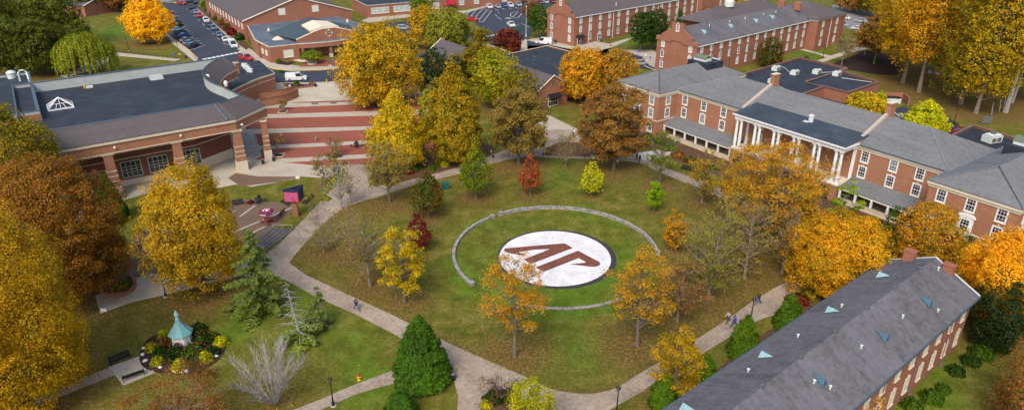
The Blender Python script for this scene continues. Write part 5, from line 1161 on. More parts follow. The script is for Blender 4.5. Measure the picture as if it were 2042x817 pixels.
# ======================= near building, lower right
IF = Fr((54.74, 69.94), 39.5); I = thing('near_hall', 'near brick building with a long weathered grey roof in the lower right corner', 'building', (54.74, 69.94, 0), R(39.5))
LI = 62; ze, zr = 7.2, 10.0
mb = MB(); mb.bx(-LI, -.3, .4, 10.6, -.3, ze - .1); t = [(-.3, .4, ze - .1), (-.3, 10.6, ze - .1), (-.3, 5.5, zr - .15)]; mb.face(t); t = [(-LI, .4, ze - .1), (-LI, 10.6, ze - .1), (-LI, 5.5, zr - .15)]; mb.face(t[::-1]); mb.build('wall', M['brick'], I)
mb = MB(); slab(mb, [(-LI, -.05, ze), (.25, -.05, ze), (.25, 5.5, zr), (-LI, 5.5, zr)], .14); slab(mb, [(-LI, 11.05, ze), (.25, 11.05, ze), (.25, 5.5, zr), (-LI, 5.5, zr)], .14); mb.build('roof', M['sh_near'], I)
mb = MB(); mb.tube([(.3, -.05, ze - .02), (.3, 5.5, zr - .02), (.3, 11.05, ze - .02)], .13, 4); mb.build('rake_board', M['metal_wall'], I)
mb = MB(); mb.bx(-LI, .2, -.22, -.06, ze - .2, ze + .0, 0); mb.bx(-LI, .2, 11.06, 11.22, ze - .2, ze, 0); mb.build('gutter', M['flash'], I); mb = MB(); mb.bx(-LI, .1, -.05, .38, ze - .32, ze - .16); mb.build('soffit', M['acwhite'], I)
for y in (3.1, 7.6): mb = MB(); mb.bx(-.7, .3, y, y + 1.2, 8.0, 9.8 + .1); mb.bx(-.78, .38, y - .08, y + 1.28, 9.9, 10.0); mb.build('chimney', M['brick'], I)
W_near = proto_window(.95, 1.7, 2, 2, key=False, glass='glass_pale', fw=.16, frame='cream'); W_near2 = proto_window(.95, 2.0, 2, 2, arch=False, key=True, glass='glass_pale', fw=.16, frame='cream')
for k in range(18): x = -2.2 - 3.35 * k; put_window(I, W_near, x, .4, 4.55 + .1); put_window(I, W_near2, x + .1, .4, 1.2)
for y in (2.4, 8.6): put_window(I, W_near2, -.3, y, 1.2, R(90)); put_window(I, W_near, -.3, y, 4.6, R(90))
mb = MB()
for k in range(7): mb.lathe(-5.8 - 8.2 * k, .32, [(.09, .3), (.09, 6.9)], 6); mb.box(-5.8 - 8.2 * k, .1, 0, .3, .5, .25)
mb.build('downpipe', M['coping'], I)
sl = (zr - ze) / 5.55
for px, py in ((1756,553),(1655,622),(1523,710),(1367,812)): x, y = IF.l(px, py, 8.3); y = max(6.5, min(9.8, y)); copper_vent(I, x, y, zr - (y - 5.5) * sl + .12, 1, .66)
for px, py in ((1849,608),(1762,678),(1636,770)): x, y = IF.l(px, py, 8.3); y = min(4.6, max(1.4, y)); copper_vent(I, x, y, zr - (5.5 - y) * sl + .12, -1, .66, 'copper_dark')
mb = MB()
for px, py in ((1678,612),(1591,671),(1492,739),(1873,611),(1799,635),(1716,697),(1622,768),(1656,770),(1867,550)):
    x, y = IF.l(px, py, 8.6); z = zr - abs(y - 5.5) * sl; mb.lathe(x, y, [(.10, z - .1), (.10, z + .32), (.17, z + .36), (.04, z + .42)], 6)
mb.build('vent_pipe', M['acwhite'], I)
mb = MB()
for k in range(8): x = -4 - 6.6 * k; mb.box(x, 5.5, zr - .05, .5, .35, .22)
mb.build('ridge_vent', M['grille'], I)
# ======================= small wing, top left; rubbish enclosure
K = thing('gabled_wing', 'small gabled brick wing with a dark roof among the trees at the top left', 'building', (*G(172, 34), 0), R(70))
gable_house(K, 0, 22, 0, 12, 4.5, 7.5, 'y', 'brick', 'sh_brown', .4)
mb = MB(); mb.tube([(-.4, -.2, 4.3), (11, -.2, 7.6), (22.4, -.2, 4.3)], .15, 4); mb.build('rake_coping', M['white'], K)
N_ = thing('rubbish_enclosure', 'brick rubbish enclosure behind the annex with white and yellow bins inside', 'enclosure', (*G(1782, 205), 0), R(-10))
mb = MB(); mb.bx(-2.6, 2.6, 2.2, 2.5, 0, 2); mb.bx(-2.9, -2.6, -2, 2.5, 0, 2); mb.bx(2.6, 2.9, -2, 2.5, 0, 2); mb.build('wall', M['brick'], N_)
tr = thing('rubbish_bin', 'pale green rubbish skip with dark lid inside the brick enclosure', 'rubbish skip', (*G(1780, 207), 0), R(-10))
mb = MB(); mb.box(0, 0.5, .15, 3.2, 1.8, 1.3, 0, 0, 1.06, 1.1); mb.build('bin', M['acwhite'], tr); mb = MB(); mb.box(0, .5, 1.46, 3.45, 2.0, .08); mb.build('lid', M['black'], tr)
# ------------------------------------------------------------------ TREES
LM = {k: m_leaf('leaf_' + k, v) for k, v in LEAF.items()}
def prof(shape, t):
    t = np.clip(t, 0, 1)
    if shape in ('round', 'layer'): return np.clip(1 - np.abs(2 * t - .9) ** 2.5 / 1.3, 0, 1) ** .5
    if shape == 'oval': return np.sqrt(np.clip(1 - (2 * t - .92) ** 2 / 1.18, 0, 1))
    if shape == 'ovate': return np.clip(np.sin(np.pi * np.clip(t, 0, 1) ** .62), 0, 1) ** .75 * (1 - .25 * t)
    if shape in ('cone', ): return (1 - t) ** .85 * np.clip(t * 9, .35, 1)
    if shape == 'hollycone': return np.clip(1 - t, 0, 1) ** .70 * np.clip(t * 3 + .78, .3, 1)
    if shape == 'weep': return np.sqrt(np.clip(1 - (t) ** 2.2, 0, 1))
    if shape == 'vase': return .12 + .88 * t ** .8
    return np.ones_like(t)
def leaf_mesh(name, C, Nrm, size, rg, mat, el=1.5):
    """diamond leaf sprays, one island each: C centres, Nrm normals"""
    n_ = len(C); nr = Nrm / np.maximum(np.linalg.norm(Nrm, axis=1, keepdims=True), 1e-6)
    a = rg.normal(size=(n_, 3)); t1 = np.cross(nr, a); t1 /= np.maximum(np.linalg.norm(t1, axis=1, keepdims=True), 1e-6); t2 = np.cross(nr, t1)
    s = size * rg.uniform(.6, 1.35, (n_, 1)); dr = nr * s * .25
    V = np.stack([C - t1 * s * el * .5, C + t2 * s * .42 - dr, C + t1 * s * el * .5 - dr, C - t2 * s * .42], 1).reshape(-1, 3)
    return npmesh(name, V, 4, [mat])
def limbs(mb, base, tips, r0, rng, crown0, H, wig=.12, n=5, twigs=0, tw_r=.02):
    """trunk plus curved limbs leading to the given tips"""
    top = Vector((base[0] + rng.uniform(-.03, .03) * H, base[1] + rng.uniform(-.03, .03) * H, H * .78)); bs = Vector((0, 0, 0))
    pts = [Vector((0, 0, -.15))]; K = 7
    for k in range(1, K + 1):
        f = k / K; pts.append(Vector((top.x * f + rng.uniform(-1, 1) * wig * H * .08 * math.sin(f * 3.1), top.y * f + rng.uniform(-1, 1) * wig * H * .08 * math.sin(f * 3.1), top.z * f)))
    rad = [r0 * (1.25 if k == 0 else 1) * (1 - .86 * (k / K) ** .9) for k in range(K + 1)]; mb.tube(pts, rad, 7)
    def at(z):
        for k in range(K):
            if pts[k + 1].z >= z: f = (z - pts[k].z) / max(1e-4, pts[k + 1].z - pts[k].z); return pts[k].lerp(pts[k + 1], f), rad[k] + (rad[k + 1] - rad[k]) * f
        return pts[-1], rad[-1]
    for tp in tips:
        tp = Vector(tp); rad_h = math.hypot(tp.x, tp.y); z0 = max(crown0 * H * .75, min(tp.z - rad_h * rng.uniform(.35, .9), H * .72)); z0 = max(z0, H * .08)
        p0, rr_ = at(z0); mid = p0.lerp(tp, .5) + Vector((rng.uniform(-1, 1), rng.uniform(-1, 1), rng.uniform(-.2, 1.2))) * (tp - p0).length * .09
        r1 = min(rr_ * .62, .025 + (tp - p0).length * .018)
        q = [p0.lerp(mid, 0), p0.lerp(mid, .5) + Vector((0, 0, .02)), mid, mid.lerp(tp, .55), tp]; mb.tube(q, [r1, r1 * .8, r1 * .6, r1 * .4, r1 * .15], n if r1 > .05 else 4, 0, False)
        for j in range(twigs):
            f = rng.uniform(.35, 1); s_ = q[2].lerp(tp, (f - .35) / .65) if f > .35 else mid; L_ = (tp - p0).length * rng.uniform(.16, .38)
            dr = (tp - mid).normalized(); dv = (dr + Vector((rng.gauss(0, .6), rng.gauss(0, .6), rng.gauss(.15, .5)))).normalized(); e = s_ + dv * L_
            m2 = s_.lerp(e, .55) + Vector((rng.uniform(-1, 1), rng.uniform(-1, 1), rng.uniform(0, 1))) * L_ * .08
            mb.tube([s_, m2, e], [tw_r, tw_r * .75, tw_r * .35], 3, 0, False)
            for _ in range(3):
                s2 = m2.lerp(e, rng.uniform(-.5, .9)) ; e2 = s2 + (dv + Vector((rng.gauss(0, .7), rng.gauss(0, .7), rng.gauss(.1, .5)))).normalized() * L_ * rng.uniform(.3, .6)
                mb.tube([s2, e2], [tw_r * .55, tw_r * .25], 3, 0, False); TIPS.append(e2)
            TIPS.append(e)
TIPS = []
def make_tree(i, bx, by, ty, hw, shape, lc, den, cb, bark, label, name='tree', group=None):
    global TIPS
    x, y, h, r = tree_geo(bx, by, ty, hw); rng = random.Random(100 + i); rg = np.random.default_rng(100 + i); TIPS = []
    o = thing(name, label, 'tree', (x, y, 0), 0, group)
    px = PXM(x, y, h / 2) / 2            # rendered pixels per metre
    ls = max(.13, min(.45, 1.4 / px))
    z0, z1 = h * cb, h; ph = rng.uniform(0, 6.28); ph2 = rng.uniform(0, 6.28)
    nc = int(34 + 6.5 * r * r ** .5 * (1 if den > .3 else .6)); nc = min(nc, 330 if r < 8.5 else 560)
    if shape in ('hollycone',): nc = 520
    C = []
    cr = .21 * r if den >= .75 else .24 * r
    cr = max(.42, min(cr, 1.35)); re_ = r - .75 * cr if shape != 'hollycone' else r - .2
    tries = 0
    while len(C) < nc and tries < 20000:
        tries += 1; t = rng.random(); a = rng.uniform(0, 2 * math.pi)
        if rng.random() > prof(shape, np.array(t)) ** 1.2 + .05: continue
        f = rng.random() ** (.42 if shape != 'hollycone' else .16)
        wob = 1 + .13 * math.sin(3 * a + ph) + .09 * math.sin(5 * a + ph2 + 4 * t) + rng.uniform(-.06, .06)
        if shape == 'hollycone': wob = 1 + rng.uniform(-.07, .07)
        rr_ = float(prof(shape, np.array(t))) * re_ * f * wob
        C.append((rr_ * math.cos(a), rr_ * math.sin(a), z0 + (z1 - z0) * (t * .93 + .03)))
    if shape == 'layer': C = [(cx, cy, z0 + (z1 - z0) * (round((cz - z0) / (z1 - z0) * 7) / 7 + rng.uniform(-.012, .012)) - .12 * math.hypot(cx, cy)) for cx, cy, cz in C]
    C = np.array(C)
    mb = MB(); r0 = max(.06, h * .0135 + (.05 if h > 9 else 0)); sparse = den < .75
    if shape == 'vase':
        for k in range(24):
            a = rng.uniform(0, 6.28); b = rng.uniform(.15, 1) ** .7; t_ = Vector((r * b * math.cos(a), r * b * math.sin(a), h * rng.uniform(.85, 1.05) * (1.04 - .38 * b * b)))
            p0 = Vector((.35 * math.cos(a) * b, .35 * math.sin(a) * b, .3)); m1 = p0.lerp(t_, .3) + Vector((0, 0, .35)); m2 = p0.lerp(t_, .68) + Vector((rng.uniform(-.3, .3), rng.uniform(-.3, .3), .45))
            mb.tube([p0 * .3, p0, m1, m2, t_], [.07, .055, .034, .018, .007], 5, 0, False)
            for j in range(46):
                f = rng.uniform(.22, 1); s_ = m1.lerp(m2, (f - .3) / .38) if f < .68 else m2.lerp(t_, (f - .68) / .32); dv = ((t_ - p0).normalized() + Vector((rng.gauss(0, .42), rng.gauss(0, .42), rng.gauss(.15, .25)))).normalized(); L_ = rng.uniform(.5, 2.0)
                mb.tube([s_, s_ + dv * L_ * .5, s_ + dv * L_ + Vector((0, 0, .1))], [.020, .013, .006], 3, 0, False)
    else:
        sel = C if sparse else C[:min(len(C), 46)]
        limbs(mb, (0, 0), [tuple(c_) for c_ in sel], r0, rng, cb, h, twigs=(5 if sparse else 0), tw_r=max(.014, .05 / px * 2) if sparse else .02)
    mb.build('trunk', M[bark], o)
    crs = []
    cr = .21 * r if not sparse else .24 * r
    cr = max(.42, min(cr, 1.35))
    if shape == 'hollycone': cr = .40
    if shape == 'weep':
        nst = 420; P_ = []; N_ = []
        for k in range(nst):
            a = rng.uniform(0, 6.28); f = rng.random() ** .5; sx, sy = f * r * math.cos(a), f * r * math.sin(a)
            zt = h * (1 - .32 * f ** 2.2) + rng.uniform(-.5, .1) + .35 * math.sin(a * 4 + ph) ; ln = (zt - h * .02) * rng.uniform(.35, .95) * (.35 + .65 * f); m_ = int(ln / .22) + 3
            s_ = np.linspace(0, 1, m_); out = 1 + .10 * np.sqrt(s_)
            P_.append(np.stack([sx * out + rg.normal(0, .09, m_), sy * out + rg.normal(0, .09, m_), zt - ln * s_], 1)); N_.append(np.tile([math.cos(a), math.sin(a), .35], (m_, 1)) + rg.normal(0, .35, (m_, 3)))
        P_ = np.concatenate(P_); N_ = np.concatenate(N_)
    else:
        vol = len(C); area_ = 4 * math.pi * cr * cr * .55
        if sparse: per = int(max(4, den * (2.4 if den < .7 else 4.2) * area_ / (ls * ls) * .5))
        else: per = int(den * area_ / (ls * ls) * .62)
        per = max(3, min(per, 700)); tot = per * len(C)
        if tot > 110000: per = int(110000 / len(C))
        cl = np.repeat(C, per, 0); sc_ = np.repeat(rg.uniform(.65, 1.25, (len(C), 1)), per, 0)
        d = rg.normal(size=cl.shape); d /= np.linalg.norm(d, axis=1, keepdims=True); d[:, 2] = np.where(d[:, 2] < -.35, -d[:, 2], d[:, 2])
        rad = rg.random((len(cl), 1)) ** (.45 if not sparse else .6)
        P_ = cl + d * rad * cr * sc_ * np.array([[1, 1, .72 if shape != 'layer' else .22]])
        N_ = d * .9 + np.array([[0, 0, .55]]) + rg.normal(0, .45, d.shape) + (cl - np.array([[0, 0, h * .45]])) / max(r, 1) * .25
        if not sparse and shape != 'layer':
            ns = int(len(P_) * (.75 if shape != 'hollycone' else 1.1)); t_ = rg.random(ns * 2); a_ = rg.uniform(0, 2 * np.pi, ns * 2); pr_ = prof(shape, t_); kk = rg.random(ns * 2) < pr_ + .05; t_, a_, pr_ = t_[kk][:ns], a_[kk][:ns], pr_[kk][:ns]
            wb = 1 + .15 * np.sin(2 * a_ + ph) * np.sin(4 * t_ + ph2) + .12 * np.sin(3 * a_ + ph + 3 * t_) + .09 * np.sin(5 * a_ + ph2 + 7 * t_)
            if shape == 'hollycone': wb = 1 + .05 * np.sin(3 * a_ + 5 * t_)
            rr2 = pr_ * r * .86 * wb; zz = z0 + (z1 - z0) * (.03 + .93 * t_); sh_ = np.stack([rr2 * np.cos(a_), rr2 * np.sin(a_), zz], 1)
            # boughs: every shell leaf belongs to the nearest bough, which swells outward from the crown
            K_ = int(min(260, max(26, (1.5 if shape != 'hollycone' else 5.5) * 4 * math.pi * r * (z1 - z0) / 2 / max(1.0, r * .55)))); bi = rg.permutation(len(sh_))[:K_]; bc = sh_[bi]; sz = rg.uniform(.75, 1.35, K_) * (.30 * r + .35 if shape != 'hollycone' else .46); amp = (rg.uniform(-.08, .18, K_) + .20 * (rg.random(K_) < .16)) * r if shape != 'hollycone' else rg.uniform(.0, .75, K_) ** 1.5
            near = np.empty(len(sh_), int); dn = np.empty(len(sh_))
            for q0 in range(0, len(sh_), 8000):
                dd = np.linalg.norm(sh_[q0:q0 + 8000, None, :] - bc[None], axis=2) / sz[None]; near[q0:q0 + 8000] = dd.argmin(1); dn[q0:q0 + 8000] = dd.min(1)
            bump = np.clip(1 - dn ** 2, -.6, 1); cen = np.array([0, 0, z0 + (z1 - z0) * .42]); dv = sh_ - cen; dv[:, 2] *= .7; dv /= np.maximum(np.linalg.norm(dv, axis=1, keepdims=True), .1)
            depth = rg.random(len(sh_)) ** 1.5 * .16 * r
            disp = bump * (amp[near] + .10 * r) - .08 * r - depth
            sh_ = sh_ + dv * disp[:, None] + rg.normal(0, .05 * r ** .5, sh_.shape); keep = (dn < rg.uniform(1.0, 1.5, len(dn))) | (shape == 'hollycone')
            bn = (sh_ - bc[near]) / (sz[near] * .9)[:, None]; sh_, dv, bn = sh_[keep], dv[keep], bn[keep]
            P_ = np.concatenate([P_, sh_]); N_ = np.concatenate([N_, dv * .8 + bn * .7 + np.array([[0, 0, .4]]) + rg.normal(0, .4, sh_.shape)])
        if sparse and TIPS:
            tp = np.array([tuple(t_) for t_ in TIPS]); k = int(len(tp) * min(1, den * 1.6)); 
            if k > 3:
                tp = tp[rg.permutation(len(tp))[:k]]; tp = np.repeat(tp, 2 + int(3 * den), 0); tp = tp + rg.normal(0, .14, tp.shape); P_ = np.concatenate([P_, tp]); N_ = np.concatenate([N_, rg.normal(0, 1, tp.shape) + [0, 0, .4]])
        P_[:, 2] = np.maximum(P_[:, 2], .12)
    if shape in ('hollycone', 'cone'): N_ = N_ * .5 + P_ * np.array([[.5, .5, 0]]) / max(r, .5) + np.array([[0, 0, .5]])
    if den > 0.0 and len(P_): link('crown', leaf_mesh('crown', P_, N_, ls * (1.0 if not sparse else .85), rg, LM[lc]), o)
    return o
for i, t_ in enumerate(T):
    lab = t_[9]; grp = None
    if 'grove' in lab: grp = 'trees of the grove'
    elif 'sapling in the' in lab: grp = 'plaza saplings'
    make_tree(i, *t_, name='bare_tree' if t_[6] <= .06 else ('conifer' if t_[4] in ('cone', 'hollycone') else 'tree'), group=grp)
# ---- open, drooping cedars
for i, (bx, by, ty, hw, lab, full) in enumerate(CON):
    x, y, h, r = tree_geo(bx, by, ty, hw); rng = random.Random(900 + i); rg = np.random.default_rng(900 + i)
    o = thing('cedar', lab, 'tree', (x, y, 0), 0); mb = MB()
    lean = rng.uniform(-.06, .06) if i != 1 else -.10
    ax = lambda z: Vector((lean * z, 0, z))
    mb.tube([ax(-.1), ax(h * .4), ax(h * .8), ax(h)], [.17, .12, .06, .015], 7)
    P_, N_ = [], []; nb = 50 if full > .3 else 40
    for k in range(nb):
        t = .06 + .92 * k / nb; a = k * 2.4 + rng.uniform(-.3, .3); L_ = r * 1.12 * (1 - t) ** 1.0 * rng.uniform(.7, 1.2) + .25; p0 = ax(h * t); q = []
        for j in range(7): f = j / 6; q.append(p0 + Vector((math.cos(a), math.sin(a), 0)) * L_ * f + Vector((0, 0, L_ * (.18 * f - .42 * f * f))))
        mb.tube(q, [.05 * (1 - t) + .02] * 2 + [.03, .025, .02, .012, .006], 4, 0, False)
        green = rng.random() < (full if not (i == 1) else (.75 if t < .25 or t > .93 else .06))
        if not green:
            for j in range(7):
                f = rng.uniform(.2, 1); s_ = q[int(f * 6)]; e = s_ + Vector((rng.gauss(0, .3), rng.gauss(0, .3), rng.uniform(-.25, .1))) ; mb.tube([s_, e], [.012, .006], 3, 0, False)
            continue
        m_ = int(60 * L_ / 2 * (1.9 if full > .9 else 1.4)) + 12; f = rg.random(m_) ** .75; idx = np.minimum((f * 6).astype(int), 5); fr_ = f * 6 - idx; Q = np.array([tuple(v_) for v_ in q]); c_ = Q[idx] * (1 - fr_[:, None]) + Q[idx + 1] * fr_[:, None]
        wd = .15 + .36 * L_ * np.sin(np.pi * np.clip(f * .9 + .08, 0, 1)) * .5; s_ = rg.uniform(-1, 1, m_); side = np.array([-math.sin(a), math.cos(a), 0])
        c_ = c_ + side * (s_ * wd)[:, None]; c_[:, 2] -= np.abs(s_) * wd * .35 + rg.uniform(0, .12, m_)
        P_.append(c_); N_.append(np.tile([0, 0, 1.0], (m_, 1)) + rg.normal(0, .4, (m_, 3)))
    mb.build('trunk', M['bark' if i != 1 else 'bark_pale'], o); P_ = np.concatenate(P_); N_ = np.concatenate(N_)
    link('crown', leaf_mesh('crown', P_, N_, .24, rg, LM['cedar'], 2.2), o)
# ---- shrubs
def shrub(px, py, r, hh, lc, label, group=None, name='shrub', blossoms=None, seed=0, world=None):
    x, y = world or G(px, py); rg = np.random.default_rng(int(seed + px * 7 + py * 13)); o = thing(name, label, 'shrub', (x, y, 0), 0, group)
    scale = PXM(x, y) / 2; ls = max(.13, 1.7 / scale); n_ = int(3.0 * 4 * math.pi * r * r * .6 / ls ** 2) + 120; n_ = min(n_, 9000)
    d = rg.normal(size=(n_, 3)); d /= np.linalg.norm(d, axis=1, keepdims=True); d[:, 2] = np.abs(d[:, 2]) * 1.0 - .15
    wob = 1 + .10 * np.sin(5 * np.arctan2(d[:, 1], d[:, 0]) + seed) + .07 * np.sin(9 * d[:, 2] + 3 * d[:, 0] * 4)
    rad = rg.random(n_) ** .18
    P_ = d * (rad * wob)[:, None] * np.array([[r, r, hh]]); P_[:, 2] = np.maximum(P_[:, 2], .03)
    mb = MB()
    for k in range(5): a = k * 1.26; mb.tube([(0, 0, -.05), (math.cos(a) * r * .5, math.sin(a) * r * .5, hh * .7)], [.035, .012], 4, 0, False)
    mb.build('stem', M['bark_dark'], o)
    link('foliage', leaf_mesh('foliage', P_, d + rg.normal(0, .4, d.shape), ls, rg, LM[lc], 1.3), o)
    if blossoms:
        k = 26; dd = d[:k]; mb = MB()
        for q in dd: 
            if q[2] > .1: mb.lathe(q[0] * r, q[1] * r, [(.02, q[2] * hh), (.10, q[2] * hh + .06), (.02, q[2] * hh + .12)], 5)
        if mb.v: mb.build('flower', M[blossoms], o)
    return o
ordn = ['far left', 'left', 'front left', 'front middle', 'front right', 'right', 'far right']
# round bed with the cupola
area('planting_bed', smooth([(278,712),(283,728),(300,738),(345,746),(395,742),(430,722),(448,700),(450,680),(430,662),(360,655),(305,670),(284,690)], 3, True), M['mulch'], 0.05)
for (px, py, r), lb in zip(((302,697,.72),(314,725,.72),(360,734,.88),(411,718,.88),(441,686,.80),(428,700,.1),(328,672,.72)), ['yellow ball shrub at the left of the cupola bed', 'yellow ball shrub at the front left of the cupola bed, by the bench', 'yellow ball shrub at the very front of the cupola bed', 'yellow ball shrub at the front right of the cupola bed', 'yellow ball shrub at the right end of the cupola bed', '', 'yellow ball shrub at the back left of the cupola bed']):
    if lb: shrub(px, py, r * 1.15, r * 1.75, 'ballyellow', lb, 'yellow ball shrubs round the cupola', 'ball_shrub', seed=px)
for px, py, r, lb, bl, lc in ((385,725,.78,'dark clipped ball between the two front yellow balls',None,'yew'),(424,706,.78,'dark clipped ball beside the right yellow balls',None,'yew'),(340,718,.75,'dark clipped ball between the left yellow balls',None,'yew'),(322,706,.8,'dark olive ball behind the left yellow ball',None,'darkgreen'),
        (405,680,1.1,'rose bush with red flowers right of the cupola','red','darkgreen'),(352,706,1.0,'rose bush with red flowers in front of the cupola','red','darkgreen'),(385,705,1.0,'green bush with a few red flowers right in front of the cupola','red','green'),(330,690,1.0,'brownish rose bush left of the cupola','red','maroongreen'),(395,660,.9,'green bush behind the cupola on the right',None,'darkgreen'),(420,672,.7,'yellow green bush at the back right of the cupola bed',None,'greenfall')):
    shrub(px, py, r * 1.3, r * 1.6, lc, lb, 'bushes round the cupola', 'bush', bl, px)
# arborvitae beside the near building
for j, (bx, by, ty, hw, lb) in enumerate(((1480,722,628,34,'tall bright green arborvitae beside the lamp and the two walkers'),(1570,662,588,30,'bright green arborvitae nearest the orange tree'),(1405,757,711,22,'low bright green arborvitae between the tall ones'),(1322,822,748,28,'bright green arborvitae at the bottom by the near roof'))):
    make_tree(300 + j, bx, by - 12, ty, hw, 'hollycone', 'arbor', 1.3, 0, 'bark_dark', lb, 'arborvitae', 'arborvitae along the near building')
SH = [(1955,707,1.5,1.5,'green','green shrub at the foot of the big dark evergreen'),(1935,722,1.2,1.2,'darkgreen','dark shrub next below the big dark evergreen'),(1905,742,1.1,1.2,'darkgreen','round dark shrub alone on the lawn of the near building'),(1880,778,.9,1.0,'green','small green shrub right of the downpipe'),(1857,795,1.3,1.3,'green','green shrub close to the brick wall'),(1820,812,1.3,1.3,'green','green shrub at the bottom edge by the brick wall'),(1990,690,1.4,1.4,'darkgreen','green shrub behind the big evergreen'),
 (560,148-3,.9,.9,'green','small bush at the gym entrance block corner'),(556,125,.9,1.2,'arbor','bright bush at the brick corner of the gym entrance block'),(574,124,.7,.7,'paleolive','yellow bush beside the bright one at the gym block'),
 (860,338,1.1,.9,'green','green shrub in the bed above the walk, left one'),(873,328,1.0,.8,'darkgreen','dark green shrub in the bed above the walk'),(887,330,1.1,1.0,'ballyellow','yellow green ball shrub in the bed above the walk'),(903,312,1.3,1.1,'greenfall','olive shrub in the bed behind the yellow ball'),(918,318,1.2,1.0,'ballyellow','yellowish shrub at the right end of the bed'),(829,338,1.4,1.2,'green','broad green shrub in the bed by the brown tree'),(815,345,1.2,1.0,'maroon','dark red shrub at the left end of the bed'),(790,350,1.3,1.1,'maroongreen','mixed red green shrub in the bed by the forecourt'),
 (1330,298,1.6,1.5,'green','green shrub against the left wing wall'),(1350,312,1.5,1.3,'redbrown','red brown shrub before the left porch'),(1375,322,1.4,1.2,'maroongreen','purplish shrub before the left porch middle'),(1400,335,1.5,1.3,'redbrown','brown shrub before the left porch, right end'),(1425,338,1.2,1.1,'green','bright green shrub below the portico corner'),(1310,285,1.5,1.3,'darkgreen','dark shrub below the rust tree'),(1290,275,1.4,1.2,'green','green shrub at the far wing corner'),(1740,445,1.6,1.3,'darkgreen','dark low shrub under the right porch'),(1700,430,1.3,1.2,'maroongreen','reddish shrub at the portico foot'),(1600,425,1.6,1.4,'redbrown','brown shrub before the portico arches'),(1620,440,1.4,1.1,'olive','olive shrub beside the end of the walk'),
 (985,795,1.3,1.0,'darkgreen','dark green shrub in the corner bed at the bottom'),(1010,790,1.1,.9,'green','green shrub in the corner bed near the bare tree'),(970,808,.8,.7,'ballyellow','small yellow shrub in the corner bed'),
 (920,68,1.6,1.2,'darkgreen','dark green hedge bush beside the striped car park'),(935,70,1.6,1.1,'green','green hedge bush at the striped car park corner'),(862,85,1.2,1.1,'ballyellow','round yellow bush by the yellow kerb'),(925,95,1.8,1.1,'redbrown','red orange bush by the crosswalk'),(900,92,1.5,1.3,'yew','dark bush under the pale olive tree'),
 (938,14,1.2,.9,'maroongreen','brown bush against the classroom block, left'),(950,12,1.2,.9,'paleolive','yellow bush against the classroom block'),(962,10,1.2,1.0,'maroongreen','brown bush against the classroom block, right of the yellow one'),(742,33,1.5,1.2,'maroongreen','dark bush at the classroom block corner'),(780,28,1.8,1.3,'maroon','dark red bush under the classroom windows'),(793,27,1.6,1.1,'maroongreen','second dark bush under the classroom windows'),
 (250,570,1.0,.7,'greenfall','low leafy planting in the curved brick planter'),(236,572,1.0,.7,'green','green planting in the curved brick planter'),(500,405,.7,.5,'maroon','small dark plant at the sign bed'),(612,395,.9,.6,'paleolive','yellow plant beside the brick sign post'),(650,398,.9,.7,'paleolive','dry plant right of the brick sign post'),
 (700,185,.9,1.0,'darkgreen','small dark shrub behind the plaza bin'),(592,172,.9,1.9,'arbor','small green conifer beside the parked white van'),(622,168,.8,.6,'redbrown','dry brown bush in the brick planter by the van'),(1608,118,1.0,.7,'darkgreen','dark shrub behind the annex'),(1745,125,1.4,.9,'green','bright shrub in the mulch under the grove edge'),(1590,600,1.6,1.2,'maroon','dark red shrub between the near roof and the orange tree'),(1612,590,1.3,1.1,'olive','olive shrub under the orange tree by the walk')]
for s_ in SH: shrub(s_[0], s_[1], s_[2], s_[3], s_[4], s_[5], seed=s_[0] % 7)
for k, (px, py, lc) in enumerate(((410,14,'green'),(418,22,'green'),(427,31,'darkgreen'),(436,40,'green'),(446,50,'maroongreen'),(455,60,'maroongreen'),(463,69,'maroon'),(478,80,'darkgreen'))):
    shrub(px, py, 1.9, 3.0, lc, ['green hedge shrub at the far end of the row by the gym', 'second green hedge shrub from the far end by the gym', 'dark green hedge shrub, third from the far end', 'green hedge shrub in the middle of the gym row', 'green and red hedge shrub past the middle of the gym row', 'reddish green hedge shrub before the dark red one', 'dark red hedge shrub near the gym corner', 'rounded green shrub at the gym corner, nearest of the row'][k], 'tall shrubs along the gym wall', 'hedge_shrub', seed=k)
# ---- fallen leaves: uncountable
rg = np.random.default_rng(5); n_ = 90000; X = rg.uniform(-95, 110, n_); Y = 44 + rg.random(n_) ** 1.3 * 150; k = rg.random(n_) < (litter_at(X, Y) * .85 + .06); X, Y = X[k], Y[k]
hl = [(-34, -2), (0, -2)]
P_ = np.stack([X, Y, np.full(len(X), .06) + rg.uniform(0, .03, len(X))], 1)
# keep the leaves out of the buildings
def inside(poly, X, Y):
    r_ = np.zeros(len(X), bool); n2 = len(poly)
    for a in range(n2):
        x1, y1 = poly[a]; x2, y2 = poly[(a + 1) % n2]; c_ = ((y1 > Y) != (y2 > Y)) & (X < (x2 - x1) * (Y - y1) / (y2 - y1 + 1e-9) + x1); r_ ^= c_
    return r_
for fr_, pl in ((HF, foot), (LF, [(X0, 0), (8, 0), (8, DEP), (X0, DEP)]), (IF, [(-LI, 0), (0, 0), (0, 11), (-LI, 11)]), (DE, [(0, -5), (53, -5), (53, 5), (0, 5)])):
    m_ = ~inside([fr_.w(*p) for p in pl], P_[:, 0], P_[:, 1]); P_ = P_[m_]
m_ = np.hypot(P_[:, 0] - CC[0], P_[:, 1] - CC[1]) > 9; P_ = P_[m_ | (rg.random(len(m_)) < .3)]; P_[:, 2] = np.where(np.hypot(P_[:, 0] - CC[0], P_[:, 1] - CC[1]) < 9.2, .14, P_[:, 2])
lm = m_leaf('fallen_leaf', ['#6b4a20', '#8a6030', '#b08040', '#c09a50', '#d8b050'], .1)
tag(link('fallen_leaves', leaf_mesh('fallen_leaves', P_, np.tile([0, 0, 1.0], (len(P_), 1)) + rg.normal(0, .15, P_.shape), .15, rg, lm, 1.2)), kind='stuff')
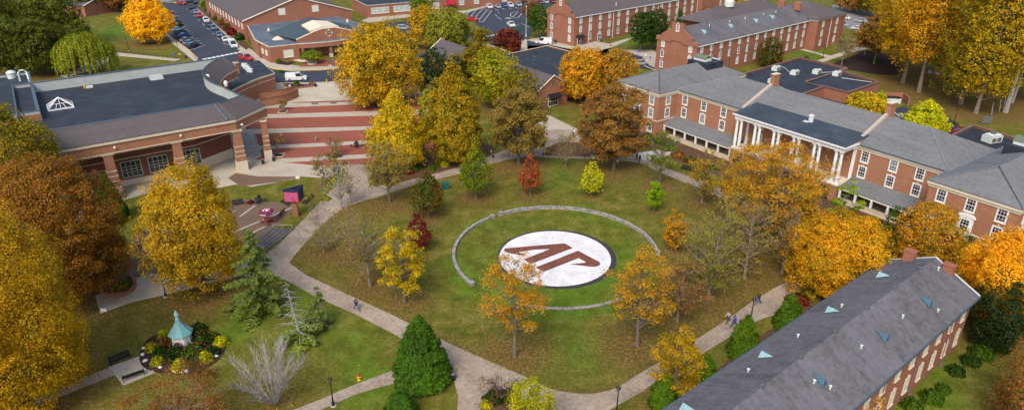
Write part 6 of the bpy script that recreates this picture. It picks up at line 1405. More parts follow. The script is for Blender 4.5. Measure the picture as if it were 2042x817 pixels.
# ------------------------------------------------------------------ SMALL OBJECTS
def wang(p0, p1):
    a, b = G(*p0), G(*p1); return math.atan2(b[1] - a[1], b[0] - a[0])
# ---- cars: lofted body with wheel arches line, tapered cabin, glass, wheels > rim, lights
CARP = {}
KIND = {  # length, width, height, belt height, cabin: list of (x, z) roof line, hood height
 'sedan': dict(L=4.6, W=1.8, prof=[(-2.3,.45),(-2.3,.85),(-2.15,.98),(-1.55,1.0),(1.0,.96),(2.1,.78),(2.3,.60),(2.3,.40)], cab=[(-1.75,.98),(-1.05,1.42),(.35,1.45),(1.15,.95)]),
 'suv': dict(L=4.7, W=1.9, prof=[(-2.35,.5),(-2.35,1.05),(-2.25,1.12),(1.0,1.08),(2.2,.95),(2.35,.72),(2.35,.45)], cab=[(-2.22,1.1),(-2.0,1.68),(.35,1.72),(1.15,1.07)]),
 'pickup': dict(L=5.7, W=2.0, prof=[(-2.85,.6),(-2.85,1.15),(-.75,1.15),(-.7,1.18),(1.35,1.18),(2.7,1.08),(2.85,.8),(2.85,.55)], cab=[(-.8,1.15),(-.65,1.82),(.65,1.85),(1.4,1.16)]),
 'van': dict(L=5.7, W=2.0, prof=[(-2.85,.5),(-2.85,1.2),(1.6,1.2),(2.6,1.0),(2.85,.78),(2.85,.45)], cab=[(-2.83,1.18),(-2.75,2.1),(1.0,2.15),(1.95,1.14)]),
}
def car_meshes(kind, paint):
    key = (kind, paint)
    if key in CARP: return CARP[key]
    d = KIND[kind]; W = d['W'] / 2; pr = d['prof']; mb = MB(); n_ = len(pr)
    secs = [(-1.0, .94, 0), (-.93, 1.0, .0), (.93, 1.0, .0), (1.0, .94, 0)]
    def outline(f): return [(x * f, z) for x, z in pr]
    sec = []
    for y, f, _ in ((-W, .985, 0), (-W * .93, 1.0, 0), (W * .93, 1.0, 0), (W, .985, 0)):
        i = len(mb.v); dz = -.05 if abs(y) == W else 0
        mb.v += [(x * f, y, (z + dz * (z > .7))) for x, z in pr] + [(pr[-1][0] * f * .98, y, .28), (pr[0][0] * f * .98, y, .28)]; sec.append(i)
    m_ = n_ + 2
    for a, b in zip(sec[:-1], sec[1:]):
        for k in range(m_): j = (k + 1) % m_; mb.f.append((a + k, a + j, b + j, b + k)); mb.m.append(0)
    mb.f.append(tuple(sec[0] + k for k in range(m_))[::-1]); mb.m.append(0); mb.f.append(tuple(sec[-1] + k for k in range(m_))); mb.m.append(0)
    cb = d['cab']; wi, wo = W * .72, W * .93
    def ring(s_, w0, w1, lift=0): return [(x, s_ * (w0 if z < cb[1][1] - .2 else w1), z + lift) for x, z in cb]
    Rr, Ll = ring(-1, wo, wi), ring(1, wo, wi)
    gl = MB(); gl.face(Rr[::-1] if False else Rr); gl.face(Ll[::-1]); gl.face([Rr[0], Ll[0], Ll[1], Rr[1]][::-1]); gl.face([Rr[3], Ll[3], Ll[2], Rr[2]])
    rf = [(cb[1][0] - .02, -wi - .02, cb[1][1] + .015), (cb[2][0] + .05, -wi - .02, cb[2][1] + .015), (cb[2][0] + .05, wi + .02, cb[2][1] + .015), (cb[1][0] - .02, wi + .02, cb[1][1] + .015)]
    slab(mb, rf, .07)
    for s_ in (-1, 1):
        S_ = [Vector(p) for p in ring(s_, wo + .012, wi + .012)]
        mb.tube([S_[3], S_[2]], .055, 4); mb.tube([S_[0], S_[1]], .07 if kind != 'van' else .1, 4)
        m1 = S_[0].lerp(S_[3], .52); m2 = S_[1].lerp(S_[2], .45); mb.tube([m1, m2], .05, 4)
        if kind == 'van':
            a_, b_ = S_[0], S_[0].lerp(S_[3], .62); c_, e_ = S_[1].lerp(S_[2], .68), S_[1]; q = [a_, b_, c_, e_]; q = [v_ + Vector((0, s_ * .015, 0)) for v_ in q]; mb.face([tuple(v_) for v_ in (q if s_ < 0 else q[::-1])])
        mb.box(cb[3][0] - .1, s_ * (W + .08), 1.0 if kind in ('sedan',) else 1.15, .16, .18, .14)
    if kind == 'pickup': mb2 = MB(); mb2.bx(-2.75, -.85, -W * .82, W * .82, 1.12, 1.16); bed = mb2.mesh('cargo_bed', M['black'])
    else: bed = None
    pm = M_PAINT[paint]
    body = mb.mesh('body', [pm]); glm = gl.mesh('windows', M['glass'])
    ty = MB(); r_ = .36 if kind in ('pickup', 'van', 'suv') else .32
    n2 = 14
    for k in range(n2):
        a, b = 2 * math.pi * k / n2, 2 * math.pi * (k + 1) / n2
        for y0, y1 in ((-.11, .11),): ty.face([(r_ * math.cos(a), y0, r_ * math.sin(a)), (r_ * math.cos(b), y0, r_ * math.sin(b)), (r_ * math.cos(b), y1, r_ * math.sin(b)), (r_ * math.cos(a), y1, r_ * math.sin(a))])
    ty.face([(r_ * math.cos(2 * math.pi * k / n2), -.11, r_ * math.sin(2 * math.pi * k / n2)) for k in range(n2)]); ty.face([(r_ * math.cos(2 * math.pi * k / n2), .11, r_ * math.sin(2 * math.pi * k / n2)) for k in range(n2)][::-1])
    ri = MB()
    for y in (-.125, .125): ri.face([(r_ * .62 * math.cos(2 * math.pi * k / 10), y, r_ * .62 * math.sin(2 * math.pi * k / 10)) for k in range(10)][::1 if y < 0 else -1])
    hl = MB(); hl.box(0, 0, 0, .08, .36, .16); tl = MB(); tl.box(0, 0, 0, .06, .22, .28)
    gr = MB(); gr.box(0, 0, 0, .05, W * .9, .2)
    CARP[key] = (body, glm, ty.mesh('tyre', M['tyre']), ri.mesh('rim', M['rim']), hl.mesh('headlight', M['lamp_glass']), tl.mesh('tail_light', M['tail']), gr.mesh('grille', M['grille']), bed, r_)
    return CARP[key]
PAINTS = dict(white=(.70,.70,.70,1), silver=(.36,.38,.40,1), grey=(.12,.13,.15,1), black=(.012,.013,.016,1), navy=(.015,.028,.07,1), blue=(.02,.06,.28,1), teal=(.02,.075,.13,1), lightblue=(.14,.24,.38,1), red=(.42,.012,.018,1), maroon=(.16,.012,.03,1), yellow=(.65,.42,.03,1), steel=(.08,.16,.28,1))
M_PAINT = {}
for k_, c_ in PAINTS.items():
    q = NT('car_paint_' + k_, .32, .5); q.base(c_); q.b.inputs['Coat Weight'].default_value = .6; q.b.inputs['Coat Roughness'].default_value = .08; M_PAINT[k_] = q.m
def car(kind, paint, px, py, ang, label, group=None, s=1.0):
    x, y = G(px, py, .6); d = KIND[kind]; body, glm, ty, ri, hl, tl, gr, bed, r_ = car_meshes(kind, paint)
    o = thing('parked_' + {'sedan': 'car', 'suv': 'car', 'pickup': 'pickup', 'van': 'van'}[kind], label, {'sedan': 'car', 'suv': 'car', 'pickup': 'pickup truck', 'van': 'van'}[kind], (x, y, .035), ang, group)
    o.scale = (s, s, s)
    link('body', body, o); link('windows', glm, o); L_, W = d['L'] / 2, d['W'] / 2
    if bed: link('cargo_bed', bed, o)
    for sx in (-1, 1):
        for sy in (-1, 1):
            w_ = link('wheel', ty, o, (sx * L_ * .62, sy * (W - .09), r_)); link('rim', ri, w_)
    for sy in (-1, 1): link('headlight', hl, o, (L_ - .06, sy * W * .72, .66 if kind == 'sedan' else .8)); link('tail_light', tl, o, (-L_ + .0, sy * W * .85, .72 if kind == 'sedan' else .85))
    link('grille', gr, o, (L_ - .01, 0, .5 if kind == 'sedan' else .6)); return o
aL = wang((378,93), (400,87)); aR = wang((462,84), (472,97))
gL, gRt = 'cars in the left row of the long car park', 'cars in the right row of the long car park'
for k, (kd, pc, px, py, lb) in enumerate((('suv','navy',385,91,'dark navy car at the near end of the left row'),('sedan','steel',378,85,'grey blue car second from the near end of the left row'),('sedan','grey',371,79.5,'dark grey car third in the left row, left of the empty bay'),('sedan','blue',366,71,'bright blue car in the left row, right after the empty bay'),
     ('suv','teal',360,64.5,'teal car beside the bright blue one'),('sedan','lightblue',354,58.5,'pale blue car beside the teal one'),('suv','black',353,51.5,'black car in the middle of the left row'),('suv','teal',350,45.5,'dark teal car beyond the black one'),('sedan','steel',347,40,'steel blue car beyond the dark teal one'),('sedan','silver',344,34.5,'silver car near the golden tree'),('sedan','red',340,29.5,'small red car peeping past the golden tree'),('sedan','yellow',335,25,'yellow car at the far end of the left row'))):
    car(kd, pc, px, py, aL, lb, gL)
for kd, pc, px, py, lb in (('pickup','navy',381,14,'dark blue pickup at the far end of the right row'),('sedan','lightblue',390,24,'pale blue car behind the red one in the right row'),('suv','red',398,31,'bright red boxy car in the right row'),('suv','white',411,41,'white car in the right row between red and dark ones'),('sedan','black',418,49,'black car half hidden behind the blue grey one'),('suv','steel',426,56,'blue grey car in the middle of the right row'),('sedan','steel',437,69,'medium blue car behind the white saloon'),('sedan','white',449,79,'white saloon behind the white van')):
    car(kd, pc, px, py, aR, lb, gRt)
car('van', 'white', 465, 90, aR, 'tall white van at the near end of the right row', gRt, 1.05); car('pickup', 'red', 491, 116, wang((480,114),(503,120)), 'red pickup beside the crosswalk by the curved service block')
car('pickup','black', 382, 5, wang((360,4),(400,8)), 'long black pickup at the top end of the long car park'); car('pickup','grey', 366, 2, wang((350,1),(380,3)), 'dark grey pickup with its end at the yellow kerb'); car('sedan','red', 362.5, 6.5, wang((350,6),(370,8)), 'red car tail at the yellow kerb, top of the car park')
car('van','white', 591, 156, wang((570,158),(612,156)), 'white van on the loop road behind the small conifer')
car('van','white', 1085, 84.5, wang((1100,85),(1070,83)), 'white van parked at the edge of the dark flat roof'); car('pickup','red', 940, 39, wang((925,37),(955,40)), 'red pickup in the striped bays of the car park')
g5 = 'cars parked along the classroom block'
a5 = wang((970,8), (984,17))
for kd, pc, px, py, lb in (('suv','white',976,14,'white car at the left end of the row by the classroom block'),('sedan','silver',993,13.5,'silver car next to the white one by the classroom block'),('suv','blue',1006,11.5,'blue car in the row by the classroom block'),('suv','white',1018,11,'white car right of the blue one'),('suv','silver',1034,9.5,'silver car at the right end of the row'),('suv','black',1047,7,'black car past the silver ones at the row end'),('sedan','maroon',1078,5,'maroon car left of the pale one behind the rust tree'),('suv','silver',1088,4,'pale car between two maroon ones at the top'),('sedan','maroon',1101,3,'maroon car nearest the dormitory gable')):
    car(kd, pc, px, py, a5, lb, g5)
car('suv','maroon', 1046, 23, wang((1035,22),(1056,24)), 'dark red car beside the striped loop island')
car('pickup','white', 1019, 50, wang((1012,46),(1028,58)), 'white truck with a teal bed beside the dark red tree')
car('sedan','silver', 1229, 113, wang((1218,111),(1240,115)), 'silver car half behind the yellow orange tree'); car('sedan','silver', 1277, 126, wang((1265,127),(1289,124)), 'silver saloon by the curved walk behind the main hall', s=1.05)
for kd, pc, px, py, lb in (('suv','white',1684,36,'white car on the road beyond the dormitory wing'),('suv','silver',1680,50,'silver car nearest the dormitory wing corner'),('sedan','silver',1717,42,'pale blue car half behind the rust tree'),('sedan','white',1712,57,'white car in front of the pale blue one'),('sedan','maroon',1760,47,'dark red car behind the rust tree'),('sedan','white',1850,62,'white car seen through the grove trunks'),('suv','black',2035,44,'black car at the right edge through the grove'),('sedan','silver',1950,72,'silver car seen through the grove')):
    car(kd, pc, px, py, wang((1672,50),(1700,54)), lb, 'cars parked beyond the grove')
car('pickup','black',1897,256,wang((1885,252),(1912,262)),'black pickup parked behind the hall beside the flat roof'); car('sedan','maroon',1916,262,wang((1905,262),(1930,264)),'dark red car beside the black pickup behind the hall'); car('suv','grey',1876,243,wang((1870,238),(1884,250)),'dark grey car half behind the yellow green tree'); car('suv','black',1886,246,wang((1880,242),(1894,252)),'black car next to the black pickup, farther away')
for kd, pc, px, py, lb in (('suv','silver',805,56,'silver car behind the amber tree'),('sedan','blue',826,55,'blue car behind the yellow tree'),('sedan','white',815,78,'white car below the yellow tree'),('sedan','silver',848,70,'grey car between the yellow and pale olive trees')): car(kd, pc, px, py, R(20), lb, 'cars half hidden by the amber tree')
area('road', [(770,45),(860,42),(935,60),(945,75),(880,85),(800,92),(760,80)], M['asphalt'], 0.008)
# ---- street lamps
def lamp(px, py, h, lab, grp='black street lamps', sc_=1.0):
    o = thing('street_lamp', lab, 'street lamp', (*G(px, py), 0), 0, grp)
    mb = MB(); mb.lathe(0, 0, [(.34, 0), (.34, .12)], 12); mb.build('footing', M['kerb'], o)
    mb = MB(); mb.lathe(0, 0, [(.22, .12), (.20, .3), (.11, .75), (.075, .9), (.06, h - .7), (.09, h - .66), (.05, h - .6)], 10); mb.build('pole', M['black'], o)
    mb = MB(); mb.lathe(0, 0, [(.08, h - .6), (.21, h - .30), (.21, h - .22)], 8); mb.build('lantern', M['grille'], o)
    mb = MB(); mb.lathe(0, 0, [(.27, h - .22), (.27, h - .16), (.12, h - .03), (.02, h)], 8); mb.build('lamp_cap', M['black'], o)
for px, py, h, lb in ((665,808,3.8,'black street lamp on the grass beside the hydrant walk'),(1229,828,3.9,'black street lamp at the bottom edge by the loose yellow tree'),(1496,642,3.7,'black street lamp beside the two walkers'),(331,591,3.9,'black street lamp right of the curved planter'),(257,101,4.2,'black street lamp on the lawn behind the willow'),(357,109,4.2,'black street lamp at the path end by the long car park'),(500,99,4.2,'farther black street lamp before the gym corner'),(520,116,4.4,'nearer black street lamp at the gym entrance block side'),(197,36,4,'black street lamp by the top left road'),(953,54,4.0,'black street lamp at the striped car park corner'),(1640,118,4.4,'black street lamp behind the annex'),(1902,247,4.2,'black street lamp behind the parked black pickup'),(847,330,3.6,'black lamp in the planting bed under the gold green tree')): lamp(px, py, h, lb)
o = thing('light_mast', 'tall pale car park light mast by the round green tree', 'light mast', (*G(1049,74), 0)); mb = MB(); mb.lathe(0, 0, [(.25, 0), (.25, .8), (.11, .82), (.07, 10.5)], 8); mb.build('pole', M['acwhite'], o); mb = MB(); mb.box(0, .6, 10.4, .4, .9, .15); mb.box(0, -.6, 10.4, .4, .9, .15); mb.build('lamp_head', M['acwhite'], o)
# ---- benches
def bench(px, py, ang, lab, back=True, L_=1.9, grp='black benches'):
    o = thing('bench', lab, 'bench', (*G(px, py), .03), ang, grp); mb = MB()
    for k in range(5): mb.bx(-L_ / 2, L_ / 2, -.26 + k * .115, -.26 + k * .115 + .085, .42, .455)
    mb.build('seat', M['black'], o)
    if back:
        mb = MB()
        for k in range(5): mb.bx(-L_ / 2, L_ / 2, .32 + k * .02, .35 + k * .02, .50 + k * .09, .565 + k * .09)
        mb.build('backrest', M['black'], o)
    for sx in (-L_ / 2 + .05, L_ / 2 - .05):
        mb = MB(); mb.bx(sx - .03, sx + .03, -.26, -.20, 0, .62); mb.bx(sx - .03, sx + .03, .28, .34, 0, .95 if back else .5); mb.bx(sx - .032, sx + .032, -.26, .36, .36, .42)
        if back: mb.bx(sx - .031, sx + .031, -.28, .30, .60, .65)
        mb.build('leg', M['black'], o)
bench(241,720,wang((222,728),(260,712)),'black slatted bench on the slab left of the cupola bed, upper one',True,2.3); bench(267,752,wang((247,758),(287,744))+math.pi,'black slatted bench seen from behind, lower one by the cupola bed',True,2.3)
bench(475,409,wang((462,410),(488,405)),'black bench at the upper edge of the terrace'); bench(561,429,wang((554,436),(569,420))+math.pi,'black bench at the terrace edge beside the red table',True,1.8); bench(1369,340,wang((1358,336),(1380,342)),'black bench on the grass by the right hand walk',True,2.2); bench(1106,86,wang((1098,83),(1114,89)),'black bench against the dormitory gable')
# ---- round picnic tables
def table(px, py, lab, red=False, umb=False, rot=0.2, grp='round tables with fixed seats'):
    o = thing('picnic_table', lab, 'table', (*G(px, py), .03), rot, grp); mt = M['red'] if red else M['black']
    mb = MB(); mb.lathe(0, 0, [(.62, .72), (.64, .74), (.64, .77), (.60, .785)], 18); mb.build('table_top', mt, o)
    mb = MB(); mb.lathe(0, 0, [(.35, 0), (.35, .03), (.06, .06), (.05, .72)], 10)
    for k in range(4): a = k * math.pi / 2; mb.tube([(0, 0, .25), (1.0 * math.cos(a), 1.0 * math.sin(a), .28), (1.05 * math.cos(a), 1.05 * math.sin(a), .42)], .03, 5)
    mb.build('frame', M['black'], o)
    for k in range(4):
        a = k * math.pi / 2; mb = MB(); mb.box(1.08 * math.cos(a), 1.08 * math.sin(a), .42, .36, .62, .05, a)
        if not umb: mb.box(1.28 * math.cos(a), 1.28 * math.sin(a), .47, .05, .6, .42, a)
        mb.build('seat', mt, o)
    if umb:
        u = thing('parasol', lab.replace('round red table', 'red, white and navy parasol').replace('under its parasol', 'over the red table'), 'parasol', (*G(px, py), .03), rot, 'striped parasols')
        mb = MB(); mb.tube([(0, 0, .0), (0, 0, 2.45)], .04, 8); mb.build('pole', M['acwhite'], u); mb = MB(); n_ = 8
        for k in range(n_):
            a, b = 2 * math.pi * k / n_, 2 * math.pi * (k + 1) / n_; R1, R2, z1, z2, z3 = 1.35, .62, 2.02, 2.32, 2.52
            pA, pB = [(r_ * math.cos(a), r_ * math.sin(a), z) for r_, z in ((R1, z1), (R2, z2))], [(r_ * math.cos(b), r_ * math.sin(b), z) for r_, z in ((R1, z1), (R2, z2))]
            inA = lambda f, g_: tuple(Vector(pA[0]).lerp(Vector(pB[0]), f).lerp(Vector(pA[1]).lerp(Vector(pB[1]), f), g_) + Vector((0, 0, .008)))
            mb.face([pA[0], pB[0], pB[1], pA[1]], 0); mb.face([pA[1], pB[1], (0, 0, z3)], 0 if k % 2 else 1)
            mb.face([inA(.14, .12), inA(.86, .12), inA(.80, .8), inA(.20, .8)], 2)
            mb.face([pA[0], (pA[0][0], pA[0][1], z1 - .14), (pB[0][0], pB[0][1], z1 - .14), pB[0]], 1 if k % 2 else 2)
        mb.build('canopy', [M_CREAMRED, M['white'], M['navy']], u)
M_CREAMRED = m_plain('crimson_cloth', (.36, .012, .04, 1), .8)
table(535,444,'round red table under its parasol on the terrace',True,True); table(744,312,'round red table under its parasol on the brick stripes',True,True,.5); table(852,254,'round red table under its parasol behind the yellow green tree',True,True,.9)
table(516,404,'round black table with four chairs at the terrace edge'); table(711,293,'round black table with chairs on the brick stripes'); table(748,212,'round black table by the two standing people'); table(840,204,'round black table near the tall gold green tree'); table(838,230,'round black table left of the far parasol')
# ---- bins
def bin_(px, py, lab, grp='black litter bins'):
    o = thing('litter_bin', lab, 'litter bin', (*G(px, py), .02), 0, grp); mb = MB(); mb.lathe(0, 0, [(.26, 0), (.30, .1), (.31, .85)], 12); mb.build('body', M['black'], o); mb = MB(); mb.lathe(0, 0, [(.34, .85), (.34, .92), (.2, 1.05), (.05, 1.08)], 12); mb.build('lid', M['grille'], o)
for px, py, lb in ((525,327,'black bin beside the last striped column'),(546,321,'slim dark bin on the right of the last column'),(629,173,'black bin right of the brick planter by the white van'),(707,184,'black bin beside the dark shrub at the amber tree'),(371,116,'black bin at the end of the path by the car park'),(1041,74,'black bin by the tall light mast'),(904,757,'black bin peeping out right of the large holly'),(1199,84,'black bin at the dormitory door'),(1088,80,'black bin at the dormitory gable corner'),(892,17,'black bin by the red awning')): bin_(px, py, lb)
# ---- hydrants
for px, py, c1, c2, lb in ((716,757,'yellow','red','yellow fire hydrant with a red top beside the lower left walk'),(1097,294,'yellow','yellow','yellow fire hydrant by the oval bed at the top of the lawn'),(1090,270,'red','red','red fire hydrant at the top of the circle')):
    o = thing('fire_hydrant', lb, 'fire hydrant', (*G(px, py), 0)); mb = MB(); mb.lathe(0, 0, [(.2, 0), (.2, .06), (.13, .08), (.13, .55), (.17, .56), (.17, .6)], 12); mb.tube([(-.26, 0, .42), (.26, 0, .42)], .075, 8); mb.tube([(0, -.27, .40), (0, 0, .40)], .09, 8); mb.build('barrel', M[c1], o)
    mb = MB(); mb.lathe(0, 0, [(.17, .60), (.15, .70), (.08, .79), (.04, .80), (.04, .86)], 12); mb.build('bonnet', M[c2], o); o.scale = (.95,) * 3
# ---- bollards
for k, px in enumerate((652, 667, 681)):
    o = thing('bollard', ['yellow bollard nearest the white van', 'middle one of the three yellow bollards on the kerb', 'yellow bollard nearest the amber tree'][k], 'bollard', (*G(px, 165.5 - k * .8), 0), 0, 'yellow bollards'); mb = MB(); mb.lathe(0, 0, [(.13, 0), (.13, 1.0), (.08, 1.08), (.02, 1.1)], 10); mb.build('post', M['yellow'], o); mb = MB(); mb.lathe(0, 0, [(.2, 0), (.2, .04)], 10); mb.build('base', M['kerb'], o)
# ---- signs on posts, boxes, cabinets
def post_sign(px, py, lab, mat, h=1.9, w_=.35, hh=.5, ang=0):
    o = thing('sign', lab, 'sign', (*G(px, py), 0), ang); mb = MB(); mb.tube([(0, 0, 0), (0, 0, h)], .03, 6); mb.build('post', M['grille'], o); mb = MB(); mb.bx(-w_ / 2, w_ / 2, -.05, -.02, h - hh, h + .02); mb.build('panel', M[mat], o)
for px, py, lb, mt in ((1235,99,'blue parking sign left of the two dark green trees','blue'),(1272,113,'blue sign on a post before the dark green trees','blue'),(1287,119,'white sign on a post by the curved walk','white'),(1296,124,'blue sign on a post nearest the dormitory corner','blue'),(665,131,'blue sign in front of the gym entrance','blue'),(348,119,'blue sign at the railing end','blue'),(360,117,'yellow sign at the railing end','yellow'),(984,326,'dark notice panel on a post beside the left walk','black'),(594,357,'small white sign on the grass by the forecourt','white'),(208,622,'small white lawn sign at the edge of the huge golden tree','white'),(1012,115,'white sign by the dark red tree','white')):
    post_sign(px, py, lb, mt, 1.7 if 'small' not in lb else .6, .45 if 'small' not in lb else .75, .5)
o = thing('utility_cabinet', 'green metal utility cabinet on the lawn by the maroon topped tree', 'cabinet', (*G(887,377), 0), .2); mb = MB(); mb.bx(-.7, .7, -.5, .5, 0, 1.25); mb.build('body', M['green_box'], o); mb = MB(); mb.bx(-.75, .75, -.55, .55, 1.253, 1.33); mb.build('lid', M['green_box'], o)
for px, py, lb in ((1012,62,'dark grey skip left of the white truck'),(1030,62,'teal skip in front of the white truck')):
    o = thing('skip', lb, 'skip', (*G(px, py), 0), .1); mb = MB(); mb.box(0, 0, .1, 2.1, 1.5, 1.3, 0, 0, 1.05, 1.1); mb.build('bin', M['grille' if px < 1020 else 'green_box'], o); mb = MB(); mb.box(0, 0, 1.41, 2.3, 1.7, .07); mb.build('lid', M['black'], o)
o = thing('poster_stand', 'white framed poster stand between bare trees on the forecourt', 'stand', (*G(673,352), 0), .15); mb = MB(); mb.bx(-.85, .85, -.05, .05, .9, 2.1); mb.build('panel', M['grille'], o)
for sx in (-.8, .8): mb = MB(); mb.tube([(sx, 0, 0), (sx, 0, 2.2)], .06, 6); mb.build('post', M['white'], o)
o = thing('flower_planter', 'round stone planter with a drooping tree before the gym entrance', 'planter', (*G(623,128), 0)); mb = MB(); mb.lathe(0, 0, [(1.5, 0), (1.6, .5), (1.4, .5), (1.3, .4)], 18); mb.build('pot', M['kerb'], o)
make_tree(401, 623, 127, 103, 22, 'round', 'greenfall', .9, .35, 'bark', 'small umbrella shaped tree in the round planter at the gym', 'planter_tree')
for k, (px, py) in enumerate(((556,310),(564,223),(673,311))):
    o = thing('tree_grate', ['white edged planting square nearest the columns', 'white edged planting square at the top of the brick stripes', 'dark grated planting square in the brick stripes'][k], 'planting square', (*G(px, py), 0)); mb = MB()
    for sx, sy, lx, ly in ((0, -.95, 2.1, .14), (0, .95, 2.1, .14), (-.98, 0, .14, 1.76), (.98, 0, .14, 1.76)): mb.box(sx, sy, .02, lx, ly, .12)
    mb.build('edging', M['cream'] if k < 2 else M['grille'], o); mb = MB(); mb.box(0, 0, .02, 1.8, 1.7, .06); mb.build('soil', M['mulch'], o)
for px, py, lb in ((628,207,'dark drain grate in the upper white band, left'),(665,206,'dark drain grate in the upper white band, right')):
    o = thing('drain_grate', lb, 'grate', (*G(px, py), 0)); mb = MB()
    for k in range(6): mb.box(0, -.5 + k * .2, .03, 1.6, .1, .03)
    tag(o); mb.build('bars', M['grille'], o)
o = thing('brick_planter', 'triangular low brick planter beside the white van', 'planter', (0, 0, 0)); ribbon('wall', [(566,168),(578,180),(632,172),(628,169)], .35, M['brick'], 0, .5, o); mb = MB(); mb.prism([G(570,168), G(580,178), G(628,171)], 0, .3); mb.build('soil', M['mulch'], o)
o = thing('curved_planter', 'curved low brick planter wall at the left walk', 'planter', (0, 0, 0)); ribbon('wall', smooth([(205,588),(235,591),(262,583),(270,566),(262,552)], 4), .35, M['brick'], 0, .5, o)
# ---- bicycle racks
o = thing('bicycle_rack', 'black wavy bicycle rack under the student centre canopy', 'bicycle rack', (*G(275,362), 0), LR)
for k in range(5): mb = MB(); t_ = [(k * .95 - 1.9, .35 * math.cos(a), .25 + .55 * math.sin(a)) for a in [math.pi * j / 8 for j in range(9)]]; mb.tube([(k * .95 - 1.9, .35, 0)] + t_ + [(k * .95 - 1.9, -.35, 0)], .035, 6); mb.build('hoop', M['black'], o)
mb = MB(); mb.tube([(-2.2, 0, .82), (2.2, 0, .82)], .03, 6); mb.build('rail', M['black'], o)
def bike(px, py, ang, lab):
    o = thing('bicycle', lab, 'bicycle', (*G(px, py), 0), ang, 'bicycles at the rack')
    for x in (-.52, .52):
        mb = MB(); mb.tube([(x + .33 * math.cos(a), 0, .34 + .33 * math.sin(a)) for a in [2 * math.pi * k / 14 for k in range(15)]], .022, 5); w_ = mb.build('wheel', M['tyre'], o); mb = MB()
        for k in range(6): a = math.pi * k / 6; mb.tube([(x - .31 * math.cos(a), 0, .34 - .31 * math.sin(a)), (x + .31 * math.cos(a), 0, .34 + .31 * math.sin(a))], .004, 3)
        mb.build('spokes', M['rim'], w_)
    mb = MB(); A = [(-.52, 0, .34), (-.18, 0, .84), (.36, 0, .88), (-.05, 0, .32)]; mb.tube([A[0], A[1], A[2], A[3], A[0]], .02, 5); mb.tube([A[1], A[3]], .02, 5); mb.tube([(.52, 0, .34), (.34, 0, .98)], .02, 5); mb.build('frame', M['grille'], o)
    mb = MB(); mb.box(-.2, 0, .88, .26, .14, .05); mb.build('saddle', M['black'], o); mb = MB(); mb.tube([(.36, -.28, 1.0), (.34, 0, .98), (.36, .28, 1.0)], .018, 5); mb.build('handlebar', M['black'], o)
bike(243,365,LR + 1.3,'teal grey bicycle leaning behind the pillar'); bike(262,362,LR + 1.5,'first bicycle in the rack from the left'); bike(281,359,LR + 1.6,'second bicycle in the rack'); 
# ---- railings
def railing(pts, lab, grp, h=1.0, step=1.6, world=False):
    P_ = [Vector(p if world else G(*p)) for p in pts]; o = thing('railing', lab, 'railing', (P_[0].x, P_[0].y, 0), 0, grp); O = P_[0]; mb = MB(); mp = MB()
    for a, b in zip(P_[:-1], P_[1:]):
        a, b = a - O, b - O; L_ = (b - a).length; k_ = max(1, int(L_ / step))
        mb.tube([(*a, h), (*b, h)], .03, 4); mb.tube([(*a, h * .15), (*b, h * .15)], .02, 4)
        for k in range(k_ + 1): q = a.lerp(b, k / k_); mp.tube([(*q, 0), (*q, h + .05)], .04, 4)
        for k in range(int(L_ / .25)): q = a.lerp(b, (k + .5) / int(L_ / .25)); mb.tube([(*q, h * .15), (*q, h)], .009, 3)
    mb.build('rails', M['black'], o); mp.build('posts', M['black'], o)
railing([(231,103),(262,107),(300,112),(335,117),(352,118)], 'black railing along the path behind the willow', 'black railings'); railing(smooth([(1062,312),(1110,313),(1165,315),(1218,319)], 2), 'black railing along the curved walk above the red maple', 'black railings', .95)
# ---- LED message sign on its brick post
sx, sy = G(591, 431); SG = thing('message_sign', 'three sided electronic message sign on a brick post with red lit panel', 'sign', (sx, sy, 0), R(6))
mb = MB(); mb.box(0, 0, -.1, .85, .85, 3.2, 0, 0, .95, .95); mb.build('post', M['brick'], SG)
tri = [(-1.45, -.55), (1.15, -1.15), (1.35, 1.25)]; tri = [(-1.5, -.45), (1.05, -.95), (1.45, 1.35)]
mb = MB(); n_ = 3
for k in range(3):
    a, b = Vector(tri[k]), Vector(tri[(k + 1) % 3]); cen = Vector((.33, 0)); ia, ib = a.lerp(cen, .16), b.lerp(cen, .16)
    mb.face([(*a, 2.9), (*b, 2.9), (*b, 5.2), (*a, 5.2)]); mb.face([(*ib, 2.9), (*ia, 2.9), (*ia, 5.2), (*ib, 5.2)]); mb.face([(*a, 5.2), (*b, 5.2), (*ib, 5.2), (*ia, 5.2)]); mb.face([(*b, 2.9), (*a, 2.9), (*ia, 2.9), (*ib, 2.9)])
    mb.tube([(*ia, 5.0), (.33, 0, 4.7)], .07, 4)
mb.build('housing', M['navy'], SG)
a, b = Vector(tri[0]), Vector(tri[1]); d_ = (b - a).normalized(); nr_ = Vector((d_.y, -d_.x)) * .03
mb = MB(); p, q = a + d_ * .08 + nr_, b - d_ * .08 + nr_; mb.face([(*p, 3.0), (*q, 3.0), (*q, 4.75), (*p, 4.75)]); scr = NT('lit_screen', .4); scr.base((.30, .03, .02, 1)); scr.b.inputs['Emission Color'].default_value = (.50, .05, .015, 1); scr.b.inputs['Emission Strength'].default_value = .35; se = mb.build('screen', scr.m, SG)
lt = NT('lit_letters', .4); lt.base((.3, .15, .4, 1)); lt.b.inputs['Emission Color'].default_value = (.20, .06, .30, 1); lt.b.inputs['Emission Strength'].default_value = .4
rng = random.Random(8); nr2 = nr_ * 1.6
for row in range(4):
    mb = MB(); z = 4.35 - row * .4; t = .2
    while t < (b - a).length - .3:
        w_ = rng.choice((.12, .2, .28, .34)); p, q = a + d_ * t + nr2, a + d_ * min(t + w_, (b - a).length - .2) + nr2
        if rng.random() < .86: mb.face([(*p, z), (*q, z), (*q, z + .2), (*p, z + .2)])
        t += w_ + rng.choice((.05, .05, .12))
    mb.build('message_line', lt.m, se)
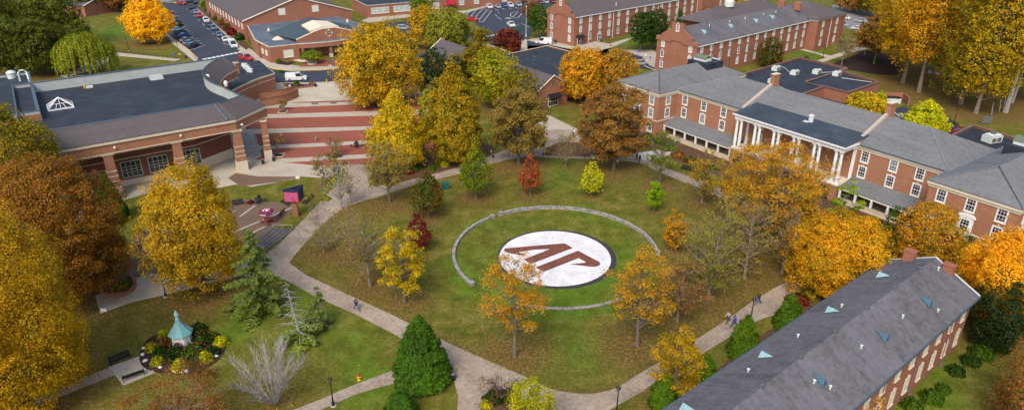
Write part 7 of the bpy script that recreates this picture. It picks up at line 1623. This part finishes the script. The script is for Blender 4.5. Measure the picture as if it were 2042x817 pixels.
area('planting_bed', [(558,402),(575,392),(590,400),(575,412)], M['mulch'], .045); area('planting_bed', [(600,405),(622,385),(628,392),(612,408)], M['mulch'], .045)
# ---- copper roofed cupola standing in the round bed
cx_, cy_ = G(366, 687); CU = thing('cupola', 'white octagonal cupola with a swept green copper roof and finial in a round bed', 'monument', (cx_, cy_, 0), R(12))
mb = MB(); mb.lathe(0, 0, [(1.75, 0), (1.75, .5), (1.6, .55), (1.55, 2.2), (1.62, 2.25), (1.70, 2.45)], 8, 0, R(22.5))
mb.build('drum', M['white'], CU)
for k in range(8):
    a = k * math.pi / 4; mb = MB(); c_, s_ = math.cos(a), math.sin(a); ap = 1.47
    def q(t, z, d=0): return (c_ * (ap + d) - s_ * t, s_ * (ap + d) + c_ * t, z)
    pts = [(-.34, .8), (.34, .8), (.34, 1.5)] + [(.34 * math.cos(u), 1.5 + .34 * math.sin(u)) for u in [math.pi * j / 6 for j in range(1, 6)]] + [(-.34, 1.5)]
    mb.face([q(t, z, .03) for t, z in pts], 0)
    for j in range(5): mb.face([q(-.3, .86 + j * .15, .035), q(.3, .86 + j * .15, .035), q(.3, .93 + j * .15, .07), q(-.3, .93 + j * .15, .07)], 1)
    mb.build('louvre', [M['acwhite'], M['white']], CU)
mb = MB(); pf = [(2.0, 2.42), (2.02, 2.5), (1.62, 2.95), (1.15, 3.45), (.72, 4.05), (.42, 4.65), (.26, 5.05)]; mb.lathe(0, 0, pf, 8, 0, R(22.5)); cr_ = mb.build('copper_roof', M['copper'], CU)
mb = MB()
for k in range(8): a = R(22.5) + k * math.pi / 4; mb.tube([((r_ + .01) * math.cos(a), (r_ + .01) * math.sin(a), z + .01) for r_, z in pf[1:]], .035, 4)
mb.build('roof_rib', M['copper_pale'], cr_)
mb = MB(); mb.lathe(0, 0, [(.26, 5.05), (.36, 5.1), (.36, 5.2), (.22, 5.3), (.20, 5.6), (.32, 5.65), (.34, 5.75), (.2, 5.9)], 10); mb.lathe(0, 0, [(.2, 5.9), (.42, 5.95), (.05, 6.75)], 6); mb.build('finial', M['copper_pale'], CU)
CU.scale = (.71, .71, .74)
rng = random.Random(4)
for k, (px, py) in enumerate(((287,695),(285,708),(290,720),(320,733),(351,740),(365,742),(373,741),(431,711))):
    o = bpy.data.objects.new('rock', None); COL.objects.link(o); o.location = (*G(px, py), .04)
    tag(o, ['pale rock at the back left of the cupola bed, smallest', 'pale rock at the bed corner by the slab', 'pale rock in the mulch nearest the benches', 'pale rock at the front left of the bed', 'pale rock before the front yellow ball', 'wide pale rock at the front of the bed', 'flat pale rock right of the widest one', 'pale rock at the right of the bed between the balls'][k], 'rock', 'pale rocks round the cupola bed')
    mb = MB(); mb.lathe(0, 0, [(.26, 0), (.33, .1), (.26, .22), (.1, .30)], 7); rk = mb.build('stone', M['whitestone'], o); rk.scale = (.75 + rng.random() * .4, .6 + rng.random() * .3, .7 + rng.random() * .4); rk.rotation_euler.z = rng.random() * 3
# ---- planks, stumps and board under the grove
for k, (a, b) in enumerate((((1967,205),(1977,230)),((1982,205),(1993,223)),((1995,195),(2003,210)))):
    A, B2 = G(*a), G(*b); o = thing('leaning_pole', ['pale pole leaning on the ground, left of three in the grove', 'pale pole leaning on the ground, middle of three in the grove', 'pale pole nearest the pale trunks in the grove'][k], 'pole', (*B2, 0), 0, 'leaning poles'); mb = MB(); d_ = Vector(A) - Vector(B2); d_ *= min(1, 2.2 / d_.length); mb.tube([(0, 0, 0), (d_.x, d_.y, 2.6)], .09, 6); mb.build('pole', M['bark_pale'], o)
o = thing('picnic_bench', 'dark picnic table on a slab in the shade of the grove', 'table', (*G(1866,143), 0), .3); mb = MB(); mb.box(0, 0, .72, 1.9, .8, .06); mb.build('top', M['grille'], o); mb = MB(); mb.box(0, -.75, .42, 1.9, .28, .05); mb.build('seat', M['grille'], o); mb = MB(); mb.box(0, .75, .42, 1.9, .28, .05); mb.build('seat', M['grille'], o)
mb = MB(); mb.box(-.7, 0, 0, .08, 1.5, .42); mb.box(-.7, 0, .423, .08, .6, .3); mb.box(.7, 0, 0, .08, 1.5, .42); mb.box(.7, 0, .423, .08, .6, .3); mb.build('leg', M['grille'], o)
area('walkway', [(1852,140),(1880,144),(1875,150),(1848,146)], M['kerb'], .03)
o = thing('wooden_board', 'grey wooden board standing on the grass under the grove', 'board', (*G(1966,248), 0), R(-20)); mb = MB(); mb.box(0, 0, .2, 1.9, .12, 1.7); mb.build('panel', M['grille'], o); mb = MB(); mb.tube([(-.8, .1, 0), (-.8, .1, 1.9)], .05, 5); mb.tube([(.8, .1, 0), (.8, .1, 1.9)], .05, 5); mb.build('post', M['bark'], o)
# ---- a few things under the canopy
o = thing('banner', 'small white paper sign on a table by the student centre doors', 'sign', (*G(160,366), 0), .3); mb = MB(); mb.bx(-.7, .7, -.02, .02, .7, 1.6); mb.build('panel', M['white'], o); mb = MB(); mb.bx(-.8, .8, -.05, .6, .6, .68); mb.build('table_top', M['white'], o); mb = MB(); mb.tube([(-.7, .3, 0), (-.7, .3, .6)], .03, 5); mb.tube([(.7, .3, 0), (.7, .3, .6)], .03, 5); mb.build('leg', M['grille'], o)
for px, py, lb in ((285,467,'black cafe chair on the terrace, upper'),(280,494,'black cafe chair on the terrace, lower')):
    o = thing('terrace_chair', lb, 'chair', (*G(px, py), .03), px * .3, 'black terrace chairs'); mb = MB(); mb.bx(-.26, .26, -.26, .26, .42, .47); mb.build('seat', M['black'], o); mb = MB(); mb.bx(-.26, .26, .24, .29, .47, .98); mb.build('backrest', M['black'], o)
    for a in (-.22, .22):
        for b in (-.22, .22): mb = MB(); mb.bx(a - .025, a + .025, b - .025, b + .025, 0, .42); mb.build('leg', M['black'], o)
o = thing('rubbish_hatch', 'small white roofed shelter beside the annex and the yellow trees', 'shelter', (*G(1716,216), 0), R(40)); mb = MB(); mb.bx(-1.4, 1.4, -1.2, 1.2, 0, 3.4); mb.build('wall', M['cream'], o); mb = MB(); mb.lathe(0, 0, [(2.2, 3.4), (2.2, 3.5), (.3, 4.1)], 8); mb.build('roof', M['flat_grey'], o)
# ------------------------------------------------------------------ PEOPLE
SKIN = m_plain('skin', (.42, .24, .16, 1), .6); SKIN2 = m_plain('dark_skin', (.16, .08, .05, 1), .6); HAIR = m_plain('dark_hair', (.02, .014, .01, 1), .8)
def cloth(nm, c): return m_plain('cloth_' + nm, (*c, 1), .85)
CL = dict(black=cloth('black', (.015, .015, .02)), jeans=cloth('jeans', (.03, .08, .22)), dark=cloth('charcoal', (.03, .03, .04)), grey=cloth('grey', (.35, .36, .38)), blue=cloth('royal_blue', (.02, .06, .42)), white=cloth('white', (.7, .7, .72)), tan=cloth('tan', (.33, .24, .14)), olive=cloth('olive', (.16, .13, .07)), red=cloth('red', (.4, .02, .04)), navy=cloth('navy', (.02, .03, .10)), orange=cloth('orange', (.6, .22, .05)))
def skinned(name, verts, edges, rad, mat, parent, sub=1, root=0):
    me = bpy.data.meshes.new(name); me.from_pydata([tuple(v_) for v_ in verts], edges, []); o = link(name, me, parent)
    sm = o.modifiers.new('skin', 'SKIN'); me.skin_vertices[0] if me.skin_vertices else None
    if not me.skin_vertices:
        try: me.attributes.new('skin', 'FLOAT', 'POINT')
        except Exception: pass
    if me.skin_vertices:
        for k, r_ in enumerate(rad):
            sv = me.skin_vertices[0].data[k]; sv.radius = (r_, r_) if not isinstance(r_, tuple) else r_; sv.use_root = (k == root)
    sm.use_smooth_shade = True; ss = o.modifiers.new('sub', 'SUBSURF'); ss.levels = sub; ss.render_levels = sub
    me.materials.append(mat); return o
SRC = []
PM = {}
def body_mesh(kind, phase):
    """one continuous body (skin), a top, trousers and shoes as skinned chains; returns evaluated meshes"""
    key = (kind, phase)
    if key in PM: return PM[key]
    s_ = phase * (.30 if kind == 'walk' else .06); out = {}
    hip, chest, neck, head = Vector((0, 0, .93)), Vector((.02, 0, 1.32)), Vector((.02, 0, 1.47)), Vector((.05, 0, 1.62))
    V = [hip, Vector((.01, 0, 1.12)), chest, neck, Vector((.045, 0, 1.55)), head, Vector((.04, 0, 1.71))]; E_2 = [(0, 1), (1, 2), (2, 3), (3, 4), (4, 5), (5, 6)]; Rd = [(.15, .12), (.135, .105), (.16, .11), .052, .065, (.078, .095), (.06, .07)]
    J = {}
    def add(v_, par, r_): V.append(Vector(v_)); Rd.append(r_); E_2.append((par, len(V) - 1)); return len(V) - 1
    for sd in (-1, 1):
        a = s_ * sd
        h_ = add((0, .09 * sd, .88), 0, .085); kn = add((a * .9 + .03, .10 * sd, .48), h_, .058); an = add((a * 1.7 - (.08 if a < 0 else 0), .10 * sd, .09 + (.05 if a < 0 else 0)), kn, .04); to = add((a * 1.7 + .15, .11 * sd, .03), an, .032)
        sh = add((.01, .19 * sd, 1.40), 2, .058); el = add((-a * .5 - .03, .25 * sd, 1.13), sh, .045); wr = add((-a * .95 + .06, .25 * sd, .90), el, .030); pa = add((-a * 1.05 + .08, .245 * sd, .83), wr, (.020, .036))
        J[sd] = (h_, kn, an, to, sh, el, wr, pa)
        for j in range(4): f1 = add(V[pa] + Vector((.028 - .018 * j, 0, -.055 + .004 * abs(j - 1))), pa, .0085); add(V[f1] + Vector((.006, -.012 * sd, -.035 + .004 * abs(j - 1))), f1, .0075)
        t1 = add(V[wr] + Vector((.05, -.01 * sd, -.045)), wr, .010); add(V[t1] + Vector((.012, -.01 * sd, -.03)), t1, .0085)
    add(head + Vector((.085, 0, -.005)), 5, .014)      # nose
    out['body'] = (V, E_2, Rd)
    tv = [Vector((0, 0, .88)), Vector((.01, 0, 1.1)), Vector((.02, 0, 1.33)), Vector((.02, 0, 1.45))]; te = [(0, 1), (1, 2), (2, 3)]; tr_ = [(.175, .145), (.165, .13), (.185, .135), .075]
    for sd in (-1, 1):
        q = [V[k] for k in J[sd][4:7]]; i = len(tv); tv += q; te += [(2, i), (i, i + 1), (i + 1, i + 2)]; tr_ += [.078, .062, .045]
    out['top'] = (tv, te, tr_)
    lv = [Vector((0, 0, .95))]; le = []; lr = [(.165, .135)]
    for sd in (-1, 1):
        q = [V[k] for k in J[sd][:3]]; i = len(lv); lv += q; le += [(0, i), (i, i + 1), (i + 1, i + 2)]; lr += [.105, .078, .062]
    out['legs'] = (lv, le, lr)
    sv = []; se_ = []; sr = []
    for sd in (-1, 1): i = len(sv); sv += [V[J[sd][2]] + Vector((-.05, 0, -.045)), V[J[sd][3]] + Vector((.03, 0, .01))]; se_.append((i, i + 1)); sr += [.05, .042]
    out['shoes'] = (sv, se_, sr)
    res = {}
    for nm, (v_, e_, r_) in out.items():
        if nm == 'shoes': 
            mb = MB()
            for k in range(0, len(v_), 2):
                mb = MB(); mb.tube([v_[k] + Vector((0, 0, 0)), v_[k].lerp(v_[k + 1], .5), v_[k + 1]], [.05, .055, .035], 8); res['shoe%d' % (k // 2)] = mb.mesh('shoe', CL['dark'])
            continue
        tmp = skinned('tmp', v_, e_, r_, SKIN, None); bpy.context.view_layer.update(); dg = bpy.context.evaluated_depsgraph_get(); ev = tmp.evaluated_get(dg); me = bpy.data.meshes.new_from_object(ev)
        if len(me.polygons) == 0:
            mb = MB()
            for a, b in e_: ra, rb = [(x_[0] if isinstance(x_, tuple) else x_) for x_ in (r_[a], r_[b])]; mb.tube([v_[a], v_[b]], [ra, rb], 8)
            me = mb.mesh(nm, SKIN, True)
        bpy.data.objects.remove(tmp); res[nm] = me
    mb = MB(); mb.lathe(.03, 0, [(.088, 1.60), (.102, 1.66), (.095, 1.73), (.05, 1.775), (.01, 1.78)], 12); res['hair'] = mb.mesh('hair', HAIR, True)
    PM[key] = res; return res
def person(px, py, face, top, legs, label, kind='walk', phase=1, skin=SKIN, hair=HAIR, bag=None, z=.03, group='people on the campus walks'):
    o = thing('person', label, 'person', (*G(px, py), z), face, group); m_ = body_mesh(kind, phase)
    def inst(nm, me, mat, par): me = me.copy(); me.materials.clear(); me.materials.append(mat); return link(nm, me, par)
    b = inst('body', m_['body'], skin, o); inst('jacket', m_['top'], CL[top], o); inst('trousers', m_['legs'], CL[legs], o); inst('shoe', m_['shoe0'], CL['dark'], o); inst('shoe', m_['shoe1'], CL['dark'], o); inst('hair', m_['hair'], hair, o)
    if bag:
        g_ = thing('backpack', bag[1], 'backpack', (*G(px, py), z), face); mb = MB(); mb.box(-.24, 0, 1.02, .18, .30, .42, 0, 0, .8, .85); mb.box(-.36, 0, 1.05, .06, .22, .2); mb.build('bag', CL[bag[0]], g_)
    return o
down = lambda a, b: wang(a, b)
person(712,618,wang((700,590),(760,640)),'dark','jeans','person in a dark jacket and blue jeans walking on the main walk',bag=('black','black backpack on the walker on the main walk'))
person(1511,606,wang((1545,590),(1490,625)),'black','jeans','person in a black jacket walking behind the pair on the right walk',phase=-1,skin=SKIN2)
person(1451,643,wang((1500,620),(1400,680)),'grey','dark','person in a light grey hoodie and red cap walking on the right walk',hair=CL['red'])
person(1463,651,wang((1500,620),(1400,680)),'blue','navy','person in a bright blue top walking next to the grey hoodie',phase=-1,skin=SKIN2)
person(1269,320,-1.2,'dark','black','person in dark clothes with a reddish collar at the top right walk, left of two','stand',1,skin=SKIN2); person(1275,324,-1.4,'black','black','person in a black coat at the top right walk, right of two','stand',-1)
person(724,200,-1.9,'white','dark','person in a white top at the top of the brick stripes','stand',1); person(733,201,-1.2,'navy','jeans','person in a dark blue top beside the one in white','stand',-1,skin=SKIN2)
person(247,395,-1.6,'navy','jeans','person in a navy jacket and jeans by the first column',phase=1); person(631,281,-1.4,'olive','tan','person in drab olive clothes crossing the brick stripes',phase=-1)
person(579,180,-1.6,'white','navy','person in a white and blue top at the brick planter','stand',1); person(980,313,2.6,'grey','dark','person in a grey jacket on the walk behind the green tree',phase=1); person(1143,272,1.8,'white','dark','person in a pale top on the far end of the walk',phase=-1)
person(661,111,-1.5,'red','dark','person in a dark red top at the gym doors','stand',1); person(1171,86,-1.5,'red','dark','person in a red top at the dormitory door','stand',-1)

# ------------------------------------------------------------------ repeated small parts: one object each
def split_islands(o):
    me = o.data; n_ = len(me.vertices); par = list(range(n_))
    def fd(a):
        while par[a] != a: par[a] = par[par[a]]; a = par[a]
        return a
    for p in me.polygons:
        v0 = fd(p.vertices[0])
        for v_ in p.vertices[1:]: par[fd(v_)] = v0
    box = {}
    co = [v_.co for v_ in me.vertices]
    for i in range(n_):
        r_ = fd(i); c_ = co[i]; b = box.setdefault(r_, [list(c_), list(c_)])
        for k in range(3): b[0][k] = min(b[0][k], c_[k]); b[1][k] = max(b[1][k], c_[k])
    keys = list(box); grp = {k: k for k in keys}
    def fg(a):
        while grp[a] != a: a = grp[a]
        return a
    for i, a in enumerate(keys):
        for b in keys[i + 1:]:
            if all(box[a][0][k] - .12 <= box[b][1][k] and box[b][0][k] - .12 <= box[a][1][k] for k in range(3)): grp[fg(a)] = fg(b)
    sets = {}
    for p in me.polygons: sets.setdefault(fg(fd(p.vertices[0])), []).append(p)
    if len(sets) < 2 or len(sets) > 60: return
    for ps in sets.values():
        mb = MB()
        for p in ps: mb.face([tuple(co[k]) for k in p.vertices], p.material_index)
        q = mb.build(o.name.split('.')[0], list(me.materials), o.parent); q.location = o.location.copy(); q.rotation_euler = o.rotation_euler.copy()
    for ch in list(o.children): ch.parent = o.parent
    bpy.data.objects.remove(o)
SPLIT = ('valley_flashing', 'gutter', 'roof_conduit', 'roof_skylight', 'vent_pipe', 'arcade_opening', 'belt_course', 'chimney', 'downpipe', 'flood_light', 'roof_light', 'handrail', 'condenser', 'ridge_vent', 'wing_wall', 'wing_roof', 'eave_board', 'lamp_head', 'hip_flashing', 'roof_edge', 'roof', 'leg', 'stone_band', 'post', 'parapet', 'wall', 'entablature')
for o in list(bpy.data.objects):
    if o.type == 'MESH' and o.parent is not None and o.parent.type == 'EMPTY' and o.name.split('.')[0] in SPLIT and not o.modifiers and len(o.data.vertices) < 6000: split_islands(o)
